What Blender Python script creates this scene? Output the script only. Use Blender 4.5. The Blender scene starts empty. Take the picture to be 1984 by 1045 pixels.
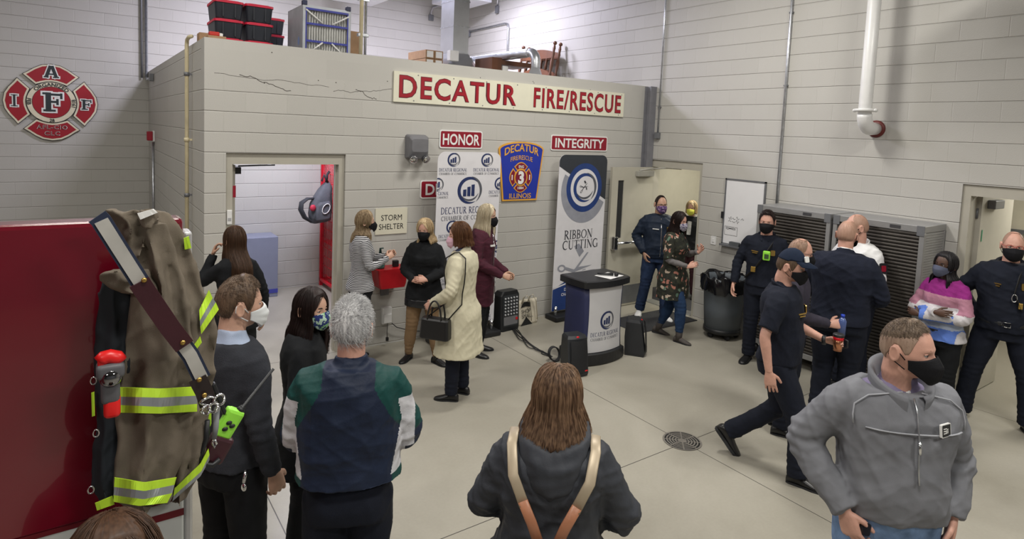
import bpy, bmesh, math, random
import numpy as np
from mathutils import Vector, Matrix, noise
random.seed(7); np.random.seed(7)
PI = math.pi
scene = bpy.context.scene
COL = scene.collection
# ---------------------------------------------------------------- camera
def cam_axes(yaw, pitch, roll):
    cy, sy, cp, sp = math.cos(yaw), math.sin(yaw), math.cos(pitch), math.sin(pitch)
    f = np.array([sy*cp, cy*cp, -sp]); r = np.array([cy, -sy, 0.0]); u = np.cross(r, f)
    cr, sr = math.cos(roll), math.sin(roll)
    return cr*r+sr*u, -sr*r+cr*u, f
cam_d = bpy.data.cameras.new('camera'); cam = bpy.data.objects.new('camera', cam_d); COL.objects.link(cam)
_r, _u, _f = cam_axes(.6162, .0806, .0418)
cam.matrix_world = Matrix(((_r[0], _u[0], -_f[0], -7.2522), (_r[1], _u[1], -_f[1], -6.6105), (_r[2], _u[2], -_f[2], 2.5769), (0, 0, 0, 1)))
cam_d.sensor_fit = 'HORIZONTAL'; cam_d.sensor_width = 36.0
cam_d.lens = 1183.726/1984*36; cam_d.shift_x = 0.0; cam_d.shift_y = -(522.5-351.745)/1984
cam_d.clip_start = .05; cam_d.clip_end = 80
scene.camera = cam
# ---------------------------------------------------------------- world, lights, exposure
w = bpy.data.worlds.new('world'); scene.world = w; w.use_nodes = True
w.node_tree.nodes['Background'].inputs[0].default_value = (.80, .86, 1.0, 1); w.node_tree.nodes['Background'].inputs[1].default_value = .25
scene.view_settings.view_transform = 'Standard'; scene.view_settings.look = 'None'
scene.view_settings.exposure = 0.0; scene.view_settings.gamma = 1.0; scene.view_settings.use_curve_mapping = False
def area(name, loc, sx, sy, power, col, rot=(0, 0, 0)):
    d = bpy.data.lights.new(name, 'AREA'); d.shape = 'RECTANGLE'; d.size = sx; d.size_y = sy; d.energy = power*.80; d.color = col
    o = bpy.data.objects.new(name, d); o.location = loc; o.rotation_euler = rot; COL.objects.link(o); return o
WARM = (1.0, .965, .90); COOL = (.84, .82, 1.0)
for i, (x, y, pw) in enumerate([(-2.6, -2.2, 150), (-2.6, -6.0, 150), (-7.0, -2.0, 110), (-6.6, -6.2, 120), (-10.5, -3.0, 110), (-10.5, 2.2, 75), (-7.5, 1.6, 25), (-4.5, -9.5, 150), (-10.5, -9.0, 120)]):
    area('bay_lamp', (x, y, 5.35), 1.2, .45, pw, WARM)
for i, (x, y, pw) in enumerate([(-4.75, 3.6, 230), (-1.6, 3.2, 240)]):
    area('loft_lamp', (x, y, 5.45), .9, .3, pw, COOL)
area('shelter_lamp', (-4.9, 1.7, 2.95), 1.2, .3, 95, (.86, .86, 1.0))
area('corridor_lamp', (1.2, -.9, 2.6), .6, .6, 50, (1.0, .96, .82))
area('side_room_lamp', (1.6, -5.2, 2.6), .8, .8, 55, (1.0, .96, .86))
# ---------------------------------------------------------------- helpers
C = .2032
def V3(a): return np.array(a, float)
class Fr:
    """a flat frame: origin O, in-plane axes U and V, outward normal N"""
    def __init__(s, O, U, V): s.O, s.U, s.V = V3(O), V3(U), V3(V); s.N = np.cross(s.U, s.V)
    def at(s, x, y, z=0.0): return s.O+s.U*x+s.V*y+s.N*z
def FRONT(x, z, y=0.0): return Fr((x, y, z), (1, 0, 0), (0, 0, 1))          # faces -y
def RIGHT(y, z, x=0.0): return Fr((x, y, z), (0, -1, 0), (0, 0, 1))        # faces -x
class MB:
    def __init__(s): s.v, s.f, s.m, s.s = [], [], [], []
    def add(s, vs, fs, mi=0, smooth=False):
        b = len(s.v); s.v.extend([tuple(map(float, p)) for p in vs])
        for f in fs: s.f.append([b+int(i) for i in f]); s.m.append(mi); s.s.append(smooth)
        return s
    def box(s, c, d, mi=0, bev=0.0, rot=None, seg=2):
        bm = bmesh.new(); bmesh.ops.create_cube(bm, size=1.0)
        bmesh.ops.scale(bm, vec=Vector(d), verts=bm.verts)
        if bev > 0: bmesh.ops.bevel(bm, geom=list(bm.edges), offset=bev, segments=seg, affect='EDGES', profile=.5)
        if rot is not None: bmesh.ops.transform(bm, matrix=rot.to_4x4(), verts=bm.verts)
        bm.verts.index_update()
        s.add([(v.co.x+c[0], v.co.y+c[1], v.co.z+c[2]) for v in bm.verts], [[v.index for v in f.verts] for f in bm.faces], mi, bev > 0 and seg > 2)
        bm.free(); return s
    def span(s, a, b, mi=0, bev=0.0):
        a, b = V3(a), V3(b); return s.box((a+b)/2, np.abs(b-a), mi, bev)
    def tube(s, pts, r, n=10, mi=0, caps=True, flat=1.0, up=None, closed=False):
        P = np.array(pts, float); k = len(P); r = np.broadcast_to(np.array(r, float), (k,))
        T = np.gradient(P, axis=0) if not closed else np.roll(P, -1, 0)-np.roll(P, 1, 0)
        T /= np.linalg.norm(T, axis=1)[:, None]+1e-12
        ref = V3(up) if up is not None else (V3((0, 0, 1)) if abs(T[0][2]) < .9 else V3((1, 0, 0)))
        a = ref-T[0]*(ref@T[0]); a /= np.linalg.norm(a); vs = []
        for i in range(k):
            a = a-T[i]*(a@T[i]); a /= np.linalg.norm(a)+1e-12; b = np.cross(T[i], a)
            for j in range(n):
                t = 2*PI*j/n; vs.append(P[i]+r[i]*(a*math.cos(t)+b*math.sin(t)*flat))
        fs = []
        for i in range(k if closed else k-1):
            for j in range(n):
                i2 = (i+1) % k; j2 = (j+1) % n; fs.append([i*n+j, i*n+j2, i2*n+j2, i2*n+j])
        if caps and not closed: fs.append(list(range(n))[::-1]); fs.append([(k-1)*n+j for j in range(n)])
        return s.add(vs, fs, mi, True)
    def rings(s, R, mi=0, caps=True, smooth=True):
        n = len(R[0]); k = len(R); vs = [p for r in R for p in r]; fs = []
        for i in range(k-1):
            for j in range(n): j2 = (j+1) % n; fs.append([i*n+j, i*n+j2, (i+1)*n+j2, (i+1)*n+j])
        if caps: fs.append(list(range(n))[::-1]); fs.append([(k-1)*n+j for j in range(n)])
        return s.add(vs, fs, mi, smooth)
    def lathe(s, prof, O, A=(0, 0, 1), n=24, mi=0, smooth=True):
        A = V3(A); A /= np.linalg.norm(A); x = np.cross(A, (0, 0, 1) if abs(A[2]) < .9 else (1, 0, 0)); x /= np.linalg.norm(x); y = np.cross(A, x); O = V3(O)
        return s.rings([[O+A*h+r*(x*math.cos(2*PI*j/n)+y*math.sin(2*PI*j/n)) for j in range(n)] for r, h in prof], mi, True, smooth)
    def ball(s, c, r, mi=0, n=16, m=10):
        r = np.broadcast_to(np.array(r, float), (3,)); c = V3(c)
        R = [[c+r*V3((math.sin(a)*math.cos(2*PI*j/n), math.sin(a)*math.sin(2*PI*j/n), math.cos(a))) for j in range(n)] for a in np.linspace(.02, PI-.02, m)]
        return s.rings(R[::-1], mi)
    def prism(s, poly, fr, d0, d1, mi=0, mside=None):
        n = len(poly); A = [fr.at(x, y, d0) for x, y in poly]; B = [fr.at(x, y, d1) for x, y in poly]
        ar = sum(poly[i][0]*poly[(i+1) % n][1]-poly[(i+1) % n][0]*poly[i][1] for i in range(n))
        idx = list(range(n)) if ar > 0 else list(range(n))[::-1]
        s.add(B, [idx], mi); s.add(A, [idx[::-1]], mi)
        s.add(A+B, [[idx[i], idx[(i+1) % n], n+idx[(i+1) % n], n+idx[i]] for i in range(n)], mi if mside is None else mside); return s
    def flat(s, poly, fr, d, mi=0):
        n = len(poly); ar = sum(poly[i][0]*poly[(i+1) % n][1]-poly[(i+1) % n][0]*poly[i][1] for i in range(n))
        return s.add([fr.at(x, y, d) for x, y in poly], [list(range(n)) if ar > 0 else list(range(n))[::-1]], mi)
    def band(s, outer, inner, fr, d, mi=0):      # ring between two loops of equal length
        n = len(outer); return s.add([fr.at(x, y, d) for x, y in outer]+[fr.at(x, y, d) for x, y in inner], [[i, (i+1) % n, n+(i+1) % n, n+i] for i in range(n)], mi)
    def text(s, t, fr, h, d=.001, mi=0, w=None, bold=0.0, align='C', thick=0.0, warp=None, sp=1.0, seriffed=False):
        vs, fs = serif_mesh(t) if seriffed else text_mesh(t, bold, sp)
        vs = vs.copy(); cap = 1.0
        vs[:, :2] *= h/cap
        x0, x1 = vs[:, 0].min(), vs[:, 0].max()
        if w is not None: vs[:, 0] = (vs[:, 0]-x0)*w/(x1-x0); x0, x1 = 0, w
        vs[:, 0] -= {'C': (x0+x1)/2, 'L': x0, 'R': x1}[align]
        P = []
        for x, y in vs[:, :2]:
            if warp: x, y = warp(x, y)
            P.append(fr.at(x, y, d))
        if thick: 
            n = len(P); Q = [p-fr.N*thick for p in P]; ed = {}
            for f in fs:
                for i in range(len(f)):
                    a, b = f[i], f[(i+1) % len(f)]; ed[(a, b)] = 1
            side = [[b, a, a+n, b+n] for (a, b) in ed if (b, a) not in ed]
            return s.add(P+Q, list(fs)+side, mi)
        return s.add(P, fs, mi)
    def build(s, name, mats, parent=None, loc=None):
        me = bpy.data.meshes.new(name); o = bpy.data.objects.new(name, me); COL.objects.link(o)
        L = V3(loc) if loc is not None else (wloc(parent) if parent is not None else np.zeros(3))
        me.from_pydata([tuple(V3(p)-L) for p in s.v], [], s.f)
        for m in (mats if isinstance(mats, (list, tuple)) else [mats]): me.materials.append(m)
        me.polygons.foreach_set('material_index', s.m); me.polygons.foreach_set('use_smooth', s.s); me.update()
        if parent is not None: o.parent = parent
        elif loc is not None: o.location = loc
        return o
def wloc(o):
    L = np.zeros(3)
    while o is not None: L = L+V3(o.location); o = o.parent
    return L
_tc = {}
def text_mesh(t, bold=0.0, sp=1.0):
    k = (t, bold, sp)
    if k in _tc: return _tc[k]
    cu = bpy.data.curves.new('lettering', 'FONT'); cu.body = t; cu.offset = bold; cu.resolution_u = 3; cu.fill_mode = 'FRONT'; cu.space_character = sp
    o = bpy.data.objects.new('lettering', cu); COL.objects.link(o); bpy.context.view_layer.update()
    me = bpy.data.meshes.new_from_object(o.evaluated_get(bpy.context.evaluated_depsgraph_get()))
    vs = np.array([v.co[:] for v in me.vertices]); fs = [list(p.vertices) for p in me.polygons]
    bpy.data.objects.remove(o); bpy.data.curves.remove(cu); bpy.data.meshes.remove(me)
    vs[:, :2] /= .70                                              # cap height of the built-in face
    _tc[k] = (vs, fs); return _tc[k]
# a small roman stroke alphabet (thick stems, thin hairlines, bracketless serifs)
def _arc(cx, cy, rx, ry, a0, a1, w0, w1, wm=None, n=14):
    out = []
    for i in range(n+1):
        t = i/n; a = math.radians(a0+(a1-a0)*t); wq = (w0+(w1-w0)*t) if wm is None else w0*(1-t)**2+2*t*(1-t)*(2*wm-(w0+w1)/2)+w1*t*t
        out.append((cx+rx*math.cos(a), cy+ry*math.sin(a), wq))
    return out
TK, TN = .13, .05
def stem(x, a=0, b=1): return [[(x, a, TK), (x, b, TK)]]
def sf(x, y, w=.15): return [[(x-w, y+(.02 if y < .5 else -.02), .04), (x+w, y+(.02 if y < .5 else -.02), .04)]]
def _ring(cx, cy, rx, ry):
    return [[(cx+rx*math.cos(a), cy+ry*math.sin(a), TN+(TK-TN)*abs(math.cos(a))**1.5) for a in np.linspace(0, 2*PI, 29)]]
GL = {'A': (.78, [[(.06, 0, TN), (.40, 1, TN)], [(.38, 1, TK), (.72, 0, TK)], [(.18, .34, TN), (.60, .34, TN)]]+sf(.06, 0, .1)+sf(.72, 0, .1)),
 'B': (.66, stem(.15)+[_arc(.2, .75, .33, .23, 90, -90, TN, TN, .11), _arc(.2, .27, .38, .25, 90, -90, TN, TN, .12)]+[[(.1, .98, TN), (.25, .98, TN)], [(.1, .02, TN), (.25, .02, TN)]]+sf(.1, 0, .1)+sf(.1, 1, .1)),
 'C': (.82, [_arc(.46, .5, .38, .48, 50, 310, TN, TN, .13)]+[[(.72, .72, .04), (.72, .98, .04)]]),
 'D': (.84, stem(.15)+[_arc(.25, .5, .5, .48, 90, -90, TN, TN, .13)]+[[(.1, .975, TN), (.3, .975, TN)], [(.1, .025, TN), (.3, .025, TN)]]+sf(.1, 0, .1)+sf(.1, 1, .1)),
 'E': (.62, stem(.15)+[[(.08, .975, TN), (.54, .975, TN)], [(.15, .52, TN), (.46, .52, TN)], [(.08, .025, TN), (.57, .025, TN)], [(.54, .80, .04), (.54, 1, .04)], [(.57, 0, .04), (.57, .22, .04)]]),
 'F': (.58, stem(.15)+[[(.08, .975, TN), (.53, .975, TN)], [(.15, .5, TN), (.45, .5, TN)], [(.53, .78, .04), (.53, 1, .04)]]+sf(.15, 0)),
 'G': (.86, [_arc(.46, .5, .38, .48, 50, 300, TN, TN, .13), [(.74, .02, TK), (.74, .4, TK)], [(.72, .72, .04), (.72, .98, .04)]]+sf(.74, .42, .12)),
 'H': (.86, stem(.16)+stem(.70)+[[(.16, .5, TN), (.7, .5, TN)]]+sf(.16, 0)+sf(.16, 1)+sf(.7, 0)+sf(.7, 1)),
 'I': (.36, stem(.18)+sf(.18, 0)+sf(.18, 1)),
 'L': (.60, stem(.15)+[[(.08, .025, TN), (.55, .025, TN)], [(.55, 0, .04), (.55, .24, .04)]]+sf(.15, 1)),
 'M': (1.0, [[(.1, 0, TN), (.16, 1, TN)], [(.16, 1, TK), (.5, .05, TK)], [(.5, .05, TN), (.82, 1, TN)], [(.82, 1, TK), (.88, 0, TK)]]+sf(.1, 0, .1)+sf(.88, 0, .12)),
 'N': (.86, [[(.14, 0, TN), (.14, 1, TN)], [(.12, .98, TK), (.74, .02, TK)], [(.74, 0, TN), (.74, 1, TN)]]+sf(.14, 0, .1)+sf(.74, 1, .1)+sf(.1, 1, .08)),
 'O': (.92, _ring(.46, .5, .38, .48)),
 'R': (.74, stem(.15)+[_arc(.2, .74, .35, .24, 90, -90, TN, TN, .12), [(.3, .5, TK), (.68, .0, TK)]]+[[(.1, .98, TN), (.25, .98, TN)]]+sf(.15, 0)+sf(.1, 1, .1)+sf(.7, 0, .08)),
 'T': (.74, stem(.37)+[[(.05, .975, TN), (.69, .975, TN)], [(.05, .78, .04), (.05, 1, .04)], [(.69, .78, .04), (.69, 1, .04)]]+sf(.37, 0)),
 'U': (.84, [[(.15, 1, TK), (.15, .35, TK)], _arc(.42, .35, .27, .33, 180, 360, TK, TN), [(.69, .35, TN), (.69, 1, TN)]]+sf(.15, 1)+sf(.69, 1, .1)), ' ': (.42, [])}
def strip(pl):
    P = np.array([(x, y) for x, y, w in pl], float); W = [w for x, y, w in pl]; n = len(P)
    T = np.gradient(P, axis=0); T /= np.linalg.norm(T, axis=1)[:, None]+1e-9; Nn = np.stack([-T[:, 1], T[:, 0]], 1)
    vs = [P[i]+Nn[i]*W[i]/2 for i in range(n)]+[P[i]-Nn[i]*W[i]/2 for i in range(n)]
    return vs, [[i, n+i, n+i+1, i+1] for i in range(n-1)]
def serif_mesh(t):
    if ('s', t) in _tc: return _tc[('s', t)]
    vs, fs, x = [], [], 0.0
    for ch in t:
        w, st = GL[ch]
        for pl in st:
            a, b = strip(pl); k = len(vs); vs += [(p[0]+x, p[1], 0) for p in a]; fs += [[k+i for i in f] for f in b]
        x += w+.06
    _tc[('s', t)] = (np.array(vs), fs); return _tc[('s', t)]
def thing(name, label, cat, loc=(0, 0, 0), group=None):
    o = bpy.data.objects.new(name, None); COL.objects.link(o); o.location = loc; o.empty_display_size = .1
    return tag(o, label, cat, group)
def tag(o, label, cat, group=None):
    o['label'] = label; o['category'] = cat
    if group: o['group'] = group
    return o
def struct(o): o['kind'] = 'structure'; return o
def dup(root, off, label=None):
    def cp(o, par):
        c = o.copy(); COL.objects.link(c); c.parent = par
        for ch in [x for x in bpy.data.objects if x.parent == o and x != c]: cp(ch, c)
        return c
    r = cp(root, None); r.location = V3(root.location)+V3(off)
    if label: r['label'] = label
    return r
# ---------------------------------------------------------------- materials
def nd(nt, typ, ins=(), out=0, **kw):
    n = nt.nodes.new('ShaderNode'+typ)
    for k, v in kw.items(): setattr(n, k, v)
    for i, v in (ins.items() if isinstance(ins, dict) else enumerate(ins)):
        if v is None: continue
        if isinstance(v, bpy.types.NodeSocket): nt.links.new(v, n.inputs[i])
        else: n.inputs[i].default_value = v
    return n.outputs[out]
def ma(nt, op, a, b=None, c=None, clamp=False): return nd(nt, 'Math', [a, b, c], operation=op, use_clamp=clamp)
def mixc(nt, f, a, b): return nd(nt, 'Mix', {0: f, 6: a, 7: b}, out=2, data_type='RGBA')
def c4(c): return (c[0], c[1], c[2], 1.0)
def S(r, g, b):      # 0-255 display value to linear
    f = lambda x: (x/255/12.92 if x/255 <= .04045 else ((x/255+.055)/1.055)**2.4)
    return (f(r), f(g), f(b))
def newmat(name):
    m = bpy.data.materials.new(name); m.use_nodes = True; nt = m.node_tree; return m, nt, nt.nodes['Principled BSDF']
_mc = {}
def mat(name, col, rough=.6, metal=0.0, var=.06, scale=8.0, bump=0.0, bscale=60.0, coat=0.0, spec=.5, stretch=(1, 1, 1), sheen=0.0, emit=0.0):
    if name in _mc: return _mc[name]
    m, nt, b = newmat(name); _mc[name] = m
    tc = nd(nt, 'TexCoord', out=3); mp = nd(nt, 'Mapping', [tc, None, None, stretch])
    nz = nd(nt, 'TexNoise', {'Vector': mp, 'Scale': scale, 'Detail': 4.0})
    f = nd(nt, 'MapRange', [nz, .25, .75, 1-var*2, 1+var*2]); 
    cc = nd(nt, 'VectorMath', [c4(col)[:3], f], operation='MULTIPLY')
    nt.links.new(cc, b.inputs['Base Color'])
    b.inputs['Roughness'].default_value = rough; b.inputs['Metallic'].default_value = metal; b.inputs['Specular IOR Level'].default_value = spec
    b.inputs['Coat Weight'].default_value = coat; b.inputs['Coat Roughness'].default_value = .05; b.inputs['Sheen Weight'].default_value = sheen
    if emit: b.inputs['Emission Color'].default_value = c4(col); b.inputs['Emission Strength'].default_value = emit
    if bump:
        n2 = nd(nt, 'TexNoise', {'Vector': mp, 'Scale': bscale, 'Detail': 3.0})
        nt.links.new(nd(nt, 'Bump', {'Strength': 1.0, 'Distance': bump, 'Height': n2}), b.inputs['Normal'])
    return m
def block_mat(name, axis, col=(.50, .488, .455), zo=.0183, top=9.0):
    m, nt, b = newmat(name)
    pos = nd(nt, 'NewGeometry'); sx = nt.nodes.new('ShaderNodeSeparateXYZ'); nt.links.new(pos, sx.inputs[0])
    h, z = sx.outputs[axis], sx.outputs[2]
    wob = nd(nt, 'TexNoise', {'Vector': pos, 'Scale': 2.2, 'Detail': 3.0})
    t = ma(nt, 'DIVIDE', ma(nt, 'SUBTRACT', ma(nt, 'ADD', z, ma(nt, 'MULTIPLY', wob, .006)), zo+.003), C)
    row = ma(nt, 'FLOOR', t); ft = ma(nt, 'SUBTRACT', t, row)
    fu = ma(nt, 'FRACT', ma(nt, 'ADD', ma(nt, 'DIVIDE', h, C*2), ma(nt, 'MULTIPLY', ma(nt, 'MODULO', ma(nt, 'ADD', row, 100.0), 2.0), .5)))
    dh = ma(nt, 'MULTIPLY', ma(nt, 'MINIMUM', ft, ma(nt, 'SUBTRACT', 1.0, ft)), C)
    dv = ma(nt, 'MULTIPLY', ma(nt, 'MINIMUM', fu, ma(nt, 'SUBTRACT', 1.0, fu)), C*2)
    jh = nd(nt, 'MapRange', [dh, .001, .008, 0.0, 1.0], interpolation_type='SMOOTHSTEP'); jv = nd(nt, 'MapRange', [dv, .0, .007, .72, 1.0], interpolation_type='SMOOTHSTEP')
    ht = ma(nt, 'MAXIMUM', ma(nt, 'MULTIPLY', jh, jv), ma(nt, 'GREATER_THAN', z, top))
    fine = nd(nt, 'TexNoise', {'Vector': pos, 'Scale': 95.0, 'Detail': 3.0})
    ht2 = ma(nt, 'ADD', ht, ma(nt, 'MULTIPLY', fine, .18))
    nt.links.new(nd(nt, 'Bump', {'Strength': 1.0, 'Distance': .006, 'Height': ht2}), b.inputs['Normal'])
    # each block's paint differs a touch
    wn = nd(nt, 'TexWhiteNoise', {'Vector': nd(nt, 'CombineXYZ', [ma(nt, 'FLOOR', ma(nt, 'ADD', ma(nt, 'DIVIDE', h, C*2), ma(nt, 'MULTIPLY', ma(nt, 'MODULO', ma(nt, 'ADD', row, 100.0), 2.0), .5))), row, 0.0])}, noise_dimensions='3D')
    big = nd(nt, 'TexNoise', {'Vector': pos, 'Scale': .9, 'Detail': 5.0})
    f = ma(nt, 'ADD', .93, ma(nt, 'ADD', ma(nt, 'MULTIPLY', wn, .045), ma(nt, 'MULTIPLY', big, .09)))
    nt.links.new(nd(nt, 'VectorMath', [col, f], operation='MULTIPLY'), b.inputs['Base Color'])
    b.inputs['Roughness'].default_value = .5; b.inputs['Specular IOR Level'].default_value = .4
    return m
def concrete_mat():
    m, nt, b = newmat('polished concrete'); pos = nd(nt, 'NewGeometry'); sx = nt.nodes.new('ShaderNodeSeparateXYZ'); nt.links.new(pos, sx.inputs[0])
    n1 = nd(nt, 'TexNoise', {'Vector': pos, 'Scale': .8, 'Detail': 7.0, 'Roughness': .62, 'Distortion': .5}); n2 = nd(nt, 'TexNoise', {'Vector': pos, 'Scale': 45.0, 'Detail': 3.0})
    f = nd(nt, 'MapRange', [n1, .3, .7, 0.0, 1.0]); cc = mixc(nt, f, c4((.30, .280, .230)), c4((.405, .382, .325)))
    f2 = ma(nt, 'ADD', .94, ma(nt, 'MULTIPLY', n2, .12)); cc = nd(nt, 'VectorMath', [cc, f2], operation='MULTIPLY')
    # sawn control joints
    j = None
    for ax, vals in ((0, (-6.23, -3.08, .07)), (1, (-6.85, -3.42, .02))):
        for q in vals:
            a = nd(nt, 'MapRange', [ma(nt, 'ABSOLUTE', ma(nt, 'SUBTRACT', sx.outputs[ax], q)), .0022, .0040, 0.0, 1.0])
            j = a if j is None else ma(nt, 'MINIMUM', j, a)
    cc = mixc(nt, j, c4((.05, .045, .04)), cc)
    nt.links.new(cc, b.inputs['Base Color'])
    nt.links.new(nd(nt, 'MapRange', [n1, .3, .7, .30, .5]), b.inputs['Roughness']); b.inputs['Specular IOR Level'].default_value = .35
    nt.links.new(nd(nt, 'Bump', {'Strength': .5, 'Distance': .003, 'Height': ma(nt, 'ADD', j, ma(nt, 'MULTIPLY', n2, .05))}), b.inputs['Normal'])
    return m
# ---------------------------------------------------------------- surveying: a point of the photo on a known plane of the place
CAMP = V3((-7.2522, -6.6105, 2.5769))
def on(u, v, ax, val):
    d = _f+(u-992)/1183.726*_r-(v-351.745)/1183.726*_u
    return CAMP+d*((val-CAMP[ax])/d[ax])
def rect(x0, y0, x1, y1): return [(x0, y0), (x1, y0), (x1, y1), (x0, y1)]
def rrect(x0, y0, x1, y1, r, n=6):
    out = []
    for cx, cy, a in ((x1-r, y0+r, -90), (x1-r, y1-r, 0), (x0+r, y1-r, 90), (x0+r, y0+r, 180)):
        out += [(cx+r*math.cos(math.radians(a+90*i/n)), cy+r*math.sin(math.radians(a+90*i/n))) for i in range(n+1)]
    return out
def circ(cx, cy, rx, ry=None, n=32, a0=0, a1=360):
    ry = rx if ry is None else ry; k = n if a1-a0 >= 360 else n+1
    return [(cx+rx*math.cos(math.radians(a0+(a1-a0)*i/n)), cy+ry*math.sin(math.radians(a0+(a1-a0)*i/n))) for i in range(k)]
def inset(poly, d):
    P = np.array(poly, float); n = len(P); ar = sum(P[i][0]*P[(i+1) % n][1]-P[(i+1) % n][0]*P[i][1] for i in range(n)); sg = 1 if ar > 0 else -1
    out = []
    for i in range(n):
        a = P[i]-P[i-1]; b = P[(i+1) % n]-P[i]; a = a/(np.linalg.norm(a)+1e-9); b = b/(np.linalg.norm(b)+1e-9)
        na = sg*np.array([-a[1], a[0]]); nb = sg*np.array([-b[1], b[0]]); m = na+nb; q = max(m@m/2, .25); out.append(tuple(P[i]+m/q*d))
    return out
M_front = block_mat('painted block front', 0); M_shel = block_mat('painted block with plain bond beam', 0, top=3.03); M_side = block_mat('painted block side', 1)
M_conc = concrete_mat()
M_frame = mat('door frame paint', S(178, 174, 162), .45, var=.02); M_ceil = mat('white roof deck', S(205, 206, 212), .7, var=.03); M_deck = mat('grey roof deck', S(150, 152, 156), .7, var=.03); M_bayd = mat('grey bay doors', S(120, 122, 125), .6)
M_cream = mat('cream corridor paint', (.66, .625, .51), .6, var=.02); M_galv = mat('galvanised steel', (.55, .57, .60), .32, .9, var=.10, scale=20)
M_steel = mat('grey steel', S(118, 120, 124), .4, .3, var=.05); M_black = mat('black plastic', (.012, .013, .015), .45, var=.05); M_blackm = mat('black rubber', (.02, .021, .024), .75, var=.08)
M_white = mat('white enamel', (.78, .78, .77), .35, var=.02); M_chrome = mat('chrome', (.75, .76, .78), .15, 1.0, var=.02)
M_maroon = mat('maroon sign vinyl', (.27, .006, .022), .4, var=.03); M_signw = mat('white sign vinyl', (.80, .80, .78), .45, var=.01)
M_cards = mat('cardboard', (.36, .22, .12), .8, var=.06, scale=15); M_gold = mat('brass', (.55, .36, .10), .3, .9, var=.05)
def wall_with_holes(mb, ax, a, b, z1, holes, lo, hi):
    """a slab along axis ax from a to b between lo and hi of the other axis, with door holes (s, e, top)"""
    def sp(s, e, z0, zt):
        p = [0, 0, z0]; q = [0, 0, zt]; p[ax], q[ax] = s, e; p[1-ax], q[1-ax] = lo, hi; mb.span(p, q)
    s = a
    for h0, h1, t in sorted(holes): sp(s, h0, 0, z1); sp(h0, h1, t, z1); s = h1
    sp(s, b, 0, z1); return mb
# ---------------------------------------------------------------- the setting
struct(MB().span((-17, -13, -.2), (4.5, 6.3, 0)).build('floor', M_conc))
struct(wall_with_holes(MB(), 0, -6.268, -.001, 3.367, [(-6.071, -4.847, 2.252)], 0, .2).build('wall_front', M_shel))
struct(MB().span((-6.268, .201, 0), (-6.068, 5.947, 3.367)).build('wall_left', M_side))
struct(MB().span((-17, 5.948, 0), (4.5, 6.15, 5.9)).build('wall_back', M_front))
struct(wall_with_holes(MB(), 1, -13, 5.947, 5.9, [(-1.062, -.051, 2.246), (-5.30, -4.22, 2.246)], 0.0, .2).build('wall_right', M_side))
struct(MB().span((-17, -13.2, 0), (4.5, -13.0, 5.9)).build('wall_rear', M_bayd)); struct(MB().span((-17.2, -13, 0), (-17, 6.15, 5.9)).build('wall_far', M_bayd))
struct(MB().span((-17, -13, 5.9), (4.5, 6.15, 6.0)).build('ceiling', M_deck))
struct(MB().span((-6.067, .201, 3.06), (-.001, 5.947, 3.26)).build('roof', M_conc))
struct(MB().span((-6.067, 3.05, 0), (-.3, 3.2, 3.059)).build('wall_inner', M_front))
struct(MB().span((2.2, -2.6, 0), (2.3, 1.8, 2.7)).build('wall_corridor', M_cream)); struct(MB().span((.201, .42, 0), (2.199, .52, 2.7)).build('wall_corridor_side', M_frame)); struct(MB().span((.201, -2.6, 2.701), (2.3, 1.8, 2.75)).build('ceiling_corridor', M_ceil))
struct(MB().span((.201, -2.6, 0), (2.2, 0.42, .004)).build('floor_carpet', mat('dark carpet', (.035, .036, .042), .95, var=.2, scale=120)))
struct(MB().span((2.185, -2.6, 0), (2.2, .42, .12)).build('baseboard_corridor', M_blackm)); struct(MB().span((.201, -2.7, 0), (2.3, -2.601, 2.75)).build('wall_corridor_end', M_frame))
struct(MB().span((3.0, -8, 0), (3.1, -2.8, 2.9)).build('wall_side_room', M_cream)); struct(MB().span((.201, -2.9, 0), (3.1, -2.8, 2.9)).build('wall_side_room_left', M_cream)); struct(MB().span((.201, -8, 2.9), (3.1, -2.8, 2.95)).build('ceiling_side_room', M_ceil)); struct(MB().span((.201, -8.1, 0), (3.1, -8, 2.95)).build('wall_side_room_right', M_cream))
# cracks in the bond beam
cr = MB(); rng = np.random.RandomState(3)
for x0, x1, z0, z1, wd in ((-6.18, -5.05, 3.02, 3.0, .0018), (-5.95, -5.45, 3.03, 2.97, .003), (-5.0, -4.32, 2.93, 2.97, .002), (-4.75, -4.5, 2.98, 2.92, .003)):
    n = 26; xs = np.linspace(x0, x1, n); zs = np.linspace(z0, z1, n)+np.cumsum(rng.randn(n))*.006-.0*xs; 
    cr.tube([(x, -.0005, z) for x, z in zip(xs, zs)], wd, 5)
for i in range(16): cr.ball((rng.uniform(-6.1, -.6), -.0005, rng.uniform(2.95, 3.3)), (.007, .002, .006), 0, 8, 5)
c_ = cr.build('crack', mat('crack shade', (.10, .09, .08), .9)); c_.parent = bpy.data.objects['wall_front']
# steel column in the corner
col = MB(); col.span((-.135, -.012, 0), (-.004, -.001, 3.36)); col.span((-.135, -.125, 0), (-.004, -.113, 3.36)); col.span((-.076, -.112, 0), (-.064, -.013, 3.36)); col.span((-.15, -.14, 0), (.0, -.001, .02))
struct(col.build('trim_1', mat('grey column paint', (.20, .20, .22), .5)))
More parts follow.
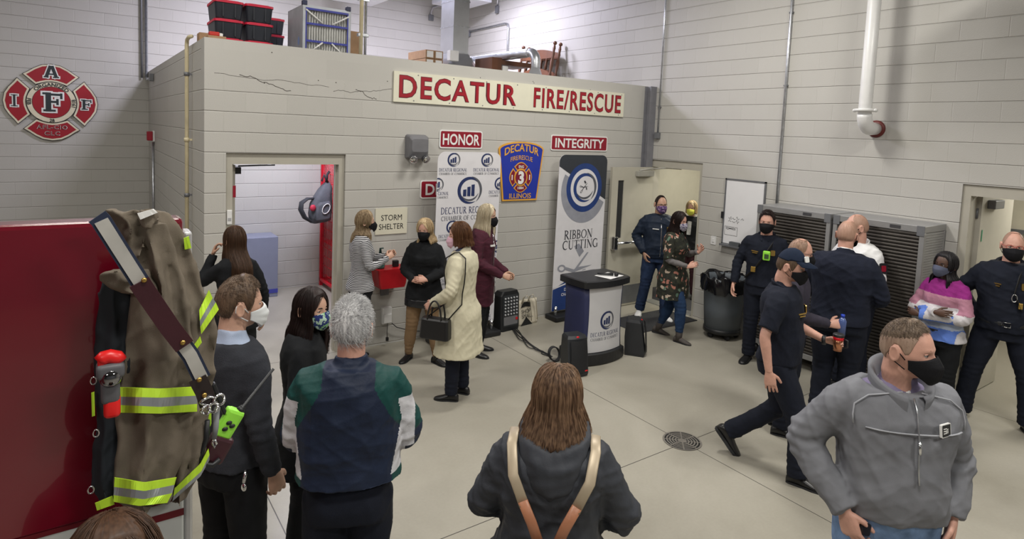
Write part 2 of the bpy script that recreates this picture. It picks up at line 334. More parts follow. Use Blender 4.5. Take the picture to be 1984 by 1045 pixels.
# door frames and leaves
def frame_x(name, x0, x1, z, fw, y0, y1):
    mb = MB(); mb.span((x0, y0, 0), (x0+fw, y1, z)); mb.span((x1-fw, y0, 0), (x1, y1, z)); mb.span((x0+fw, y0, z-.112), (x1-fw, y1, z))
    mb.span((x0+fw, y0+.06, 0), (x0+fw+.018, y0+.1, z-.112)); mb.span((x1-fw-.018, y0+.06, 0), (x1-fw, y0+.1, z-.112)); return mb
d1 = struct(frame_x('door_1', -6.068, -4.85, 2.249, .062, .03, .199).build('door_1', M_frame))
lf = MB().span((-5.995, .19, .01), (-5.95, 1.1, 2.12)).build('door_leaf', M_frame, d1)
cl = MB(); cl.span((-5.95, .25, 2.02), (-5.88, .5, 2.09)); cl.tube([(-5.9, .3, 2.10), (-5.7, .21, 2.115), (-5.55, .21, 2.118)], .008, 6); cl.build('door_closer', M_black, lf)
def frame_y(y0, y1, z, fw, x0, x1):
    mb = MB(); mb.span((x0, y0, 0), (x1, y0+fw, z)); mb.span((x0, y1-fw, 0), (x1, y1, z)); mb.span((x0, y0+fw, z-.112), (x1, y1-fw, z)); return mb
d2 = struct(frame_y(-1.06, -.053, 2.244, .05, .02, .199).build('door_2', M_frame))
lf = MB(); Lx0, Lx1, Ly = -.89, -.02, -.165
lf.span((Lx0, Ly, .01), (-.76, Ly+.044, 2.125)); lf.span((-.64, Ly, .01), (Lx1, Ly+.044, 2.125)); lf.span((-.76, Ly, .01), (-.64, Ly+.044, 1.06)); lf.span((-.76, Ly, 1.93), (-.64, Ly+.044, 2.125))
lf = lf.build('door_leaf', mat('door paint', S(186, 182, 168), .4, var=.02), d2)
gl = MB().span((-.76, Ly+.015, 1.06), (-.64, Ly+.03, 1.93)).build('door_glass', mat('dark wired glass', (.03, .032, .036), .08), lf)
g = MB(); g.tube([(-.80, Ly-.075, 1.0), (-.12, Ly-.075, 1.0)], .022, 10, flat=1.3); g.box((-.82, Ly-.045, 1.0), (.075, .09, .20), 0, .015); g.box((-.1, Ly-.04, 1.0), (.05, .08, .09), 0, .01); g.build('panic_bar', M_chrome, lf)
g = MB(); g.box((-.24, Ly-.035, 2.03), (.34, .07, .085), 0, .008); g.tube([(-.35, Ly-.03, 2.08), (-.1, Ly-.05, 2.11), (.06, -.4, 2.13), (.08, -.62, 2.13)], .011, 6); g.build('door_closer', mat('closer grey', S(165, 163, 155), .4), lf)
MB().span((Lx0+.03, Ly-.003, .04), (Lx1-.03, Ly, .32)).build('kick_plate', M_steel, lf); MB().span((.0, -1.0, .0), (.19, -.1, .012)).build('threshold', M_galv, d2)
d3 = struct(frame_y(-5.297, -4.222, 2.244, .07, .02, .199).build('door_3', M_frame))
lf = MB().span((.205, -4.335, .012), (1.13, -4.29, 2.125)).build('door_leaf', M_frame, d3)
MB().box((.48, -4.37, 2.04), (.26, .07, .09), 0, .008).build('door_closer', M_steel, lf); MB().span((.205, -4.338, .02), (.26, -4.334, .35)).build('kick_plate', M_steel, lf)
MB().flat(rect(-.014, -.06, .014, .06), Fr((.27, -4.337, 1.72), (1, 0, 0), (0, 0, 1)), .001).build('door_sticker', mat('green sticker', (.02, .25, .12), .5), lf)
for z in (.28, 1.1, 1.95): MB().tube([(.198, -4.30, z-.05), (.198, -4.30, z+.05)], .012, 8).build('hinge', M_steel, lf)
# roof-height services at the top of the picture, then an unseen shade box
s_ = MB(); s_.span((-3.6, 4.2, 4.95), (-2.5, 5.2, 5.3)); t = struct(s_.build('trim_2', M_ceil)); t['label'] = 'white soffit box under the roof deck'
s_ = MB(); s_.span((-1.1, 4.2, 5.22), (-.3, 5.3, 5.5)); struct(s_.build('trim_3', M_ceil))
shade_box = MB(); shade_box.span((-1.35, -6.6, 3.95), (-.75, -4.75, 4.45)); shade_box.tube([(-1.05, -5.2, 4.45), (-1.05, -5.2, 5.88)], .03, 8).tube([(-1.05, -6.2, 4.45), (-1.05, -6.2, 5.88)], .03, 8); struct(shade_box.build('added_shadow_box', M_steel))  # added box out of view, only there to shade the upper right wall
# ---------------------------------------------------------------- signs
M_red3 = mat('fire red vinyl', (.33, .008, .02), .4, var=.03)
sg = thing('wall_sign', 'long cream sign reading fire and rescue in red letters, high on block wall', 'sign', (-2.45, -.02, 2.87))
b = MB(); F = FRONT(-2.4485, 3.046); b.prism(rect(-1.856, -.176, 1.856, .176), F, .004, .022)
b.build('sign_board', mat('cream sign board', (.74, .72, .58), .45, var=.02), sg)
for tx, x0, wd in (('DECATUR', -1.79, 1.66), ('FIRE/RESCUE', .16, 1.63)):
    b = MB(); f2 = Fr(F.at(x0, -.115), F.U, F.V); b.text(tx, f2, .25, .024, 1, wd, .030, 'L', sp=1.14); b.text(tx, f2, .25, .027, 0, wd, .012, 'L', sp=1.14)
    b.build('lettering', [M_red3, mat('letter edge', (.09, .01, .02), .5)], sg)
for x in np.linspace(-1.6, 1.75, 8):
    for y in (-.15, .15): MB().ball(F.at(x+.05*(y > 0), y, .023), (.008, .004, .008), 0, 8, 5).build('screw', M_steel, sg)
def word_sign(tx, x0, x1, z0, z1, label, lx=None):
    s = thing('word_sign', label, 'sign', ((x0+x1)/2, -.01, z0), 'maroon word signs'); F = FRONT((x0+x1)/2, (z0+z1)/2); a, h = (x1-x0)/2, (z1-z0)/2
    MB().prism(rrect(-a, -h, a, h, .03), F, .003, .012).prism(rrect(-a+.016, -h+.016, a-.016, h-.016, .02), F, .012, .0135, 1).build('sign_board', [M_signw, M_maroon], s)
    m = MB()
    if lx is None: m.text(tx, Fr(F.at(-a*.86, -h*.58), F.U, F.V), h*1.16, .016, 0, a*1.72, .022, 'L')
    else: m.text(tx, Fr(F.at(-a+.07, -h*.58), F.U, F.V), h*1.16, .016, 0, lx, .022, 'L')
    m.build('lettering', M_signw, s)
word_sign('HONOR', -3.685, -3.068, 2.345, 2.571, 'small maroon sign reading HONOR, above the white logo banner')
word_sign('INTEGRITY', -1.948, -.88, 2.347, 2.566, 'maroon sign reading INTEGRITY, above the ribbon cutting banner')
word_sign('DE', -3.925, -3.0, 1.73, 1.955, 'maroon sign mostly hidden behind the white logo banner, first letters showing', .22)
def cross_arm(k, sc=1.0):
    P = [(-.33, .44), (-.60, .70), (-.50, .765), (-.36, .875), (-.2, .965), (0, 1.0)]; P = P+[(-x, y) for x, y in P[-2::-1]]
    P += [(.53*math.sin(a), .53*math.cos(a)) for a in np.linspace(.60, -.60, 7)][1:-1]
    a = -k*PI/2; return [((x*math.cos(a)-y*math.sin(a))*sc, (x*math.sin(a)+y*math.cos(a))*sc) for x, y in P]
def arc_top(r, a0=0): return lambda x, y: ((r+y)*math.sin(x/r+a0), (r+y)*math.cos(x/r+a0))
def arc_bot(r, a0=0): return lambda x, y: ((r-y)*math.sin(x/r+a0), -(r-y)*math.cos(x/r+a0))
em = thing('union_emblem', 'red and cream four-armed firefighter cross emblem on the rear left wall', 'emblem', (-7.63, 5.94, 2.1))
F = FRONT(-7.63, 2.745, 5.948); Rr = .625
MI = [mat('emblem black edge', (.015, .018, .02), .5), mat('emblem cream', (.72, .66, .50), .5), mat('emblem red', (.33, .006, .02), .4, var=.03), mat('emblem letter', (.02, .03, .035), .5)]
for k in range(4):
    P = cross_arm(k, Rr); MB().prism(P, F, .004, .03, 0).flat(inset(P, .008), F, .032, 1).flat(inset(P, .034), F, .034, 2).build('emblem_arm', MI, em)
b = MB(); b.prism(circ(0, 0, .53*Rr, n=48), F, .004, .04, 0).flat(circ(0, 0, .53*Rr-.008, n=48), F, .042, 1); b.flat(circ(0, 0, .40*Rr+.006, n=48), F, .0435, 0); b.flat(circ(0, 0, .40*Rr, n=48), F, .045, 2)
b.text('ORGANIZED', F, .055, .046, 3, None, .025, 'C', 0, arc_top(.262)); b.text('FEB', F, .052, .046, 3, None, .03, 'C', 0, arc_bot(.318, -PI/2)); b.text('1918', F, .052, .046, 3, None, .03, 'C', 0, arc_bot(.318, PI/2)); b.text('28', F, .05, .046, 3, None, .03, 'C', 0, arc_bot(.316))
b.build('emblem_ring', MI, em)
def slab(mb, t, x, y, h, wd, mw, mk, d=.05):
    """heavy slab-serif capital with a white edge"""
    st = {'I': [(.5, 0, .5, 1)], 'F': [(.3, 0, .3, 1), (.3, .9, .95, .9), (.3, .52, .72, .52)], 'A': [(.1, 0, .45, 1), (.55, 1, .9, 0), (.2, .3, .8, .3)]}[t]
    se = {'I': [(.1, .05, .9, .05), (.1, .95, .9, .95)], 'F': [(.05, .06, .65, .06), (.02, .94, .4, .94), (.93, .68, .93, .98), (.74, .36, .74, .68)], 'A': [(-.08, .05, .3, .05), (.62, .05, 1.1, .05), (.3, .95, .7, .95)]}[t]
    for ex, mi, dd in ((.028*h/.2+.004, mw, d), (0, mk, d+.002)):
        for (a, b0, c, e), wt in [(q, .27) for q in st[:1]]+[(q, .27 if t == 'A' and i == 0 else .13) for i, q in enumerate(st[1:])]+[(q, .12) for q in se]:
            p = np.array([x+(a-.5)*wd, y+b0*h]); q = np.array([x+(c-.5)*wd, y+e*h]); u = (q-p)/np.linalg.norm(q-p); n_ = np.array([-u[1], u[0]])*(wt*wd/2+ex*.5); p = p-u*ex*.5; q = q+u*ex*.5; dd += .0001
            mb.flat([tuple(p-n_), tuple(q-n_), tuple(q+n_), tuple(p+n_)], F, dd, mi)
for q_ in (('F', .01, -.15, .31, .27, 0, 1, .05), ('A', 0, .40, .19, .17, 0, 1, .04), ('I', -.475, -.09, .19, .11, 0, 1, .04), ('F', .46, -.095, .17, .15, 0, 1, .04)): b = MB(); slab(b, *q_); b.build('letter', [M_signw, MI[3]], em)
b = MB(); b.text('AFL-CIO', Fr(F.at(0, -.432), F.U, F.V), .062, .041, 0, .40, .022, 'C', sp=1.15); b.text('AFL-CIO', Fr(F.at(0, -.432), F.U, F.V), .062, .043, 2, .385, -.004, 'C', sp=1.15); b.build('lettering', [M_signw, MI[3], mat('dark red ink', (.12, .005, .01), .5)], em); b = MB(); b.text('CLC', Fr(F.at(0, -.535), F.U, F.V), .066, .041, 0, .20, .022, 'C', sp=1.15); b.text('CLC', Fr(F.at(0, -.535), F.U, F.V), .066, .043, 2, .188, -.004, 'C', sp=1.15)
b.build('lettering', [M_signw, MI[3], mat('dark red ink', (.12, .005, .01), .5)], em)
# department patch
pt = thing('department_patch', 'blue and gold keystone shaped department patch sign on block wall', 'sign', (-2.45, -.01, 1.66))
F = FRONT(-2.445, 2.05); P = [(-.285, -.385), (.285, -.385), (.37, .30)]+[(.37*math.cos(a), .30+.105*math.sin(a)) for a in np.linspace(.1, PI-.1, 12)]+[(-.37, .30)]
MP = [mat('patch gold', (.75, .38, .05), .5), mat('patch blue', (.015, .035, .36), .45, var=.03), mat('patch maroon', (.20, .005, .03), .5), M_signw]
b = MB(); b.prism(P, F, .004, .022, 0).flat(inset(P, .022), F, .024, 1); b.build('sign_board', MP, pt)
b = MB(); b.text('DECATUR', Fr(F.at(0, .0), F.U, F.V), .095, .027, 0, .56, .02, 'C', 0, lambda x, y: (x*1.0, .205+y+.075*(1-(x/.3)**2))); b.build('lettering', MP, pt); b = MB(); b.text('FIRE/RESCUE', Fr(F.at(0, 0), F.U, F.V), .06, .027, 0, .36, .005, 'C', 0, lambda x, y: (x, .135+y+.03*(1-(x/.18)**2))); b.build('lettering', MP, pt); b = MB(); b.text('ILLINOIS', Fr(F.at(0, -.352), F.U, F.V), .066, .027, 0, .36, .015, 'C'); b.build('lettering', MP, pt)
F2 = Fr(F.at(-.005, -.072), F.U, F.V); b = MB()
for k in range(4): Q = [(x*.98, y*1.08) for x, y in cross_arm(k, .190)]; b.prism(Q, F2, .024, .028, 0).flat(inset(Q, .012), F2, .030, 2)
b.prism(circ(0, 0, .104, .112), F2, .024, .032, 0).flat(circ(0, 0, .091, .098), F2, .034, 2); b.text('3', Fr(F2.at(0, -.078), F.U, F.V), .155, .037, 3, .095, .05, 'C'); b.text('ENG', Fr(F2.at(0, .126), F.U, F.V), .036, .033, 3, .085, .02); b.text('1884', Fr(F2.at(0, -.158), F.U, F.V), .033, .033, 3, .10, .02)
for s in (-1, 1): b.prism(rect(s*.144-.008, -.035, s*.144+.008, .035), F2, .030, .033, 3)
b.build('patch_cross', MP, pt)
st = thing('shelter_sign', 'cream square sign reading STORM SHELTER beside the open doorway', 'sign', (-4.285, -.01, 1.33)); F = FRONT(-4.285, 1.478)
MB().prism(rect(-.2, -.153, .2, .153), F, .003, .012).build('sign_board', mat('ivory plate', (.70, .67, .54), .5, var=.01), st)
MB().text('STORM', Fr(F.at(0, .01), F.U, F.V), .066, .0135, 0, .26, 0.0).build('lettering', M_black, st); MB().text('SHELTER', Fr(F.at(0, -.095), F.U, F.V), .066, .0135, 0, .31, 0.0).build('lettering', M_black, st)
# emergency light
el = thing('emergency_light', 'grey twin-lamp emergency light box on the block wall', 'light', (-4.0, -.06, 2.2)); b = MB()
Rg = []
for y, sx, z0, z1 in ((0, .135, 2.21, 2.50), (-.02, .135, 2.21, 2.50), (-.09, .125, 2.22, 2.485), (-.13, .105, 2.30, 2.45)):
    Rg.append([(-4.0+x, y-.002, z) for x, z in rrect(-sx, z0, sx, z1, .03)])
b.rings(Rg, 0, True, False); b.build('housing', mat('grey housing', S(112, 112, 116), .5), el)
for s in (-1, 1): b = MB(); b.lathe([(.03, 0), (.045, .02), (.05, .06)], (-4.0+s*.075, -.09, 2.235), (s*.15, -.8, -.45), 16, 0).lathe([(.05, .06), (.046, .062), (.03, .075), (.001, .08)], (-4.0+s*.075, -.09, 2.235), (s*.15, -.8, -.45), 16, 1).build('lamp_head', [mat('dark lamp', (.05, .05, .055), .4), M_chrome], el)
# ---------------------------------------------------------------- banners
MN = [mat('banner navy', (.018, .032, .115), .5), mat('banner grey', (.10, .105, .125), .5)]
def crescent(a0, a1, R, wd, cx=0, cy=0, pw=.7, n=28):
    o, i = [], []
    for k in range(n+1):
        t = k/n; a = math.radians(a0+(a1-a0)*t); wv = wd*math.sin(PI*min(max(t, .001), .999))**pw; o.append((cx+R*math.cos(a), cy+R*math.sin(a))); i.append((cx+(R-wv)*math.cos(a), cy+(R-wv)*math.sin(a)))
    return o+i[::-1]
def logo(mb, fr, cx, cy, r, d=.002, bars=True, clipx=9):
    def pl(P, mi, dd):
        P = [(max(-clipx, min(clipx, cx+x*r)), cy+y*r) for x, y in P]
        if max(p[0] for p in P)-min(p[0] for p in P) > 1e-4: mb.flat(P, fr, dd, mi)
    pl(crescent(25, 305, 1.0, .27), 0, d); pl(crescent(-60, 88, 1.0, .20, .10, .02, .8), 1, d+.0006); pl(crescent(205, 345, .80, .14, .03, .0), 1, d+.0008)
    if bars:
        for x, h in ((-.52, .50), (-.17, .70), (.18, .86)): pl([(x, -.42+.03*x), (x+.27, -.44), (x+.27, -.42+h), (x, -.45+h)], 0, d+.001)
def chamber(mb, fr, cx, cy, wd, d=.002, clip=None):
    """the two lines under the logo"""
    def wp(x, y): return (x, y)
    for tx, y, h, ww, mi in (('DECATUR REGIONAL', 0, .105, 1, 0), ('CHAMBER OF COMMERCE', -.105, .07, .98, 1)):
        vs, fs = serif_mesh(tx); q = vs.copy(); q[:, 1] *= h*wd; q[:, 0] = (q[:, 0]-q[:, 0].min())/(q[:, 0].max()-q[:, 0].min())*wd*ww-wd*ww/2+cx
        fs2 = [f for f in fs if clip is None or all(abs(q[i, 0]) < clip for i in f)]
        if fs2: mb.add([fr.at(x, y2+cy+y*wd, d) for x, y2 in q[:, :2]], fs2, mi)
def rollup(name, label, x, y, w, z0, z1, mats, art):
    t = thing(name, label, 'banner', (x, y, 0)); F = Fr((x, y, z0), (1, 0, 0), (0, -.012, 1)); H = z1-z0
    MB().prism([(-w/2, 0), (w/2, 0)]+rrect(-w/2, 0, w/2, H, .10)[7:21], F, -.006, .0).build('banner_sheet', mats[0], t)
    b = MB(); art(b, F, w, H); b.build('print', mats[1:], t)
    b = MB(); b.box((x, y-.02, .035), (w+.06, .26, .07), 0, .02); b.build('banner_base', M_black, t)
    MB().tube([(x-w/2+.05, y-.03, .06), (x-w/2+.05, y-.03, .19)], .022, 12).tube([(x+w/2-.05, y-.03, .06), (x+w/2-.05, y-.03, .19)], .022, 12).build('post', M_chrome, t)
def art1(b, F, w, H):
    c = w/2
    for sy in (2.05, ): 
        for s in (-.235, .235): logo(b, F, s, sy, .082); chamber(b, F, s, sy-.14, .38)
    logo(b, F, 0, 1.68, .165); chamber(b, F, 0, 1.40, .76)
    for s in (-.445, .445): logo(b, F, s, 1.755, .08, clipx=c); chamber(b, F, s+(.03 if s > 0 else -.03), 1.63, .38, clip=c)
    for y, xs in ((1.24, (-.22, .22)), (.955, (-.445, 0.0, .445)), (.70, (-.22, .22)), (.42, (-.445, 0.0, .445)), (.165, (-.22, .22))):
        for s in xs: logo(b, F, s, y, .078, clipx=c); chamber(b, F, s, y-.125, .36, clip=c)
M_banw = mat('banner white', (.72, .71, .74), .55, var=.02)
rollup('rollup_banner', 'tall white roll-up banner with repeated navy logos, against the wall', -3.40, -.26, .89, .17, 2.315, [M_banw]+MN, art1)
def scissors(b, fr, cx, cy, s, mi, d):
    def T(P): return [(cx+x*s, cy+y*s) for x, y in P]
    b.flat(T([(-.12, -.12), (.02, .0), (.72, .78), (.62, .78), (.0, .14)]), fr, d, mi); b.flat(T([(-.15, -.02), (.05, .02), (.95, .22), (.25, .20), (-.05, .12)]), fr, d+.0005, mi)
    for x, y, rx, ry, a in ((-.55, -.62, .16, .30, -.8), (-.72, .22, .22, .15, -.1)):
        o = [(x+rx*math.cos(t)*math.cos(a)-ry*math.sin(t)*math.sin(a), y+rx*math.cos(t)*math.sin(a)+ry*math.sin(t)*math.cos(a)) for t in np.linspace(0, 2*PI, 25)[:-1]]; i = [(x+(p-x)*.62, y+(q-y)*.62) for p, q in o]; b.band(T(o), T(i), fr, d+.001, mi)
    b.flat(T([(-.45, -.36), (-.36, -.44), (.02, .0), (-.06, .1)]), fr, d+.0007, mi); b.flat(T([(-.52, .14), (-.5, .26), (-.02, .1), (-.06, -.02)]), fr, d+.0008, mi)
    b.flat(T([(-.1, 1.1), (.15, 1.2), (.45, .85), (.22, .62)]), fr, d+.0002, mi); b.flat(T([(.42, .05), (.60, .08), (.72, -.38), (.55, -.30), (.48, -.42)]), fr, d+.0003, mi)
def art2(b, F, w, H):
    h = w/2
    top = [(-h, H-.16)]+[(-h, H-.1)]+[(-h+.1-.1*math.cos(a), H-.1+.1*math.sin(a)) for a in np.linspace(.2, PI/2, 6)]+[(h-.1+.1*math.sin(a), H-.1+.1*math.cos(a)) for a in np.linspace(0, PI/2, 6)]+[(h, H-.64)]
    b.flat(top, F, .0015, 2)
    P = [(x, y) for x, y in circ(.03, H-.50, .42, .46, 48)]; P = [(max(-h, min(h, x)), y) for x, y in P if y < H-.16-(x+h)*.54]; b.flat(P, F, .0018, 3)
    b.flat(circ(.03, H-.46, .33, .345, 48), F, .003, 0); b.flat(circ(.03, H-.46, .255, .265, 48), F, .004, 4); logo(b, F, .03, H-.46, .205, .005, False); scissors(b, F, .02, H-.46, .085, 2, .0065)
    b.text('RIBBON', Fr(F.at(-.29, H-1.18), F.U, F.V), .125, .003, 2, .52, seriffed=True, align='L'); b.text('CUTTING', Fr(F.at(-.31, H-1.325), F.U, F.V), .125, .0032, 2, .66, seriffed=True, align='L')
    scissors(b, F, -.06, H-1.66, .34, 3, .002)
    b.flat([(-h, 0), (h, 0), (h, .44)]+[(x, .30+.22*math.sin((x+h)/w*PI*.62)) for x in np.linspace(h, -h, 14)], F, .0052, 0); b.band([(x, .305+.22*math.sin((x+h)/w*PI*.62)) for x in np.linspace(-h, h, 14)], [(x, .325+.22*math.sin((x+h)/w*PI*.62)) for x in np.linspace(-h, h, 14)], F, .0054, 4)
    b.text('DECATUR REGIONAL', Fr(F.at(.02, .27), F.U, F.V), .04, .007, 4, .52, .02); b.text('CHAMBER OF COMMERCE', Fr(F.at(.02, .20), F.U, F.V), .04, .007, 4, .62, .02)
rollup('ribbon_banner', 'tall roll-up banner reading RIBBON CUTTING with dark top and navy foot', -1.50, -.19, .89, .12, 2.30, [M_banw, mat('banner royal navy', (.015, .045, .19), .5), MN[1], mat('banner charcoal', (.03, .035, .045), .5), mat('banner light grey', (.30, .31, .36), .5), M_banw], art2)
# ---------------------------------------------------------------- podium and sound gear
pd = thing('podium', 'navy portable podium with black top and white logo front panel', 'podium', (-2.41, -1.55, 0))
def pod(z, a, d0, d1, bow): return [(-2.41+x, -1.55+y, z) for x, y in [(a, d1), (-a, d1)]+[(-a-.015*math.sin(PI*t), d1-(d1+d0)*t) for t in np.linspace(0.1, .95, 6)]+[(x, -d0-bow*(1-(x/a)**2)) for x in np.linspace(-a*.97, a*.97, 13)]+[(a+.015*math.sin(PI*t), d1-(d1+d0)*t) for t in np.linspace(.95, .1, 6)]]
MB().rings([pod(z, a, .13, .20, .06) for z, a in ((.13, .31), (.3, .295), (.55, .285), (.75, .29), (.90, .305))], 0, True).build('podium_body', mat('navy fabric wrap', (.028, .035, .105), .5, var=.04), pd)
MB().rings([pod(.0, .325, .15, .21, .07), pod(.02, .335, .16, .215, .07), pod(.13, .335, .16, .215, .07), pod(.14, .32, .15, .21, .065)], 0, True, False).build('podium_base', M_black, pd)
MB().rings([pod(.885, .32, .16, .21, .06), pod(.895, .345, .19, .25, .06), pod(.965, .345, .19, .25, .06), pod(.975, .33, .175, .235, .06)], 0, True, False).build('podium_top', mat('black podium top', (.016, .017, .02), .35), pd)
b = MB(); A = []; zz = np.linspace(.145, .88, 7)
for z in zz: a = np.interp(z, (.13, .3, .55, .75, .9), (.31, .295, .285, .29, .305)); A.append([(-2.41+x*a/.31, -1.55-.13-.06*(1-(x/.31)**2)-.006, z) for x in np.linspace(-.26, .27, 11)])
b.add([p for r in A for p in r], [[i*11+j, i*11+j+1, i*11+j+12, i*11+j+11] for i in range(6) for j in range(10)], 0, True); pp = b.build('front_panel', mat('white panel', (.66, .66, .68), .5, var=.01), pd)
class Bow(Fr):
    def at(s, x, y, z=0.0): return V3((-2.41+x*.93, -1.55-.13-.06*(1-(x*.93/.29)**2)-.006-z, .50+y))
b = MB(); logo(b, Bow((0, 0, 0), (1, 0, 0), (0, 0, 1)), .0, 0, .105, .002); chamber(b, Bow((0, 0, 0), (1, 0, 0), (0, 0, 1)), .0, -.175, .46, .002); b.build('logo_print', MN, pp)
pa = MB().flat(rect(-.14, -.11, .14, .11), Fr((-2.30, -1.63, .976), (.97, .22, 0), (-.22, .97, 0)), .0012).build('sheet_of_paper', mat('paper', (.8, .8, .8), .7), loc=(-2.30, -1.63, .976)); tag(pa, 'white paper sheet lying on the podium top', 'paper')
mc = thing('microphone', 'black handheld microphone lying on paper on the podium', 'microphone', (-2.34, -1.64, .98)); q0, q1 = V3((-2.42, -1.56, .996)), V3((-2.27, -1.68, 1.0)); dd = q1-q0
MB().tube([q0, q0+dd*.5, q0+dd*.95], [.012, .014, .018], 12).build('handle', M_black, mc); MB().ball(q0+dd*1.12, (.026, .026, .026), 0).build('mic_head', mat('mic mesh', (.03, .03, .032), .6, .5), mc)
def speaker(x, y, yaw, label):
    t = thing('portable_speaker', label, 'speaker', (x, y, 0), 'speakers at the podium'); c, s = math.cos(yaw), math.sin(yaw); F = Fr((x, y, 0), (c, s, 0), (0, 0, 1))
    def R_(z, a, f, k, bow=.02): return [F.at(px_, z, -py_) for px_, py_ in [(-a, f)]+[(q, f-bow*(1-(q/a)**2)) for q in np.linspace(-a*.9, a*.9, 7)]+[(a, f), (a*.8, k), (-a*.8, k)]]
    sh = [.05, .035, .02, .0, .0]
    MB().rings([R_(z, a, f, k) for z, a, f, k in ((0, .115, -.09, .12), (.03, .12, -.10, .13), (.22, .122, -.07, .14), (.40, .12, -.04, .13), (.43, .105, -.02, .11))], 0, True, False).build('cabinet', mat('speaker shell', (.02, .022, .026), .5), t)
    g = MB(); g.add([F.at(q, z, .072+.02*(1-(q/.1)**2)+.03*(1-z/.42)-.012*(z > .3)+.012) for z in (.05, .2, .3, .39) for q in np.linspace(-.098, .098, 7)], [[i*7+j, i*7+j+1, i*7+j+8, i*7+j+7] for i in range(3) for j in range(6)], 0, True); g.build('grille', mat('speaker grille', (.008, .009, .012), .6, bump=.002, bscale=250), t)
    MB().ball(F.at(0, .415, .045), (.02, .012, .012), 0, 10, 6).build('red_badge', mat('red plastic', (.65, .01, .015), .35), t); MB().box(F.at(.085, .065, .115), (.04, .01, .012), 0, .003).build('red_badge', mat('red plastic', (.65, .01, .015), .35), t)
    return t
speaker(-2.92, -1.80, -.20, 'black portable speaker on floor left of the podium, red badges'); speaker(-1.86, -1.70, .75, 'black portable speaker on floor right of the podium, partly hidden')
am = thing('mixer_amplifier', 'black powered mixer amplifier standing on floor by wall, grey knobs', 'amplifier', (-2.71, -.24, 0)); F = Fr((-2.71, -.30, 0), (.97, .1, 0), (0, .05, 1))
MB().rings([[F.at(x, z, .0-y) for x, y in rrect(-a, 0, a, dpt, .03)] for z, a, dpt in ((0, .155, .2), (.03, .165, .22), (.46, .165, .2), (.52, .13, .15))], 0, True, False).build('housing', M_black, am)
b = MB(); b.prism(rrect(-.13, .06, .13, .47, .02), F, .001, .004); b.build('control_panel', mat('panel charcoal', (.03, .034, .038), .4), am); b = MB()
for i in range(5):
    for j in range(6): b.lathe([(.012, 0), (.012, .012), (.008, .014)], F.at(-.10+i*.05, .22+j*.042, .005), F.N, 10)
b.build('knobs', mat('grey knobs', (.45, .46, .48), .4), am); MB().prism(rrect(-.12, .08, .12, .19, .01), F, .005, .007).build('jack_strip', mat('jack grey', (.16, .16, .17), .5), am); MB().box(F.at(.1, .15, .01), (.03, .01, .03)).build('red_badge', mat('red plastic', (.65, .01, .015), .35), am)
tb = thing('canvas_tote', 'natural canvas tote bag with black print slumped on floor against wall', 'bag', (-2.33, -.13, 0)); F = Fr((-2.34, -.20, 0), (.98, .12, 0), (0, .12, 1)); M_canv = mat('canvas', (.62, .57, .46), .8, var=.05, bump=.001)
MB().rings([[F.at(x+.02*math.sin(z*20), z, .0-y) for x, y in rrect(-a, 0, a, dp, .03)] for z, a, dp in ((.0, .17, .12), (.03, .185, .14), (.18, .18, .11), (.28, .19, .08), (.33, .185, .06))], 0, True, True).build('bag_body', M_canv, tb)
b = MB(); b.flat([(-.16, .0), (.06, .0), (-.05, .11)], F, .012, 0); b.text('SHOP', Fr(F.at(-.05, .16), F.U, F.V), .055, .012, 0, .17, 0.0); b.text('SMALL', Fr(F.at(-.03, .095), F.U, F.V), .055, .012, 0, .2, 0.0); b.flat([(-.15, .24), (-.09, .31), (.02, .31), (.05, .23), (-.05, .25)], F, .012, 0); b.build('print', M_black, tb)
for s, z in ((-.06, 0), (.05, .0)): MB().tube([F.at(s-.06, .30, .02), F.at(s-.05, .37, .03), F.at(s, .40, .05), F.at(s+.05, .30, .06), F.at(s+.07, .12, .05), F.at(s+.08, .05, .035)], .016, 8, flat=.2).build('handle', M_canv, tb)
def cable(label, pts, r, seed, parent=None):
    rg = np.random.RandomState(seed); P = np.array(pts, float); t = np.linspace(0, len(P)-1, len(P)*8); Q = np.stack([np.interp(t, range(len(P)), P[:, i]) for i in range(3)], 1); Q[1:-1, :2] += np.cumsum(rg.randn(len(Q)-2, 2)*.008, 0)*np.sin(np.linspace(0, PI, len(Q)-2))[:, None]
    for _ in range(3): Q[1:-1] = (Q[:-2]+2*Q[1:-1]+Q[2:])/4
    Q[:, 2] = r+.001+.004*(seed % 3); o = MB().tube(Q, r, 6).build('audio_cable', M_blackm, loc=tuple(Q[0])); tag(o, label, 'cable', 'cables from the amplifier to the podium')
c0 = on(993, 640, 2, 0); cm = on(1035, 677, 2, 0); c1 = on(1070, 694, 2, 0)
for i in range(4): cable('one of the black cables snaking over floor from amplifier to left speaker', [c0+V3((.02*i, 0, 0)), (c0+cm)/2+V3((.05*(i-1.5), .03*i, 0)), cm+V3((.06*math.sin(i*2), .07*math.cos(i*2), 0)), (cm+c1)/2+V3((0, .04*(i-1.5), 0)), c1+V3((0, .02*i, 0))], .006, 11+i)
cc = MB(); ctr = on(1075, 700, 2, 0)
for k in range(4): cc.tube([ctr+V3((.075*math.cos(a), .03*math.sin(a)+.01*k, .08+.072*math.sin(a))) for a in np.linspace(0, 2*PI, 20)[:-1]], .007, 6, closed=True)
tag(cc.build('cable_coil', M_blackm, loc=tuple(ctr)), 'coil of black cable leaning behind the left speaker', 'cable')
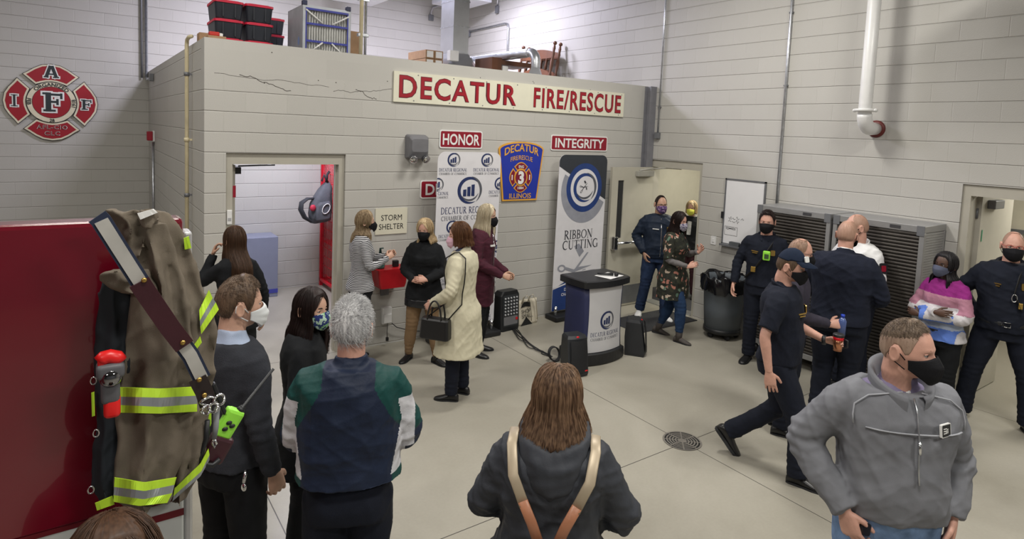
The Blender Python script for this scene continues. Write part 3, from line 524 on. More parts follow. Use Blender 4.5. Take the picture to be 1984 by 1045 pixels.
# floor mat, drain
tag(MB().box((-.68, -.90, .006), (1.2, .62, .010), 0, .004).build('floor_mat', mat('charcoal mat', (.028, .029, .033), .9, var=.12, bump=.004, bscale=120), loc=(-.68, -.9, 0)), 'charcoal rubber backed mat in front of the open door', 'mat')
dr = thing('floor_drain', 'round slotted metal drain cover set in the concrete floor', 'drain', (-3.073, -3.39, 0)); b = MB(); O = V3((-3.073, -3.39, 0))
b.lathe([(.16, .0005), (.16, .003)], O, n=48); b.build('drain_pit', mat('drain dark', (.02, .02, .02), .8), dr); b = MB(); fl_ = Fr(O, (1, 0, 0), (0, 1, 0))
for r0, r1 in ((.148, .163), (.122, .134), (.098, .11), (.074, .086), (.05, .062), (.0, .038)): b.band(circ(0, 0, r1, n=48), circ(0, 0, max(r0, .001), n=48), fl_, .0045)
for k in range(8): a = k*PI/4; b.flat([(.03*math.cos(a)-.005*math.sin(a), .03*math.sin(a)+.005*math.cos(a)), (.03*math.cos(a)+.005*math.sin(a), .03*math.sin(a)-.005*math.cos(a)), (.155*math.cos(a)+.005*math.sin(a), .155*math.sin(a)-.005*math.cos(a)), (.155*math.cos(a)-.005*math.sin(a), .155*math.sin(a)+.005*math.cos(a))], fl_, .0047)
b.build('drain_grate', mat('drain steel', (.30, .28, .25), .45, .6), dr)
# trash can
tc = thing('trash_can', 'grey round trash can with black liner on wheeled dolly, by wall', 'trash can', (-.35, -1.80, 0)); O = V3((-.35, -1.80, 0))
MB().lathe([(.20, .125), (.225, .13), (.245, .4), (.265, .74), (.285, .76), (.285, .80), (.27, .80), (.255, .74), (.21, .2)], O, n=40).build('bin', mat('grey bin plastic', S(92, 99, 106), .5, var=.03), tc)
Rg = []; rg = np.random.RandomState(5)
for r, z in ((.24, .62), (.268, .80), (.285, .825), (.298, .81), (.302, .72), (.295, .62)): Rg.append([O+V3(((r+.012*math.sin(7*a+z*30)+.008*rg.randn())*math.cos(a), (r+.012*math.sin(7*a+z*30)+.008*rg.randn())*math.sin(a), z+.02*math.sin(5*a+z*9)+.012*rg.randn())) for a in np.linspace(0, 2*PI, 49)[:-1]])
MB().rings(Rg, 0, False).build('liner', mat('black liner film', (.008, .008, .01), .18), tc)
MB().lathe([(.20, .07), (.235, .075), (.235, .13), (.22, .135)], O, n=32).build('dolly', M_black, tc)
for k in range(5): a = k*2*PI/5+.4; p = O+V3((.18*math.cos(a), .18*math.sin(a), .038)); MB().tube([p+V3((-.012, 0, 0)), p+V3((.012, 0, 0))], .036, 14).tube([p+V3((0, 0, .02)), p+V3((0, 0, .06))], .014, 6, 1).build('caster', [M_blackm, M_chrome], tc)
# steel cabinets
M_cab = mat('cabinet grey', S(150, 150, 150), .4, .35, var=.03); M_roll = mat('roller door slats', S(80, 76, 72), .4, .55, var=.06)
def cabinet(y1, y0, label):
    x0, x1, zt = -.53, -.012, 1.825; t = thing('storage_cabinet', label, 'cabinet', (-.27, (y0+y1)/2, 0), 'rolling steel cabinets'); b = MB(); p = .045
    b.span((x0, y0, zt-.07), (x1, y1, zt), 0, .006); b.span((x0, y0, .13), (x1, y1, .19), 0, .004)
    for y in (y0, y1-p): b.span((x0, y, .19), (x0+p, y+p, zt-.07), 0, .004); b.span((x1-p, y, .19), (x1, y+p, zt-.07), 0, .004)
    b.span((x1-.012, y0, .19), (x1, y1, zt-.07)); b.build('frame', M_cab, t)
    for y in (y0+.006, y1-.006):
        s = MB(); n = 60
        for k in range(n): z = .19+(zt-.26)*k/n; h = (zt-.26)/n; s.add([(x0+p, y-.004, z), (x1-p, y-.004, z), (x1-p, y+.004, z), (x0+p, y+.004, z), (x0+p, y-.002, z+h*.9), (x1-p, y-.002, z+h*.9), (x1-p, y+.002, z+h*.9), (x0+p, y+.002, z+h*.9)], [[0, 1, 5, 4], [2, 3, 7, 6], [4, 5, 6, 7], [3, 2, 1, 0]])
        s.build('side_panel', M_cab, t)
    s = MB(); n = 44; zs = np.linspace(.19, zt-.07, n+1)
    P = []
    for k in range(n):
        for f, dx in ((0, .018), (.15, .004), (.5, 0), (.85, .004)): P.append((x0+.012+dx, zs[k]+(zs[k+1]-zs[k])*f))
    m = len(P); s.add([(x, y0+p, z) for x, z in P]+[(x, y1-p, z) for x, z in P], [[i, i+1, m+i+1, m+i] for i in range(m-1)]); s.build('roller_door', M_roll, t)
    MB().span((x0-.004, (y0*.7+y1*.3)-.05, zt-.052), (x0-.0005, (y0*.7+y1*.3)+.05, zt-.02)).build('nameplate', mat('nameplate', (.05, .05, .055), .4), t)
    for sy in (y0, y1):
        for zz_ in (zt-.07, .13):
            g = MB(); g.box((x0-.002, sy+(.035 if sy == y0 else -.035), zz_+.02), (.006, .07, .10), 0, .002); q = g.build('corner_bracket', M_steel, t)
    for x in (x0+.06, x1-.06):
        for y in (y0+.06, y1-.06): MB().tube([(x-.016, y, .055), (x+.016, y, .055)], .053, 16).tube([(x, y, .08), (x, y, .132)], .02, 8, 1).box((x, y, .105), (.05, .04, .04), 1).build('caster', [M_black, M_steel], t)
cabinet(-2.31, -3.20, 'grey steel roll-door cabinet on casters, nearer the trash can'); cabinet(-3.23, -4.12, 'grey steel roll-door cabinet on casters, nearer the right-hand doorway')
# whiteboard with its tray things
wb = thing('whiteboard', 'white dry-erase board with grey frame on wall above trash can', 'whiteboard', (-.02, -1.775, 1.17)); F = RIGHT(-1.775, 1.615, -.004)
MB().prism(rect(-.29, -.44, .29, .44), F, .001, .012).build('board', mat('dry erase white', (.80, .80, .82), .18, var=.01), wb)
b = MB()
for q in (rect(-.305, -.455, -.285, .455), rect(.285, -.455, .305, .455), rect(-.305, .435, .305, .455), rect(-.305, -.455, .305, -.435)): b.prism(q, F, .0, .02)
b.build('frame', M_steel, wb); b = MB(); b.prism(rect(-.30, -.47, .30, -.445), F, .0, .075); b.build('tray', M_steel, wb)
b = MB(); rg = np.random.RandomState(2)
for y, xs in ((-.08, (-.22, -.16, -.10, -.03)), (-.12, (-.22, -.16, -.10))):
    for x in xs: b.tube([F.at(x+.012*k, y+.012*rg.randn(), .013) for k in range(5)], .0025, 4)
b.build('handwriting', M_black, wb); b = MB(); b.band(rrect(-.27, -.32, -.07, -.20, .002, 1), rrect(-.266, -.316, -.074, -.204, .002, 1), F, .0135)
for y in (-.22, -.235): b.tube([F.at(-.25+.03*k, y+.003*rg.randn(), .013) for k in range(6)], .003, 4)
b.build('notice_box', M_black, wb); MB().prism(rect(-.325, .0-.1, -.295, -.01), F, .01, .04).build('clip', M_black, wb)
o = MB().prism(rrect(-.15, -.444, 0.0, -.395, .01), F, .025, .065).build('board_eraser', mat('grey eraser', (.10, .11, .12), .8), loc=tuple(F.at(-.07, -.44))); tag(o, 'grey felt eraser on the whiteboard tray', 'eraser')
o = MB().prism(rrect(.05, -.444, .22, -.405, .006), F, .03, .06).build('marker_box', M_black, loc=tuple(F.at(.13, -.44))); tag(o, 'black box on right end of the whiteboard tray', 'box')
o = MB().tube([F.at(.0, -.437, .06), F.at(.10, -.36, .022)], .008, 8).build('marker_pen', M_black, loc=tuple(F.at(0, -.437))); tag(o, 'black marker leaning on the whiteboard tray', 'marker')
def plate(x, y0, y1, z0, z1, label, m, cat='switch', name='light_switch'):
    t = thing(name, label, cat, (x, (y0+y1)/2, z0)); F = RIGHT((y0+y1)/2, (z0+z1)/2, x); a, h = (y1-y0)/2, (z1-z0)/2
    MB().prism(rrect(-a, -h, a, h, .008), F, 0.0005, .007).build('wall_plate', m, t); MB().prism(rect(-a*.35, -h*.4, a*.35, h*.4), F, .007, .014).build('toggle', m, t)
plate(0, -1.37, -1.285, 1.12, 1.24, 'white switch plate beside the open door, left of whiteboard', M_white)
# ---------------------------------------------------------------- pipes and conduits
wp = thing('standpipe', 'thick white pipe dropping down and elbowing into the right wall', 'pipe', (-.3, -3.353, 2.75)); EL = [(-.3, -3.353, 5.85), (-.3, -3.353, 3.05), (-.3, -3.353, 2.93)]
MB().tube(EL, .066, 20).build('pipe', M_white, wp); MB().tube([(-.3+.15*(1-math.cos(a)), -3.353, 2.93-.15*math.sin(a)) for a in np.linspace(0, PI/2, 9)]+[(-.02, -3.353, 2.78)], [.074]*9+[.066], 20).build('elbow', M_white, wp)
MB().lathe([(.07, 0), (.105, .004), (.105, .03), (.07, .034)], (-.3, -3.353, 2.955), n=28).ball((-.3, -3.46, 2.97), (.03, .022, .02)).ball((-.3, -3.246, 2.97), (.03, .022, .02)).build('coupling', M_white, wp); MB().lathe([(.066, 0), (.095, .0), (.095, .012), (.066, .02)], (-.002, -3.353, 2.78), (-1, 0, 0), 28).build('escutcheon', mat('dark red collar', (.13, .015, .012), .5), wp)
def conduit(pts, r, label, box=None, m=None, clips=()):
    t = thing('conduit', label, 'conduit', pts[-1]); MB().tube(pts, r, 10).build('tube', m or M_galv, t)
    if box: MB().box(box[0], box[1], 0, .006).build('junction_box', M_steel, t)
    for c in clips: MB().box(c, (.03, .05, .02)).build('strap', M_steel, t)
conduit([(-.022, -.21, 5.85), (-.022, -.21, 2.66)], .013, 'thin metal conduit ending in a box above the open door', ((-.03, -.21, 2.615), (.055, .085, .09)), None, [(-.016, -.21, 3.05)])
conduit([(-.022, -2.245, 5.85), (-.022, -2.245, 1.2)], .016, 'metal conduit running down to behind the left steel cabinet', None, None, [(-.016, -2.245, 3.3), (-.016, -2.245, 4.2)])
conduit([(-6.30, 5.90, 5.85), (-6.30, 5.90, 3.27), (-6.30, 5.7, 3.22), (-6.295, 5.1, 3.22)], .022, 'grey conduit running down the rear corner left of shelter wall', ((-6.30, 5.02, 3.22), (.06, .12, .12)))
conduit([(-6.37, 5.91, 5.85), (-6.37, 5.91, 3.25)], .016, 'thinner conduit beside it in the rear left corner', None, M_steel)
conduit([(-.025, 5.5, 4.80), (-.025, 4.08, 4.815), (-.025, 3.98, 4.79), (-.025, 3.95, 4.7), (-.025, 3.95, 3.3)], .022, 'conduit bending down the right wall above the shelter roof', ((-.03, 5.53, 4.76), (.05, .1, .14)))
conduit([(-.025, 4.39, 5.85), (-.025, 4.39, 5.2)], .02, 'short hanging conduit with box high above the headboards', ((-.035, 4.39, 5.14), (.06, .08, .16)))
conduit([(-.2, 5.92, 5.345), (-.62, 5.92, 5.345), (-.75, 5.92, 5.29), (-.79, 5.92, 5.18), (-.79, 5.92, 5.12)], .018, 'bent white conduit with box on rear wall left of duct', ((-.79, 5.92, 5.06), (.11, .05, .13)), mat('painted conduit', (.55, .55, .58), .5))
M_cpipe = mat('cream pipe', (.66, .58, .38), .45)
pl = thing('cream_pipe', 'thin cream pipe down the left face of the shelter wall', 'pipe', (-6.31, 0, 0)); yb = .80
MB().tube([(-6.298, .60, 3.43), (-6.310, .70, 3.43), (-6.315, .79, 3.41), (-6.318, .80, 3.36), (-6.318, .80, .02)], .020, 10).build('tube', M_cpipe, pl)
for z in (1.0, 1.75, 2.35, 3.05): MB().tube([(-6.318, .80, z-.02), (-6.318, .80, z+.02)], .028, 10).box((-6.29, .80, z), (.05, .02, .02)).build('coupling', M_steel if z in (3.05, 1.75) else M_cpipe, pl)
pr = thing('riser_pipes', 'pair of cream and steel riser pipes rising from shelter wall top', 'pipe', (-4.58, .16, 3.26)); MB().tube([(-4.6, .26, 3.262), (-4.6, .26, 5.85)], .022, 12).build('cream_tube', M_cpipe, pr); MB().tube([(-4.545, .27, 3.262), (-4.545, .27, 5.85)], .016, 10).build('steel_tube', M_galv, pr)
for z in (3.62, 4.02): MB().box((-4.575, .27, z), (.13, .05, .04), 0, .006).build('pipe_clamp', M_galv, pr)
hs = thing('alarm_strobe', 'red fire alarm strobe on white base, left face of shelter', 'alarm', (-6.27, 4.9, 2.2)); MB().box((-6.285, 4.9, 2.27), (.03, .14, .17), 0, .005).build('back_box', M_white, hs); MB().box((-6.34, 4.88, 2.27), (.08, .13, .15), 0, .012).build('strobe', mat('alarm red', (.35, .012, .03), .4), hs)
conduit([(-6.29, 4.92, 2.17), (-6.29, 4.92, .02)], .018, 'grey conduit below the red alarm strobe')
# outlet, sanitizer, red bin, door contact on the front wall
ot = thing('wall_outlet', 'white outlet cover low on wall with a hanging black adapter', 'outlet', (-4.33, -.02, .22)); MB().box((-4.33, -.035, .36), (.12, .06, .20), 0, .01).box((-4.33, -.07, .33), (.10, .03, .11), 0, .008).build('cover', M_white, ot); MB().tube([(-4.33, -.08, .28), (-4.335, -.08, .18), (-4.33, -.075, .1)], .004, 6).box((-4.33, -.075, .085), (.03, .03, .045), 0, .006).build('adapter', M_black, ot)
tag(MB().tube([(-4.31, -.06, .30), (-4.2, -.05, .2), (-4.0, -.04, .12), (-3.7, -.04, .07), (-3.3, -.05, .03), (-2.9, -.1, .012)], .005, 6).build('power_cord', M_blackm, loc=(-4.3, -.06, .3)), 'black power cord drooping along the wall from the outlet', 'cord')
rb = thing('red_bin', 'red plastic bin on wall behind striped shirt woman', 'bin', (-4.3, -.16, .74)); MB().rings([[(-4.35+x, -.15+y, z) for x, y in rrect(-a, -.10, a, .13, .02)] for z, a in ((.74, .15), (.78, .165), (.95, .185), (.96, .19))], 0, True, False).build('bin_body', mat('red bin plastic', (.50, .012, .02), .4), rb); MB().span((-4.40, -.02, .6), (-4.30, -.001, .75)).build('bracket', M_steel, rb)
sb = thing('pump_bottle', 'clear green pump bottle standing on the red bin', 'bottle', (-4.47, -.14, .96)); MB().lathe([(.001, .962), (.05, .962), (.055, .98), (.055, 1.08), (.03, 1.12), (.02, 1.13)], (-4.47, -.14, 0), n=20).build('bottle', mat('teal bottle', (.05, .16, .14), .15), sb); MB().tube([(-4.47, -.14, 1.13), (-4.47, -.14, 1.19), (-4.44, -.16, 1.195)], [.018, .012, .008], 10).build('pump', mat('dark green pump', (.01, .05, .045), .35), sb)
tag(MB().box((-4.28, -.14, 1.0), (.07, .05, .075), 0, .01).build('small_case', M_black, loc=(-4.28, -.14, .962)), 'small black case on the red bin beside the bottle', 'case')
t = thing('card_reader', 'white card reader on the left jamb of open doorway', 'card reader', (-6.03, .0, 1.53)); MB().box((-6.035, .018, 1.60), (.05, .022, .15), 0, .008).build('reader_body', M_white, t); MB().box((-6.035, .006, 1.58), (.03, .004, .03)).build('reader_lens', mat('reader grey', (.4, .4, .42), .4), t)
t = thing('fire_door_tag', 'small maroon label on the left door jamb edge', 'label', (-6.0, .04, 1.75)); MB().box((-5.988, .028, 1.86), (.028, .004, .12)).build('tag_plate', M_maroon, t)
# ---------------------------------------------------------------- inside the storm shelter
gc = thing('grey_locker', 'low blue-grey metal cabinet inside the shelter against rear wall', 'cabinet', (-5.25, 2.86, 0)); MB().box((-5.27, 2.83, .45), (.76, .42, .90), 0, .008).build('body', mat('blue grey metal', (.22, .24, .33), .4, var=.02), gc); MB().span((-5.65, 2.615, .06), (-4.89, 2.62, .12)).build('blue_stripe', mat('blue stripe', (.05, .06, .35), .5), gc)
lk = thing('gear_locker', 'red wire-mesh gear locker seen through shelter doorway', 'locker', (-3.8, 2.6, 0)); M_lr = mat('locker red', (.60, .008, .025), .35)
b = MB()
for y in (2.22, 3.0): b.span((-4.15, y-.022, .0), (-4.10, y+.022, 2.45)); b.span((-3.5, y-.022, .0), (-3.45, y+.022, 2.45))
for z in (.1, 2.43): b.span((-4.15, 2.22, z-.02), (-4.1, 3.0, z+.02)); b.span((-4.15, 2.2, z-.02), (-3.45, 2.245, z+.02)); b.span((-4.15, 2.98, z-.02), (-3.45, 3.02, z+.02))
b.build('frame', M_lr, lk); b = MB()
for y in np.linspace(2.26, 2.96, 12): b.tube([(-4.125, y, .12), (-4.125, y, 2.42)], .006, 6)
for z in np.linspace(.2, 2.4, 16): b.tube([(-4.12, 2.24, z), (-4.12, 2.98, z)], .006, 6)
b.build('mesh_side', M_lr, lk); b = MB()
for k in range(7): b.box((-3.8+.03*k, 2.5+.05*k, 1.2), (.10, .10, 1.2), 0, .03)
b.build('hanging_gear', mat('dark turnout gear', (.03, .03, .035), .9), lk); MB().span((-4.1, 2.25, .7), (-3.5, 2.95, .74)).build('shelf', M_lr, lk)
bp = thing('grey_backpack', 'grey backpack hanging from the red locker by its straps', 'backpack', (-4.33, 2.6, 1.1)); M_bp = mat('pack grey', (.085, .09, .105), .8, var=.12, bump=.003, bscale=40)
MB().rings([[V3((cx+x, 2.56+y, z+.12*x)) for x, y in rrect(-a, -d, a, d, d*.7, 5)] for z, cx, a, d in ((1.09, -4.30, .10, .06), (1.11, -4.30, .15, .10), (1.25, -4.30, .165, .125), (1.40, -4.29, .155, .125), (1.52, -4.26, .12, .11), (1.60, -4.23, .10, .10), (1.67, -4.21, .06, .06), (1.70, -4.20, .03, .03))]).build('pack_body', M_bp, bp)
MB().rings([[V3((cx+x, 2.42+y, z+.12*x)) for x, y in rrect(-a, -.045, a, .045, .03, 4)] for z, cx, a in ((1.14, -4.30, .09), (1.17, -4.30, .115), (1.36, -4.29, .11), (1.42, -4.28, .07))]).build('front_pocket', M_bp, bp)
MB().tube([(-4.38, 2.55, 1.46), (-4.50, 2.53, 1.46), (-4.59, 2.52, 1.40), (-4.60, 2.52, 1.30), (-4.54, 2.52, 1.18), (-4.45, 2.53, 1.12), (-4.34, 2.54, 1.12)], [.03, .045, .06, .068, .066, .05, .03], 14, flat=.45, up=(0, 1, 0)).build('hip_belt', mat('pack dark', (.03, .032, .038), .8), bp)
MB().ball((-4.445, 2.44, 1.33), (.045, .03, .05)).build('red_pocket', mat('red pocket', (.45, .02, .05), .6), bp); MB().tube([(-4.27+.055*math.cos(a)+.02*math.sin(a), 2.365, 1.32+.075*math.sin(a)) for a in np.linspace(0, 2*PI, 13)[:-1]], .006, 6, closed=True).build('cord_loop', M_signw, bp)
MB().tube([(-4.2, 2.6, 1.68), (-4.19, 2.58, 1.82), (-4.15, 2.6, 1.86)], .02, 8, flat=.4).tube([(-4.2, 2.52, 1.70), (-4.27, 2.5, 1.82), (-4.30, 2.5, 1.72)], .018, 8, flat=.4).build('strap', mat('pack dark', (.03, .032, .038), .8), bp)
# ---------------------------------------------------------------- things stored on the shelter roof
M_tote = mat('black tote plastic', (.022, .026, .036), .4, var=.05); M_lid = mat('red tote lid', (.62, .012, .05), .4)
def tote(x, y, z, label):
    t = thing('storage_tote', label, 'storage bin', (x, y, z), 'black totes with red lids'); w_, d_ = .145, .24
    R_ = []
    for zz_, k in ((0, .86), (.01, .88), (.165, .97)): R_.append([(x+px_*k, y+py_*k, z+zz_) for px_, py_ in rrect(-w_, -d_, w_, d_, .03, 3)])
    MB().rings(R_, 0, True, False).box((x-.06, y-d_*.93, z+.09), (.012, .02, .14)).box((x+.06, y-d_*.93, z+.09), (.012, .02, .14)).build('tub', M_tote, t); MB().prism(rrect(-w_-.004, -d_-.004, w_+.004, d_+.004, .035, 3), Fr((x, y, z+.166), (1, 0, 0), (0, 1, 0)), 0, .024).prism(rrect(-w_+.03, -d_+.03, w_-.03, d_-.03, .03, 3), Fr((x, y, z+.19), (1, 0, 0), (0, 1, 0)), 0, .009).build('lid', M_lid, t)
for i, nm in enumerate(('left', 'middle')):
    for k, lv in enumerate(('bottom', 'middle', 'top')): tote(-5.935+.31*i, .85, 3.261+.2*k, 'black tote with red lid, %s of the %s stack on shelter roof' % (lv, nm))
for k, lv in enumerate(('bottom', 'middle', 'top')): tote(-5.30, 1.62, 3.261+.2*k, 'black tote with red lid, %s of the stack behind the filter box' % lv)
fb = thing('filter_module', 'tall grey box of pleated air filters on the shelter roof', 'air filter', (-4.97, .8, 3.26)); b = MB(); X0, X1, Y0, Y1, Z0, Z1 = -5.235, -4.69, .35, .95, 3.261, 3.885; p = .03
for q in (((X0, Y0, Z0), (X0+p, Y1, Z1)), ((X1-p, Y0, Z0), (X1, Y1, Z1)), ((X0+p, Y0, Z0), (X1-p, Y1, Z0+p)), ((X0+p, Y0, Z1-p), (X1-p, Y1, Z1)), ((X0+p, Y1-.02, Z0+p), (X1-p, Y1, Z1-p))): b.span(*q)
b.build('casing', mat('filter casing', (.42, .44, .47), .4, .4), fb); b = MB(); n = 34; xs = np.linspace(X0+p, X1-p, n+1); b.add([(x, Y0+.012+(.05 if i % 2 else 0), z) for z in (Z0+p, Z1-p) for i, x in enumerate(xs)], [[i, i+1, n+2+i, n+1+i] for i in range(n)]); b.build('pleated_media', mat('filter media', (.72, .72, .70), .8), fb)
b = MB()
for z in (Z1-.04, 3.685, 3.495): b.span((X0+p, Y0-.004, z-.011), (X1-p, Y0+.01, z+.011))
for x in (X0+p, X1-p-.012): b.span((x, Y0-.003, Z0), (x+.012, Y0+.01, Z1-p))
b.build('blue_rail', mat('filter blue', (.03, .04, .30), .4), fb); b = MB()
for x0, x1, z0, z1 in ((X0+.03, X0+.22, Z1-.05, 3.70), (X1-.03, X1-.22, Z1-.07, 3.70), (X0+.22, X0+.09, 3.49, 3.38), (X1-.22, X1-.07, 3.49, 3.36)): b.tube([(x0, Y0-.006, z0), (x1, Y0-.006, z1)], .009, 6)
b.build('brace', M_signw, fb)
for x in (X0+.02, X1-.03): MB().box((x, Y0+.02, Z1+.02), (.05, .06, .05), 0, .005).build('corner_clip', mat('clip navy', (.02, .025, .07), .5), fb)
MB().flat(circ(0, 0, .035, .05, 16), Fr((X0, .50, 3.50), (0, -1, 0), (0, 0, 1)), .001).build('sticker', mat('sticker blue', (.25, .35, .65), .5), fb)
def carton(x0, y0, z0, x1, y1, z1, label, lab=False):
    t = thing('cardboard_box', label, 'box', ((x0+x1)/2, (y0+y1)/2, z0)); MB().span((x0, y0, z0), (x1, y1, z1), 0, .004).build('carton', M_cards, t); MB().span((x0+.005, (y0+y1)/2-.025, z1), (x1-.005, (y0+y1)/2+.025, z1+.001)).build('tape', mat('packing tape', (.45, .33, .2), .3), t)
    if lab: MB().span((x0+.02, y0-.002, z0+.015), (x1-.02, y0-.0005, z1-.015)).build('white_label', M_signw, t)
carton(-6.20, .24, 3.261, -6.03, .42, 3.42, 'small brown box with red item on top, shelter roof corner'); carton(-6.24, .50, 3.261, -6.13, .66, 3.47, 'small open brown box at the roof corner beside cream pipe')
t = thing('red_tool_case', 'small red and white item sitting on a brown box', 'tool', (-6.12, .33, 3.42)); MB().box((-6.13, .33, 3.445), (.10, .08, .045), 0, .012).build('red_shell', mat('case red', (.5, .03, .02), .4), t); MB().box((-6.07, .33, 3.44), (.04, .07, .035), 0, .008).build('white_end', M_signw, t)
carton(-4.50, .9, 3.261, -4.36, 1.25, 3.75, 'tall brown box standing between filter box and riser pipes'); 
for i, nm in enumerate(('left', 'right')):
    for k, lv in enumerate(('bottom', 'second', 'third', 'top')): carton(-2.885+.155*i, 2.0, 3.261+.135*k, -2.735+.155*i, 2.62, 3.261+.133*(k+1), 'long white-labelled brown box, %s of the %s stack left of duct' % (lv, nm), True)
t = thing('silver_duct', 'tall square silver duct rising from the shelter roof', 'duct', (-2.3, 2.2, 3.26)); b = MB(); b.span((-2.41, 2.0, 3.80), (-2.13, 2.42, 5.85))
M_duct = mat('duct sheet steel', (.62, .64, .67), .28, .85, var=.06, scale=3)
b.build('riser', M_duct, t); b = MB(); b.rings([[(-2.27+x, 2.21+y, z) for x, y in rect(-a, -c, a, c)] for z, a, c in ((3.262, .27, .34), (3.60, .26, .30), (3.80, .145, .215))], 0, True, False); b.build('flare', M_duct, t)
for z in (3.8, 4.22, 4.62, 5.2): b = MB(); b.span((-2.418, 1.992, z-.012), (-2.122, 2.428, z+.012)); b.build('seam_band', M_galv, t)
MB().box((-2.5, 1.83, 3.72), (.16, .1, .16), 0, .01).build('damper_box', M_white, t)
t = thing('round_duct', 'horizontal spiral silver duct bending down near sign wall', 'duct', (-1.77, 1.4, 3.26)); pts = [(-1.9, 2.5, 3.80), (-1.77, 2.45, 3.80)]+[(-1.77, y, 3.80) for y in np.linspace(2.35, .85, 6)]; MB().tube([(-1.77, y, 3.765) for y in np.linspace(2.5, .80, 40)], [.066+.003*(i % 4 == 0) for i in range(40)], 20).tube([(-2.0, 2.4, 3.72), (-1.85, 2.42, 3.76), (-1.77, 2.4, 3.765)], .062, 14).build('straight', M_duct, t)
MB().tube([(-1.77, .80-.15*math.sin(a), 3.765-.15*(1-math.cos(a))) for a in np.linspace(0, PI/2, 7)]+[(-1.77, .65, 3.53)], [.070, .068, .07, .068, .07, .068, .07, .067], 20, caps=False).build('elbow', M_duct, t); MB().lathe([(.15, 3.262), (.14, 3.40), (.075, 3.55)], (-1.77, .65, 0), n=4, smooth=False).build('boot', M_duct, t)
M_wood = mat('stained oak', (.11, .040, .017), .45, var=.25, scale=5, stretch=(1, 1, .12))
def headboard(x, lean, y0, label):
    t = thing('headboard', label, 'headboard', (x, y0+.5, 3.26), 'bed headboards'); O = V3((x, 0, 3.262)); U = V3((0, -1, 0)); V = V3((lean, 0, 1)); 
    def P(s, z, d=0): return O+V3((0, y0, 0))+V3((0, s, 0))+V*z+V3((-d, 0, 0))
    for s in (0.03, .99):
        MB().tube([P(s, z) for z in (0, .25, .30, .36, .42, .5, .62, .68, .74, .80, .85, .90)], [.03, .03, .022, .033, .02, .03, .032, .02, .03, .022, .028, .018], 12).ball(P(s, .94), .036).build('post', M_wood, t)
    b = MB(); F = Fr(P(.5, 0), (0, -1, 0), tuple(V/np.linalg.norm(V))); b.prism([(-.45, .68), (.45, .68), (.45, .78)]+[(x_, .80+.06*math.cos(x_/.45*PI/2)) for x_ in np.linspace(.4, -.4, 9)]+[(-.45, .78)], F, -.015, .015); b.build('top_rail', M_wood, t); b = MB(); b.prism([(-.45, .12), (.45, .12), (.45, .40)]+[(x_, .42+.10*math.cos(x_/.45*PI/2)) for x_ in np.linspace(.4, -.4, 9)]+[(-.45, .40)], F, -.012, .012); b.build('panel', M_wood, t)
    for s in np.linspace(.2, .8, 5): MB().tube([P(s, z) for z in (.46, .55, .6, .66, .70)], [.012, .018, .01, .016, .012], 8).build('spindle', M_wood, t)
headboard(-.42, .16, 2.06, 'brown wooden bed headboard with ball finials, in front of its twin'); headboard(-.24, .16, 2.12, 'brown wooden bed headboard leaning on wall behind the other')
t = thing('wooden_drawer', 'brown wooden cabinet carcass on roof under the round duct', 'furniture', (-1.6, 1.1, 3.26)); MB().span((-2.05, 1.4, 3.261), (-1.87, 1.9, 3.72)).build('side', M_wood, t); MB().span((-1.87, 1.4, 3.62), (-1.3, 1.9, 3.69)).span((-1.87, 1.4, 3.45), (-1.3, 1.9, 3.48)).build('shelf', M_wood, t); MB().span((-1.86, 1.38, 3.48), (-1.76, 1.6, 3.6)).build('white_book', M_signw, t)
# side-room rail and red pole seen past the right doorway
t = thing('red_pole', 'red pole standing in the room beyond the right-hand doorway', 'pole', (2.9, -3.75, 0)); MB().tube([(2.9, -3.75, .002), (2.9, -3.75, 1.62)], .022, 10).build('shaft', mat('pole red', (.45, .01, .03), .4), t); MB().tube([(2.9, -3.75, 1.62), (2.9, -3.75, 1.68)], .028, 10).build('cap', M_black, t)
t = thing('wall_rail', 'grey tool rail on cream wall beyond the right-hand doorway', 'rail', (2.98, -4.3, 1.5)); MB().span((2.96, -6.5, 1.40), (2.999, -3.6, 1.56)).build('rail_plate', M_steel, t); MB().ball((2.945, -4.0, 1.48), (.03, .05, .04)).ball((2.945, -4.6, 1.48), (.03, .05, .04)).build('rail_grip', M_chrome, t)
# ---------------------------------------------------------------- people: one builder, posed and dressed per person
_vx = {}
def smooth01(x, a, b): t = np.clip((x-a)/(b-a), 0, 1); return t*t*(3-2*t)
def remesh(mb, vox, it=4, fac=.5):
    """fuse overlapping closed volumes into one skin and relax it; returns verts, faces"""
    me = bpy.data.meshes.new('fuse'); me.from_pydata(mb.v, [], mb.f); o = bpy.data.objects.new('fuse', me); COL.objects.link(o)
    m = o.modifiers.new('r', 'REMESH'); m.mode = 'VOXEL'; m.voxel_size = vox
    if it: s = o.modifiers.new('s', 'SMOOTH'); s.factor = fac; s.iterations = it
    bpy.context.view_layer.update(); e = bpy.data.meshes.new_from_object(o.evaluated_get(bpy.context.evaluated_depsgraph_get()))
    n = len(e.vertices); v = np.empty(n*3); e.vertices.foreach_get('co', v); v = v.reshape(-1, 3); nr = np.empty(n*3); e.vertex_normals.foreach_get('vector', nr); nr = nr.reshape(-1, 3)
    f = [list(p.vertices) for p in e.polygons]
    bpy.data.objects.remove(o); bpy.data.meshes.remove(me); bpy.data.meshes.remove(e); return v, f, nr
def folds(P, seed, lo, hi, n=5, sq=(1, 1, 1)):
    rg = np.random.RandomState(seed); out = np.zeros(len(P))
    for i in range(n):
        k = rg.randn(3)*np.array(sq); k /= np.linalg.norm(k); q = (P@k)*2*PI/rg.uniform(lo, hi)+rg.uniform(0, 6.28)+1.6*np.sin((P@rg.randn(3))*7+i)
        m_ = .5+.5*np.sin((P@rg.randn(3))*11+rg.uniform(0, 6.28)); out += m_*(1-np.abs(np.sin(q/2)))**2
    return out/n*2-.4
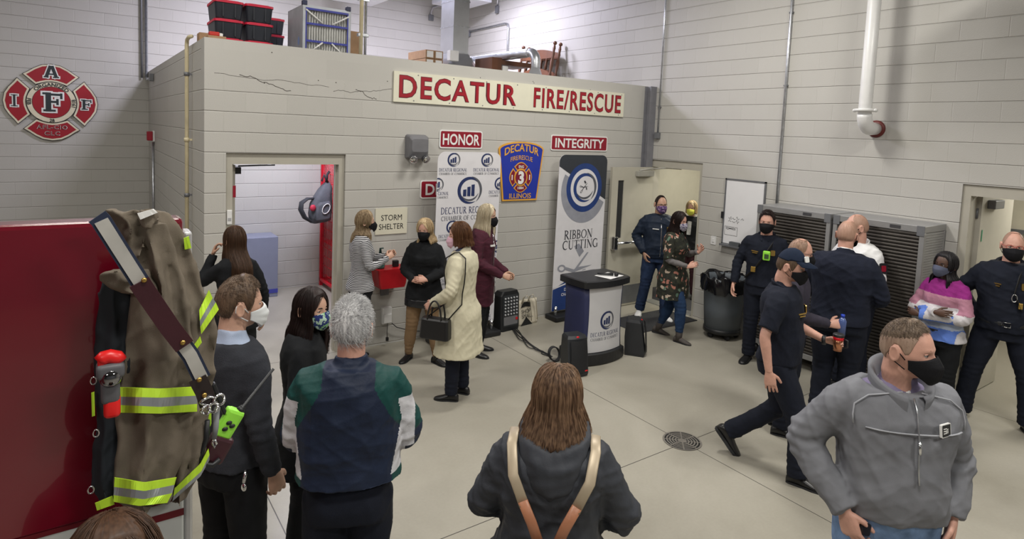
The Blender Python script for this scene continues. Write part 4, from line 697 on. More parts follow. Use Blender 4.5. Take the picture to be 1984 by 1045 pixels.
def waves(P, seed, lo, hi, n=7, sq=(1, 1, 1)):
    rg = np.random.RandomState(seed); out = np.zeros(len(P))
    for i in range(n):
        k = rg.randn(3)*np.array(sq); k /= np.linalg.norm(k); out += np.sin((P@k)*2*PI/rg.uniform(lo, hi)+rg.uniform(0, 6.28)+1.5*np.sin((P@rg.randn(3))*9))
    return out/n
# ---- head (local: eyes at z 0, face towards +y)
HR = (.0755, .098, .119)
def head_pts(az, lat, fem=0.0):
    """sculpted head surface; az 0 is the front, positive towards the person's right"""
    az, lat = np.broadcast_arrays(np.asarray(az, float), np.asarray(lat, float))
    x = HR[0]*np.cos(lat)*np.sin(az); y = HR[1]*np.cos(lat)*np.cos(az); z = HR[2]*np.sin(lat)
    ex = .86; x = np.sign(x)*HR[0]*(np.abs(x)/HR[0])**ex; low = smooth01(-z, .01, .115)
    fr = smooth01(y, -.02, .05)
    x = x*(1-(.25+.07*fem)*low); y = np.where(y < 0, y*(1-.52*smooth01(-z, .02, .11)), y*(1-.05*low)+.004*low)
    x = x*(1-.06*smooth01(z, .04, .11)); y = y+.012*smooth01(-z, .02, .1)*fr
    g = lambda cx, cz, sx, sz: np.exp(-((x-cx)/sx)**2-((z-cz)/sz)**2)*(y > 0)
    d = .004*(1-fem)*(g(.03, .016, .025, .009)+g(-.03, .016, .025, .009)) - .0115*(g(.031, -.003, .017, .012)+g(-.031, -.003, .017, .012))
    d += (.024*smooth01(-z, -.012, .038)*(z > -.052)*(1-smooth01(-z, .042, .052)))*np.exp(-(x/.0085)**2)*(y > 0)+.006*(g(.013, -.042, .007, .007)+g(-.013, -.042, .007, .007))
    d += .006*g(0, -.066, .022, .006)+.007*g(0, -.078, .02, .006)-.004*g(0, -.072, .026, .003)-.004*g(0, -.09, .03, .007)+.008*g(0, -.106, .022, .012)+.004*(g(.046, -.028, .02, .018)+g(-.046, -.028, .02, .018))
    y = y+d; return np.stack([x, y, z], -1)
def head_mesh(fem, neck_r=.056):
    k = ('head', fem, neck_r)
    if k in _vx: return _vx[k]
    mb = MB(); la = np.linspace(-PI/2+.04, PI/2-.04, 60); az = np.linspace(0, 2*PI, 73)[:-1]
    mb.rings([head_pts(az, l, fem) for l in la])
    for s in (-1, 1):
        mb.rings([[V3((s*(.0735+ox), -.012+cy+ry*math.cos(a), -.012+rz*math.sin(a)-.12*ry*math.cos(a))) for a in np.linspace(0, 2*PI, 15)[:-1]] for ox, ry, rz, cy in ((-.012, .010, .018, .005), (.0, .014, .027, 0), (.010, .020, .034, -.004), (.0155, .019, .033, -.006), (.0165, .013, .026, -.006), (.0125, .010, .020, -.004))])
    mb.tube([(0, -.018, -.02), (0, -.022, -.07), (0, -.028, -.12), (0, -.034, -.19)], [.058, neck_r, neck_r, neck_r*1.12], 20)
    v, f, nr = remesh(mb, .0042, 2, .4); _vx[k] = (v, f); return _vx[k]
def rotm(yaw=0, pitch=0, roll=0):
    """yaw turns towards the person's right, pitch nods down, roll tips to the right"""
    return np.array((Matrix.Rotation(-yaw, 3, 'Z') @ Matrix.Rotation(-pitch, 3, 'X') @ Matrix.Rotation(roll, 3, 'Y')))
def hand_mb(side, curl=.5, spread=.06, thumb=.5):
    """hand along +x from the wrist at 0, palm facing -z, thumb towards +y*side"""
    mb = MB(); L = .088; q = side
    mb.rings([[V3((x, w*math.cos(a)*1.0+cy*q, t*math.sin(a)+.004)) for a in np.linspace(0, 2*PI, 17)[:-1]] for x, w, t, cy in ((-.03, .024, .019, 0), (0, .026, .018, 0), (.02, .034, .017, .002), (.05, .040, .016, .001), (.08, .041, .0135, 0), (.092, .036, .010, 0))])
    for i, (y, ln, r) in enumerate(((.030, .072, .0088), (.0105, .080, .0092), (-.0095, .074, .0088), (-.0285, .058, .0078))):
        p = V3((L-.006*(i == 3), y*q, .003)); dr = 0.0; P = [p-V3((.02, 0, 0)), p]; c = curl*(1+.12*i)+.05*math.sin(i*2.3)
        for k, fr in enumerate((.45, .32, .23)):
            dr += c*(.75, 1.0, .7)[k]; sp = spread*(1.5-i)*q*(1 if k == 0 else .4)
            dv = V3((math.cos(dr)*math.cos(sp), math.sin(sp), -math.sin(dr))); P += [P[-1]+dv*ln*fr*.5, P[-1]+dv*ln*fr]
        n = len(P); rr = [r*1.05, r*1.05]+list(np.linspace(r*1.0, r*.80, n-2)); P.append(P[-1]+(P[-1]-P[-2])*.15); rr.append(r*.4); mb.tube(P, rr, 10)
    b = V3((.022, .026*q, -.004)); d1 = V3((.62, .70*q, -.35)); d2 = V3((.85, (.55-.8*thumb)*q, -.25-.5*thumb)); d1 /= np.linalg.norm(d1); d2 /= np.linalg.norm(d2)
    mb.tube([b-d1*.02, b, b+d1*.038, b+d1*.04+d2*.015, b+d1*.04+d2*.03, b+d1*.04+d2*.045, b+d1*.04+d2*.05], [.013, .0145, .0115, .0105, .010, .008, .004], 10)
    return mb
def bez(a, b, c, d, n): t = np.linspace(0, 1, n)[:, None]; return (1-t)**3*a+3*t*(1-t)**2*b+3*t*t*(1-t)*c+t**3*d
M_skin = {k: mat('skin '+k, c, .48, var=.05, scale=30, bump=.0006, bscale=300) for k, c in dict(fair=(.60, .36, .26), pink=(.60, .33, .25), tan=(.50, .29, .20), dark=(.085, .042, .026)).items()}
M_eye = mat('eye white', (.72, .70, .68), .2, var=0); M_lip = mat('lips', (.42, .13, .11), .4)
def iris(c): return mat('iris %.2f' % c[0], c, .15, var=0)
def hair_mat(name, c, c2=None):
    if name in _mc: return _mc[name]
    m, nt, b = newmat(name); tc = nd(nt, 'TexCoord', out=3); mp = nd(nt, 'Mapping', [tc, None, None, (60, 60, 6)]); nz = nd(nt, 'TexNoise', {'Vector': mp, 'Scale': 1.6, 'Detail': 3.0})
    nt.links.new(mixc(nt, nd(nt, 'MapRange', [nz, .35, .65, 0, 1]), c4(c), c4(c2 or tuple(x*1.7 for x in c))), b.inputs['Base Color']); b.inputs['Roughness'].default_value = .5; b.inputs['Specular IOR Level'].default_value = .35; _mc[name] = m; return m
class Person:
    def __init__(s, label, pos, rel, H, skin='fair', fem=0.0, wide=1.0, belly=0.0, bust=0.0, lean=(0, 0), twist=0.0, head=(0, 0, 0), seed=1, hipw=1.0):
        s.k = H/1.75; s.pos = V3((pos[0], pos[1], 0)); psi = math.atan2(CAMP[0]-pos[0], CAMP[1]-pos[1])-math.radians(rel)
        s.R = np.array([[math.cos(psi), math.sin(psi), 0], [-math.sin(psi), math.cos(psi), 0], [0, 0, 1]])
        s.fem, s.w, s.belly, s.bust, s.lean, s.tw, s.seed, s.hw = fem, wide, belly, bust, lean, twist, seed, hipw
        s.root = thing('person', label, 'person', tuple(s.pos)); s.skin = M_skin[skin]
        s.hR = rotm(*[math.radians(a) for a in head]); s.hp = s.sp((0, .012, 1.505)); s.arms = {}; s.legs = {}
    def W(s, P): return (np.asarray(P, float)*s.k)@s.R.T+s.pos          # local (1.75 m frame) to world
    def sp(s, p):                                                        # follow the bent spine
        p = V3(p); t = max(0, p[2]-.92); a = math.radians(s.tw)*min(1, t/.5); x, y = p[0], p[1]
        return V3((x*math.cos(a)+y*math.sin(a)+s.lean[0]*t, -x*math.sin(a)+y*math.cos(a)+s.lean[1]*t, p[2]-.25*t*(s.lean[0]**2+s.lean[1]**2)))
    def hw2(s, P): return (np.asarray(P, float)@s.hR.T)+s.hp+V3((0, .018, .128))      # head frame to local
    def part(s, name, mats, v, f, parent=None, mi=None, sm=True):
        b = MB(); b.v = [tuple(p) for p in s.W(v)]; b.f = f; b.m = [0]*len(f) if mi is None else list(mi); b.s = [sm]*len(f)
        return b.build(name, mats, parent or s.root)
    def mbpart(s, name, mats, mb, parent=None):
        mb.v = [tuple(p) for p in s.W(np.array(mb.v))]; return mb.build(name, mats, parent or s.root)
    def torso_rings(s, z0, z1, th=0.0, flare=0.0, n=28, loose=0.0):
        Z = [.40, .55, .70, .80, .86, .93, 1.00, 1.07, 1.15, 1.22, 1.29, 1.36, 1.42, 1.455, 1.485, 1.52]
        if s.fem: A = [.165, .165, .168, .172, .175, .168, .152, .138, .136, .143, .150, .150, .143, .115, .075, .055]; D = [.11, .11, .115, .12, .123, .115, .103, .096, .097, .105, .112, .106, .092, .078, .062, .05]
        else: A = [.160, .160, .160, .162, .163, .162, .160, .157, .160, .168, .175, .176, .166, .132, .085, .06]; D = [.11, .11, .112, .117, .12, .117, .112, .110, .112, .118, .122, .116, .100, .082, .066, .056]
        zs = np.unique(np.concatenate([[z0, z1], np.linspace(z0, z1, max(6, int((z1-z0)/.035)))])); out = []
        for z in zs:
            a, d = np.interp(z, Z, A), np.interp(z, Z, D); hipf = 1+(s.hw-1)*smooth01(1.1-z, 0, .2); wf = 1+(s.w-1)*(1 if z < 1.40 else max(.35, 1-(z-1.40)/.12)); lo = loose*smooth01(1.30-z, 0, .15)
            a = a*wf*hipf+th+lo; d = d*(1+(wf-1)*.8)*hipf+th+lo; fl = flare*max(0, 1.05-z); a += fl; d += fl
            bu = s.bust*math.exp(-((z-1.265)/.055)**2); be = s.belly*math.exp(-((z-1.05)/.13)**2); cy = -.012*smooth01(np.array(z), 1.2, 1.45)-.004
            ring = []
            for t in np.linspace(0, 2*PI, n+1)[:-1]:
                c, sn = math.cos(t), math.sin(t); e = .80; x = a*np.sign(c)*abs(c)**e; y = d*np.sign(sn)*abs(sn)**e
                if sn > 0: y += (be*sn+bu*sn*(.75+.35*abs(math.sin(2*t))))*(1)
                else: y -= .018*math.exp(-((z-.88)/.07)**2)*(-sn)*(1 if th < .05 else .5)
                ring.append(s.sp((x, y+cy, z)))
            out.append(ring)
        return out
    def arm(s, side, elbow, wrist, curl=.35, hd=None, pn=None, thumb=.4, spread=.06, hand=True):
        """side +1 is the person's right; elbow and wrist in the local frame; hd hand direction, pn direction the back of the hand faces"""
        sh = s.sp((side*(.166*(1+(s.w-1)*.55)-.02*s.fem), -.014, 1.388)); e, w = V3(elbow), V3(wrist)
        hd = (w-e) if hd is None else V3(hd); hd = hd/np.linalg.norm(hd); pn = V3(pn) if pn is not None else V3((side, -.2, .1))
        pn = pn-hd*(pn@hd); pn /= np.linalg.norm(pn); s.arms[side] = dict(sh=sh, e=e, w=w, hd=hd, pn=pn, curl=curl, thumb=thumb, spread=spread, hand=hand)
    def arm_path(s, side, t1=1.0, n=15):
        a = s.arms[side]; P = []; 
        for t in np.linspace(0, t1, n):
            if t < .46: p = a['sh']+(a['e']-a['sh'])*t/.5
            elif t > .54: p = a['e']+(a['w']-a['e'])*(t-.5)/.5
            else: u = (t-.46)/.08; q0 = a['sh']+(a['e']-a['sh'])*.92; q1 = a['e']+(a['w']-a['e'])*.08; p = (1-u)**2*q0+2*u*(1-u)*(a['e']*.7+(q0+q1)*.15)+u*u*q1
            P.append(p)
        return np.array(P)
    def leg(s, side, hip=None, knee=None, ankle=None, foot=None, pitch=0.0):
        h = V3(hip if hip is not None else (side*.085*s.w*s.hw, -.005, .90)); k = V3(knee if knee is not None else (side*.10, .01, .49)); a = V3(ankle if ankle is not None else (side*.105, -.035, .085))
        s.legs[side] = dict(h=h, k=k, a=a, foot=math.radians(foot if foot is not None else side*12), pitch=math.radians(pitch))
    def body(s, vox=.012, arms_bare=True):
        for sd in (-1, 1):
            if sd not in s.legs: s.leg(sd)
            if sd not in s.arms: s.arm(sd, (sd*.235*(1+(s.w-1)*.6), -.03, 1.13), (sd*.245*(1+(s.w-1)*.6), .035, .875))
        mb = MB(); mb.rings(s.torso_rings(.80, 1.44, -.030))
        for sd in (-1, 1):
            P = s.arm_path(sd, 1.0, 17); f = (1+(s.w-1)*.5)*(1-.13*s.fem); mb.tube(P, np.interp(np.linspace(0, 1, 17), [0, .15, .3, .48, .6, .85, 1], np.array([.040, .042, .040, .036, .039, .030, .026])*f), 14)
            L = s.legs[sd]; mb.tube([L['h'], L['h']*.5+L['k']*.5, L['k'], L['k']*.6+L['a']*.4, L['a']], [.07, .062, .05, .048, .034], 14)
            if L['pitch']: continue
            ft = V3((math.sin(L['foot']), math.cos(L['foot']), 0)); mb.tube([L['a'], L['a']+V3((0, 0, -.035))+ft*.03, L['a']+V3((0, 0, -.055))+ft*.09], [.030, .024, .012], 10)
        v, f, nr = remesh(mb, vox, 3); V, Fc = list(v), list(f)
        def add(v2, f2):
            b = len(V); V.extend(v2); Fc.extend([[b+i for i in q] for q in f2])
        hv, hf = head_mesh(s.fem, .060 if not s.fem else .050); hv = hv.copy(); bl = smooth01(-hv[:, 2], .10, .19)[:, None]        # the neck stays with the body while the head turns
        rot = hv@s.hR.T; still = hv.copy(); add(s.hp+V3((0, .018, .128))+rot*(1-bl)+still*bl, hf)
        for sd in (-1, 1):
            a = s.arms[sd]
            if not a['hand']: continue
            hm = hand_mb(sd, a['curl'], a['spread'], a['thumb']); v2, f2, _ = remesh(hm, .0030 if vox < .011 else .0036, 2, .4)
            X, Zz = a['hd'], a['pn']; Y = np.cross(Zz, X); sc = .93 if s.fem else 1.04
            add(a['w']+sc*(v2[:, :1]*X+v2[:, 1:2]*(Y)+v2[:, 2:3]*Zz), f2)
        s.b = s.part('body', [s.skin], np.array(V), Fc)
        return s
    def eyes(s, col=(.10, .06, .03), brow=None, lips=False):
        for sd in (-1, 1):
            e = MB(); c = V3((sd*.0305, .0745, -.001)); e.ball(c, .0125, 0, 14, 10); e.lathe([(.0058, .0117), (.0055, .0126), (.0001, .0130)], c, (0, 1, -.05), 14, 1).lathe([(.0027, .0131), (.0001, .0134)], c, (0, 1, -.05), 10, 2); e.v = [tuple(p) for p in s.hw2(np.array(e.v))]; s.mbpart('eye', [M_eye, iris(col), M_black], e)
            l = MB(); al = np.linspace(-.95, .95, 9); rw = []
            for q, (dz, dy) in enumerate(((.0045, .0139), (.0085, .0115), (.0115, .006))): rw.append([c+V3((.0165*a_, dy-.006*a_*a_, dz*(1-.55*a_*a_)+.0005)) for a_ in al])
            n = len(al); l.add([p for r in rw for p in r], [[i*n+j, i*n+j+1, (i+1)*n+j+1, (i+1)*n+j] for i in range(2) for j in range(n-1)], 0, True)
            l.tube([c+V3((.0165*a_, .0142-.006*a_*a_, .0043*(1-.55*a_*a_))) for a_ in al], .0011, 5, 1); l.v = [tuple(p) for p in s.hw2(np.array(l.v))]; s.mbpart('eyelid', [s.skin, M_black], l)
            if brow:
                b = MB(); b.tube([(sd*x, y, z) for x, y, z in ((.014, .094, .0155), (.026, .0925, .020), (.040, .083, .0195), (.049, .071, .014))], [.003, .0042, .0034, .0012], 6, flat=.6); b.v = [tuple(p) for p in s.hw2(np.array(b.v))]; s.mbpart('eyebrow', brow, b)
        if lips:
            b = MB(); b.tube([(-.022, .094, -.073), (-.010, .1045, -.069), (0, .107, -.070), (.010, .1045, -.069), (.022, .094, -.073)], [.001, .004, .0045, .004, .001], 8).tube([(-.021, .094, -.074), (-.010, .104, -.078), (0, .106, -.079), (.010, .104, -.078), (.021, .094, -.074)], [.001, .0045, .005, .0045, .001], 8); b.v = [tuple(p) for p in s.hw2(np.array(b.v))]; s.mbpart('lips', M_lip, b)
        return s
    def mask(s, m, kind='cloth', loops=None, low=0.0):
        mb = MB(); U = np.linspace(-1, 1, 29); Vv = np.linspace(0, 1, 17); rows = []
        for v in Vv:
            r = []
            for u in U:
                zt = -.006-.022*abs(u)**1.5-low; zb = -.126+.058*abs(u)**2.0; z = zt+(zb-zt)*v; c = math.cos(u*PI/2*.93)
                yf = np.interp(-z, [0, .02, .045, .075, .105, .13], [.104, .119, .135, .132, .121, .094]); wd = np.interp(-z, [0, .03, .08, .13], [.0765, .0775, .071, .058]); y = .012+(yf-.012)*c**.72
                if kind == 'surgical': y += .0022*math.sin(v*PI*6)*c
                else: y += .004*math.exp(-(u/.07)**2)*c
                r.append((wd*math.sin(u*PI/2*.93)**1 if True else 0, y, z))
            rows.append(r)
        n = len(U); k = len(rows); mb.add([p for r in rows for p in r]+[(p[0]*.975, p[1]-.0035, p[2]) for r in rows for p in r], [[i*n+j, (i+1)*n+j, (i+1)*n+j+1, i*n+j+1] for i in range(k-1) for j in range(n-1)]+[[n*k+i*n+j, n*k+i*n+j+1, n*k+(i+1)*n+j+1, n*k+(i+1)*n+j] for i in range(k-1) for j in range(n-1)]+[[j, j+1, n*k+j+1, n*k+j] for j in range(n-1)]+[[(k-1)*n+j+1, (k-1)*n+j, n*k+(k-1)*n+j, n*k+(k-1)*n+j+1] for j in range(n-1)], 0, True)
        mb.v = [tuple(p) for p in s.hw2(np.array(mb.v))]; o = s.mbpart('face_mask', m, mb)
        for sd in (-1, 1):
            l = MB()
            l.tube([(sd*.0755, .022, -.03), (sd*.080, .0, -.005), (sd*.083, -.02, .018), (sd*.086, -.034, .005), (sd*.084, -.036, -.02), (sd*.080, -.015, -.045), (sd*.072, .022, -.07)], .0022 if loops is None else .003, 6)
            l.v = [tuple(p) for p in s.hw2(np.array(l.v))]; s.mbpart('ear_loop', loops or m, l, o)
        return s
    def glasses(s, m=None):
        g = MB()
        for sd in (-1, 1):
            g.tube([(sd*.033+.025*math.cos(a)*1.05, .099-.010*math.cos(a)*sd*1.0, -.002+.018*math.sin(a)) for a in np.linspace(0, 2*PI, 19)[:-1]], .0018, 6, closed=True); g.tube([(sd*.060, .089, .005), (sd*.079, .05, .006), (sd*.083, -.02, .004), (sd*.083, -.035, -.012)], .0018, 6)
        g.tube([(-.009, .104, .003), (0, .107, .005), (.009, .104, .003)], .0018, 6); g.v = [tuple(p) for p in s.hw2(np.array(g.v))]; s.mbpart('glasses', m or M_black, g); return s
    # ---- hair
    def hair(s, m, kind='short', length=.02, line=None, n=1400, az0=60, drop=.25, flare=.10, part=0.0, r=.0011, off=.010, thick=.016, seed=None, wave=.0, bald=0.0, top=.0, tuck=1.0, fringe=True, back=.035):
        rg = np.random.RandomState(seed or s.seed); la = lambda z: np.arcsin(np.clip(z/HR[2], -.99, .99))
        hl = line or [(0, .080), (30, .078), (48, .060), (58, .030), (70, -.022), (80, -.02), (88, .022), (104, .026), (118, -.03), (140, -.068), (180, -.078)]
        hz = lambda a: np.interp(np.abs((np.degrees(a)+180) % 360-180), *zip(*hl)); mb = MB()
        az = np.linspace(-PI, PI, 97)[:-1]; rows = []; crown = la(.1175) if not bald else la(bald)
        for t in np.linspace(0, 1, 22):
            lat = la(hz(az))*(1-t)+crown*t; P = head_pts(az, lat, s.fem); nrm = P/np.array(HR)**2; nrm /= np.linalg.norm(nrm, axis=1)[:, None]
            o = (.001+min(off, .012)*min(1, t*4)+top*t*np.maximum(0, np.cos(az))**.5)*(1 if not bald else (1-t*.9))+.0016*np.sin(az*37+3*t)*(.3+t); rows.append(P+nrm*o[:, None])
        mb.rings(rows, caps=not bald)
        def strands(P0, paths, rad):
            for p in paths:
                k = len(p); mb.tube(p, np.linspace(rad, rad*.35, k), 3, caps=False)
        if kind == 'short':
            a = rg.uniform(-PI, PI, n); t = rg.uniform(0, 1, n)**.7; lat = la(hz(a))*(1-t)+crown*t; P = head_pts(a, lat, s.fem); N_ = P/np.array(HR)**2; N_ /= np.linalg.norm(N_, axis=1)[:, None]
            P = P+N_*(.001+min(off, .012)*np.minimum(1, t*4)+top*t*np.maximum(0, np.cos(a))**.5)[:, None]*.7; back = np.stack([np.sin(part)*np.ones(n), np.cos(part)*np.ones(n)*(.5+.8*(P[:, 2] > .05)), -.7*np.ones(n)], 1)+rg.randn(n, 3)*.45
            T = back-N_*np.sum(back*N_, 1)[:, None]; T /= np.linalg.norm(T, axis=1)[:, None]+1e-9; Ln = length*(.5+rg.rand(n))
            paths = [[P[i], P[i]+(N_[i]*.30+T[i]*.8)*Ln[i]*.5, P[i]+(N_[i]*.32+T[i]*1.6)*Ln[i]*.8] for i in range(n)]; strands(None, paths, r)
        else:
            a0 = math.radians(az0); ze = -.02
            def path(a, L, jit, k=16, dr=0.0):
                """from the crown down the scalp, then hanging"""
                out = []; l0 = math.radians(84); l1 = la(ze)
                for l in np.linspace(l0, l1, 8):
                    p = head_pts(a, l, s.fem); nn = p/np.array(HR)**2; nn /= np.linalg.norm(nn); out.append(p+nn*(off*(.35+.65*min(1, (l0-l)/.6))+jit))
                p = out[-1].copy(); d = V3((math.sin(a), math.cos(a), 0)); f = smooth01(np.array(abs(a)), 1.4, 2.6)
                for i in range(1, k+1):
                    t = i/k; h = L*t; fw = flare*h if h < .12 else flare*.12+(h-.12)*flare*.35
                    q = p+d*(fw-.030*(1-f*.4)*tuck*math.sin(min(1, h/.12)*PI)*(1 if L > .1 else .3))+V3((0, -back*f*smooth01(np.array(h), .04, .22)*(tuck if back < .05 else 1), -h)); q = q+V3((wave*math.sin(h*55+a*5), wave*math.cos(h*48+a*3), 0)); out.append(q)
                if L < .16: out[-1] = out[-1]-d*.012*tuck; out[-2] = out[-2]-d*.004*tuck
                return out
            A = np.concatenate([np.linspace(a0, PI, 40), np.linspace(-PI, -a0, 40)[1:]]); Lz = lambda a: drop*(.90+.10*math.cos(abs(a)-PI))
            G = [path(a, Lz(a)+.012*math.sin(a*23), .0025*math.sin(a*41)+.0015*math.sin(a*17)) for a in A]; Gi = [[q-V3((math.sin(a), math.cos(a), 0))*thick*smooth01(np.array(j), 3, 9) for j, q in enumerate(g)] for g, a in zip(G, A)]
            k = len(G[0]); n_ = len(G); b = len(mb.v); mb.add([q for g in G for q in g]+[q for g in Gi for q in g], [[i*k+j, i*k+j+1, (i+1)*k+j+1, (i+1)*k+j] for i in range(n_-1) for j in range(k-1)]+[[n_*k+i*k+j+1, n_*k+i*k+j, n_*k+(i+1)*k+j, n_*k+(i+1)*k+j+1] for i in range(n_-1) for j in range(k-1)]+[[i*k+k-1, n_*k+i*k+k-1, n_*k+(i+1)*k+k-1, (i+1)*k+k-1] for i in range(n_-1)]+[[j+1, j, n_*k+j, n_*k+j+1] for j in range(k-1)]+[[(n_-1)*k+j, (n_-1)*k+j+1, n_*k+(n_-1)*k+j+1, n_*k+(n_-1)*k+j] for j in range(k-1)], 0, True)
            for i in range(n):
                a = rg.uniform(a0*.97, PI)*rg.choice([-1, 1]); g = path(a, Lz(a)*rg.uniform(.82, 1.05), rg.uniform(-.001, .006)+.0025*math.sin(a*41)); j0 = rg.randint(0, 6); mb.tube(np.array(g[j0:])+rg.randn(3)*.0015, np.linspace(r, r*.5, len(g)-j0), 3, caps=False)
            if fringe:
                for i in range(n//5):
                    sd = rg.choice([-1, 1]); a = rg.uniform(0, a0)*sd; z = rg.uniform(.075, .112); P = [head_pts(a+sd*t*(a0*1.08-abs(a))*.9, la(z-(z+.0)*t**1.6), s.fem)*(1+(.07+.02*rg.rand())*(1-.2*t)) for t in np.linspace(0, 1, 7)]; mb.tube(P, r, 3, caps=False)
        mb.v = [tuple(p) for p in s.hw2(np.array(mb.v))]; s.h = s.mbpart('hair', m, mb); return s
    def cap(s, m, m2=None):
        mb = MB(); az = np.linspace(0, 2*PI, 49)[:-1]; la = lambda z: np.arcsin(np.clip(z/HR[2], -.99, .995)); R_ = []
        for t in np.linspace(0, 1, 12): 
            z0 = np.where(np.cos(az) > 0, .050, .038); P = head_pts(az, la(z0*(1-t)+.118*t), 0); R_.append(P*(1.10-.02*t)+V3((0, 0, .008*t+.002)))
        mb.rings(R_); q = np.linspace(-1.25, 1.25, 17); top = [(.083*math.sin(a), .010+.095*math.cos(a), .054+.010*math.cos(a)) for a in q]; out = [(.080*math.sin(a)*1.02, .028+.155*math.cos(a)**.8 if math.cos(a) > 0 else .028, .038+.004*math.cos(a)-.010*math.sin(a)**2) for a in q]
        n = len(q); mb.add(top+out+[(x, y, z-.005) for x, y, z in top]+[(x, y, z-.005) for x, y, z in out], [[i, i+1, n+i+1, n+i] for i in range(n-1)]+[[2*n+i+1, 2*n+i, 3*n+i, 3*n+i+1] for i in range(n-1)]+[[n+i, n+i+1, 3*n+i+1, 3*n+i] for i in range(n-1)], 0, True)
        mb.ball((0, -.005, .131), (.007, .007, .004)); mb.v = [tuple(p) for p in s.hw2(np.array(mb.v))]; return s.mbpart('cap', m, mb)
    # ---- clothes
    def wear(s, name, mats, z0, z1=1.485, th=.018, sleeve=1.0, flare=0.0, loose=0.0, vox=.011, sl_r=1.0, cuff=None, wr=.007, fn=None, neck=.0, seed=0, hem=None, collar=None, sleeves=(-1, 1)):
        mb = MB(); mb.rings(s.torso_rings(z0, z1, th, flare, 32, loose))
        if collar:                                                       # (height, radius): a stand-up tube round the neck
            c0 = s.sp((0, -.012, 1.45)); mb.tube([c0, s.sp((0, -.010, 1.49)), s.sp((0, -.004, 1.49+collar[0]))], [collar[1]*1.25, collar[1]*1.05, collar[1]], 24)
        if sleeve > 0:
            f = (1+(s.w-1)*.45)*(1-.13*s.fem)*sl_r
            for sd in sleeves:
                P = s.arm_path(sd, sleeve, 19); t = np.linspace(0, sleeve, 19); r = np.interp(t, [0, .12, .3, .5, .62, .85, 1.0], np.array([.055, .056, .051, .045, .046, .038, .034]))*f+th*.55
                if cuff: r[-2:] *= cuff
                P = np.concatenate([[P[0]*.72+s.sp((0, P[0][1], 1.40))*.28], P]); r = np.concatenate([[r[0]*1.05], r]); mb.tube(P, r, 18)
        v, f, nr = remesh(mb, vox, 4); sd0 = seed or s.seed*7+len(name)
        d = wr*(.7*waves(v, sd0, .12, .30, 6, (1, 1, 1.0))+1.6*folds(v, sd0+1, .08, .18, 6, (1, 1, 1.2))+.5*folds(v, sd0+4, .04, .09, 5))
        for sd in sleeves:
            if sleeve > .5:                                              # gathered folds round the bent elbow
                a = s.arms[sd]; q = np.linalg.norm(v-a['e'], axis=1); ax = (a['w']-a['sh']); ax = ax/np.linalg.norm(ax); d += wr*.6*np.exp(-(q/.09)**2)*np.sin((v-a['e'])@ax*2*PI/.05+2*np.sin(v[:, 0]*30))
        v = v+nr*d[:, None]
        mi = None
        if fn is not None:
            c = np.array([v[q].mean(0) for q in f]); mi = fn(c)
        return s.part(name, mats, v, f, None, mi)
    def lapel(s, m, z0=1.452, h=.07, r0=.075, r1=.105, open_=26, tip=.03, name='collar', fwd=.012):
        A = np.radians(np.linspace(open_, 360-open_, 41)); O, I = [], []; mb = MB(); rows = []
        for t in np.linspace(0, 1, 6):
            row = []
            for a in A:
                f = (.5+.5*math.cos(a)); r = r0+(r1-r0)*t**1.5; zz = z0+h*t*(1-.55*f)-.03*f+(-tip*t*f*f); row.append(s.sp((r*math.sin(a), -.010+r*math.cos(a)*.92+fwd*f+.02*f*t, zz)))
            rows.append(row)
        fold = [[q+(q-s.sp((0, -.01, q[2])))*.10*(1-t*.4)+V3((0, 0, -h*.62*t)) for q in rows[-1]] for t in np.linspace(.15, 1, 5)]
        R_ = rows+fold; n = len(A); k = len(R_); mb.add([q for r in R_ for q in r]+[q*1.0+V3((0, 0, .004)) if i >= 5 else q+(s.sp((0, -.01, q[2]))-q)*.05 for i, r in enumerate(R_) for q in r], [[i*n+j, i*n+j+1, (i+1)*n+j+1, (i+1)*n+j] for i in range(k-1) for j in range(n-1)]+[[n*k+i*n+j+1, n*k+i*n+j, n*k+(i+1)*n+j, n*k+(i+1)*n+j+1] for i in range(k-1) for j in range(n-1)], 0, True)
        return s.mbpart(name, m, mb)
    def pants(s, m, z1=.98, th=.012, cuff=.062, fit=1.0, vox=.012, wr=.006, name='trousers', hemz=.06, seed=0):
        mb = MB(); mb.rings(s.torso_rings(.80, z1, th*.7, 0, 28))
        for sd in (-1, 1):
            L = s.legs[sd]; dn = (L['a']-L['k']); dn = dn/np.linalg.norm(dn); f = (1+(s.w-1)*.6)*s.hw; end = L['a']-dn*(hemz-.075)
            P = np.concatenate([bez(L['h'], L['h']*.67+L['k']*.33, L['h']*.33+L['k']*.67, L['k'], 7), bez(L['k'], L['k']*.67+end*.33, L['k']*.33+end*.67, end, 8)[1:]]); P[6] = P[6]*.6+(P[5]+P[7])*.2
            r = np.interp(np.linspace(0, 1, len(P)), [0, .2, .5, .75, 1], [.092, .086, .063, .060, .0]); r = np.where(np.linspace(0, 1, len(P)) > .75, np.interp(np.linspace(0, 1, len(P)), [.75, 1], [.060, cuff-.010]), r)*fit*np.interp(np.linspace(0, 1, len(P)), [0, .5, 1], [f, f*.97+.03, 1])+th; mb.tube(P, r, 18)
        v, f, nr = remesh(mb, vox, 4); sd0 = seed or s.seed*5+3; d = wr*(.6*waves(v, sd0, .12, .3, 6, (1, 1, 1))+1.5*folds(v, sd0+2, .08, .16, 6, (1, 1, .7)))
        for sd in (-1, 1):
            L = s.legs[sd]; d += wr*.8*np.exp(-((v[:, 2]-.16)/.07)**2)*np.sin(v[:, 2]*2*PI/.05+sd)*.5+wr*.6*np.exp(-(np.linalg.norm(v-L['k'], axis=1)/.10)**2)*np.sin(v[:, 2]*2*PI/.05)
        return s.part(name, m, v+nr*d[:, None], f)
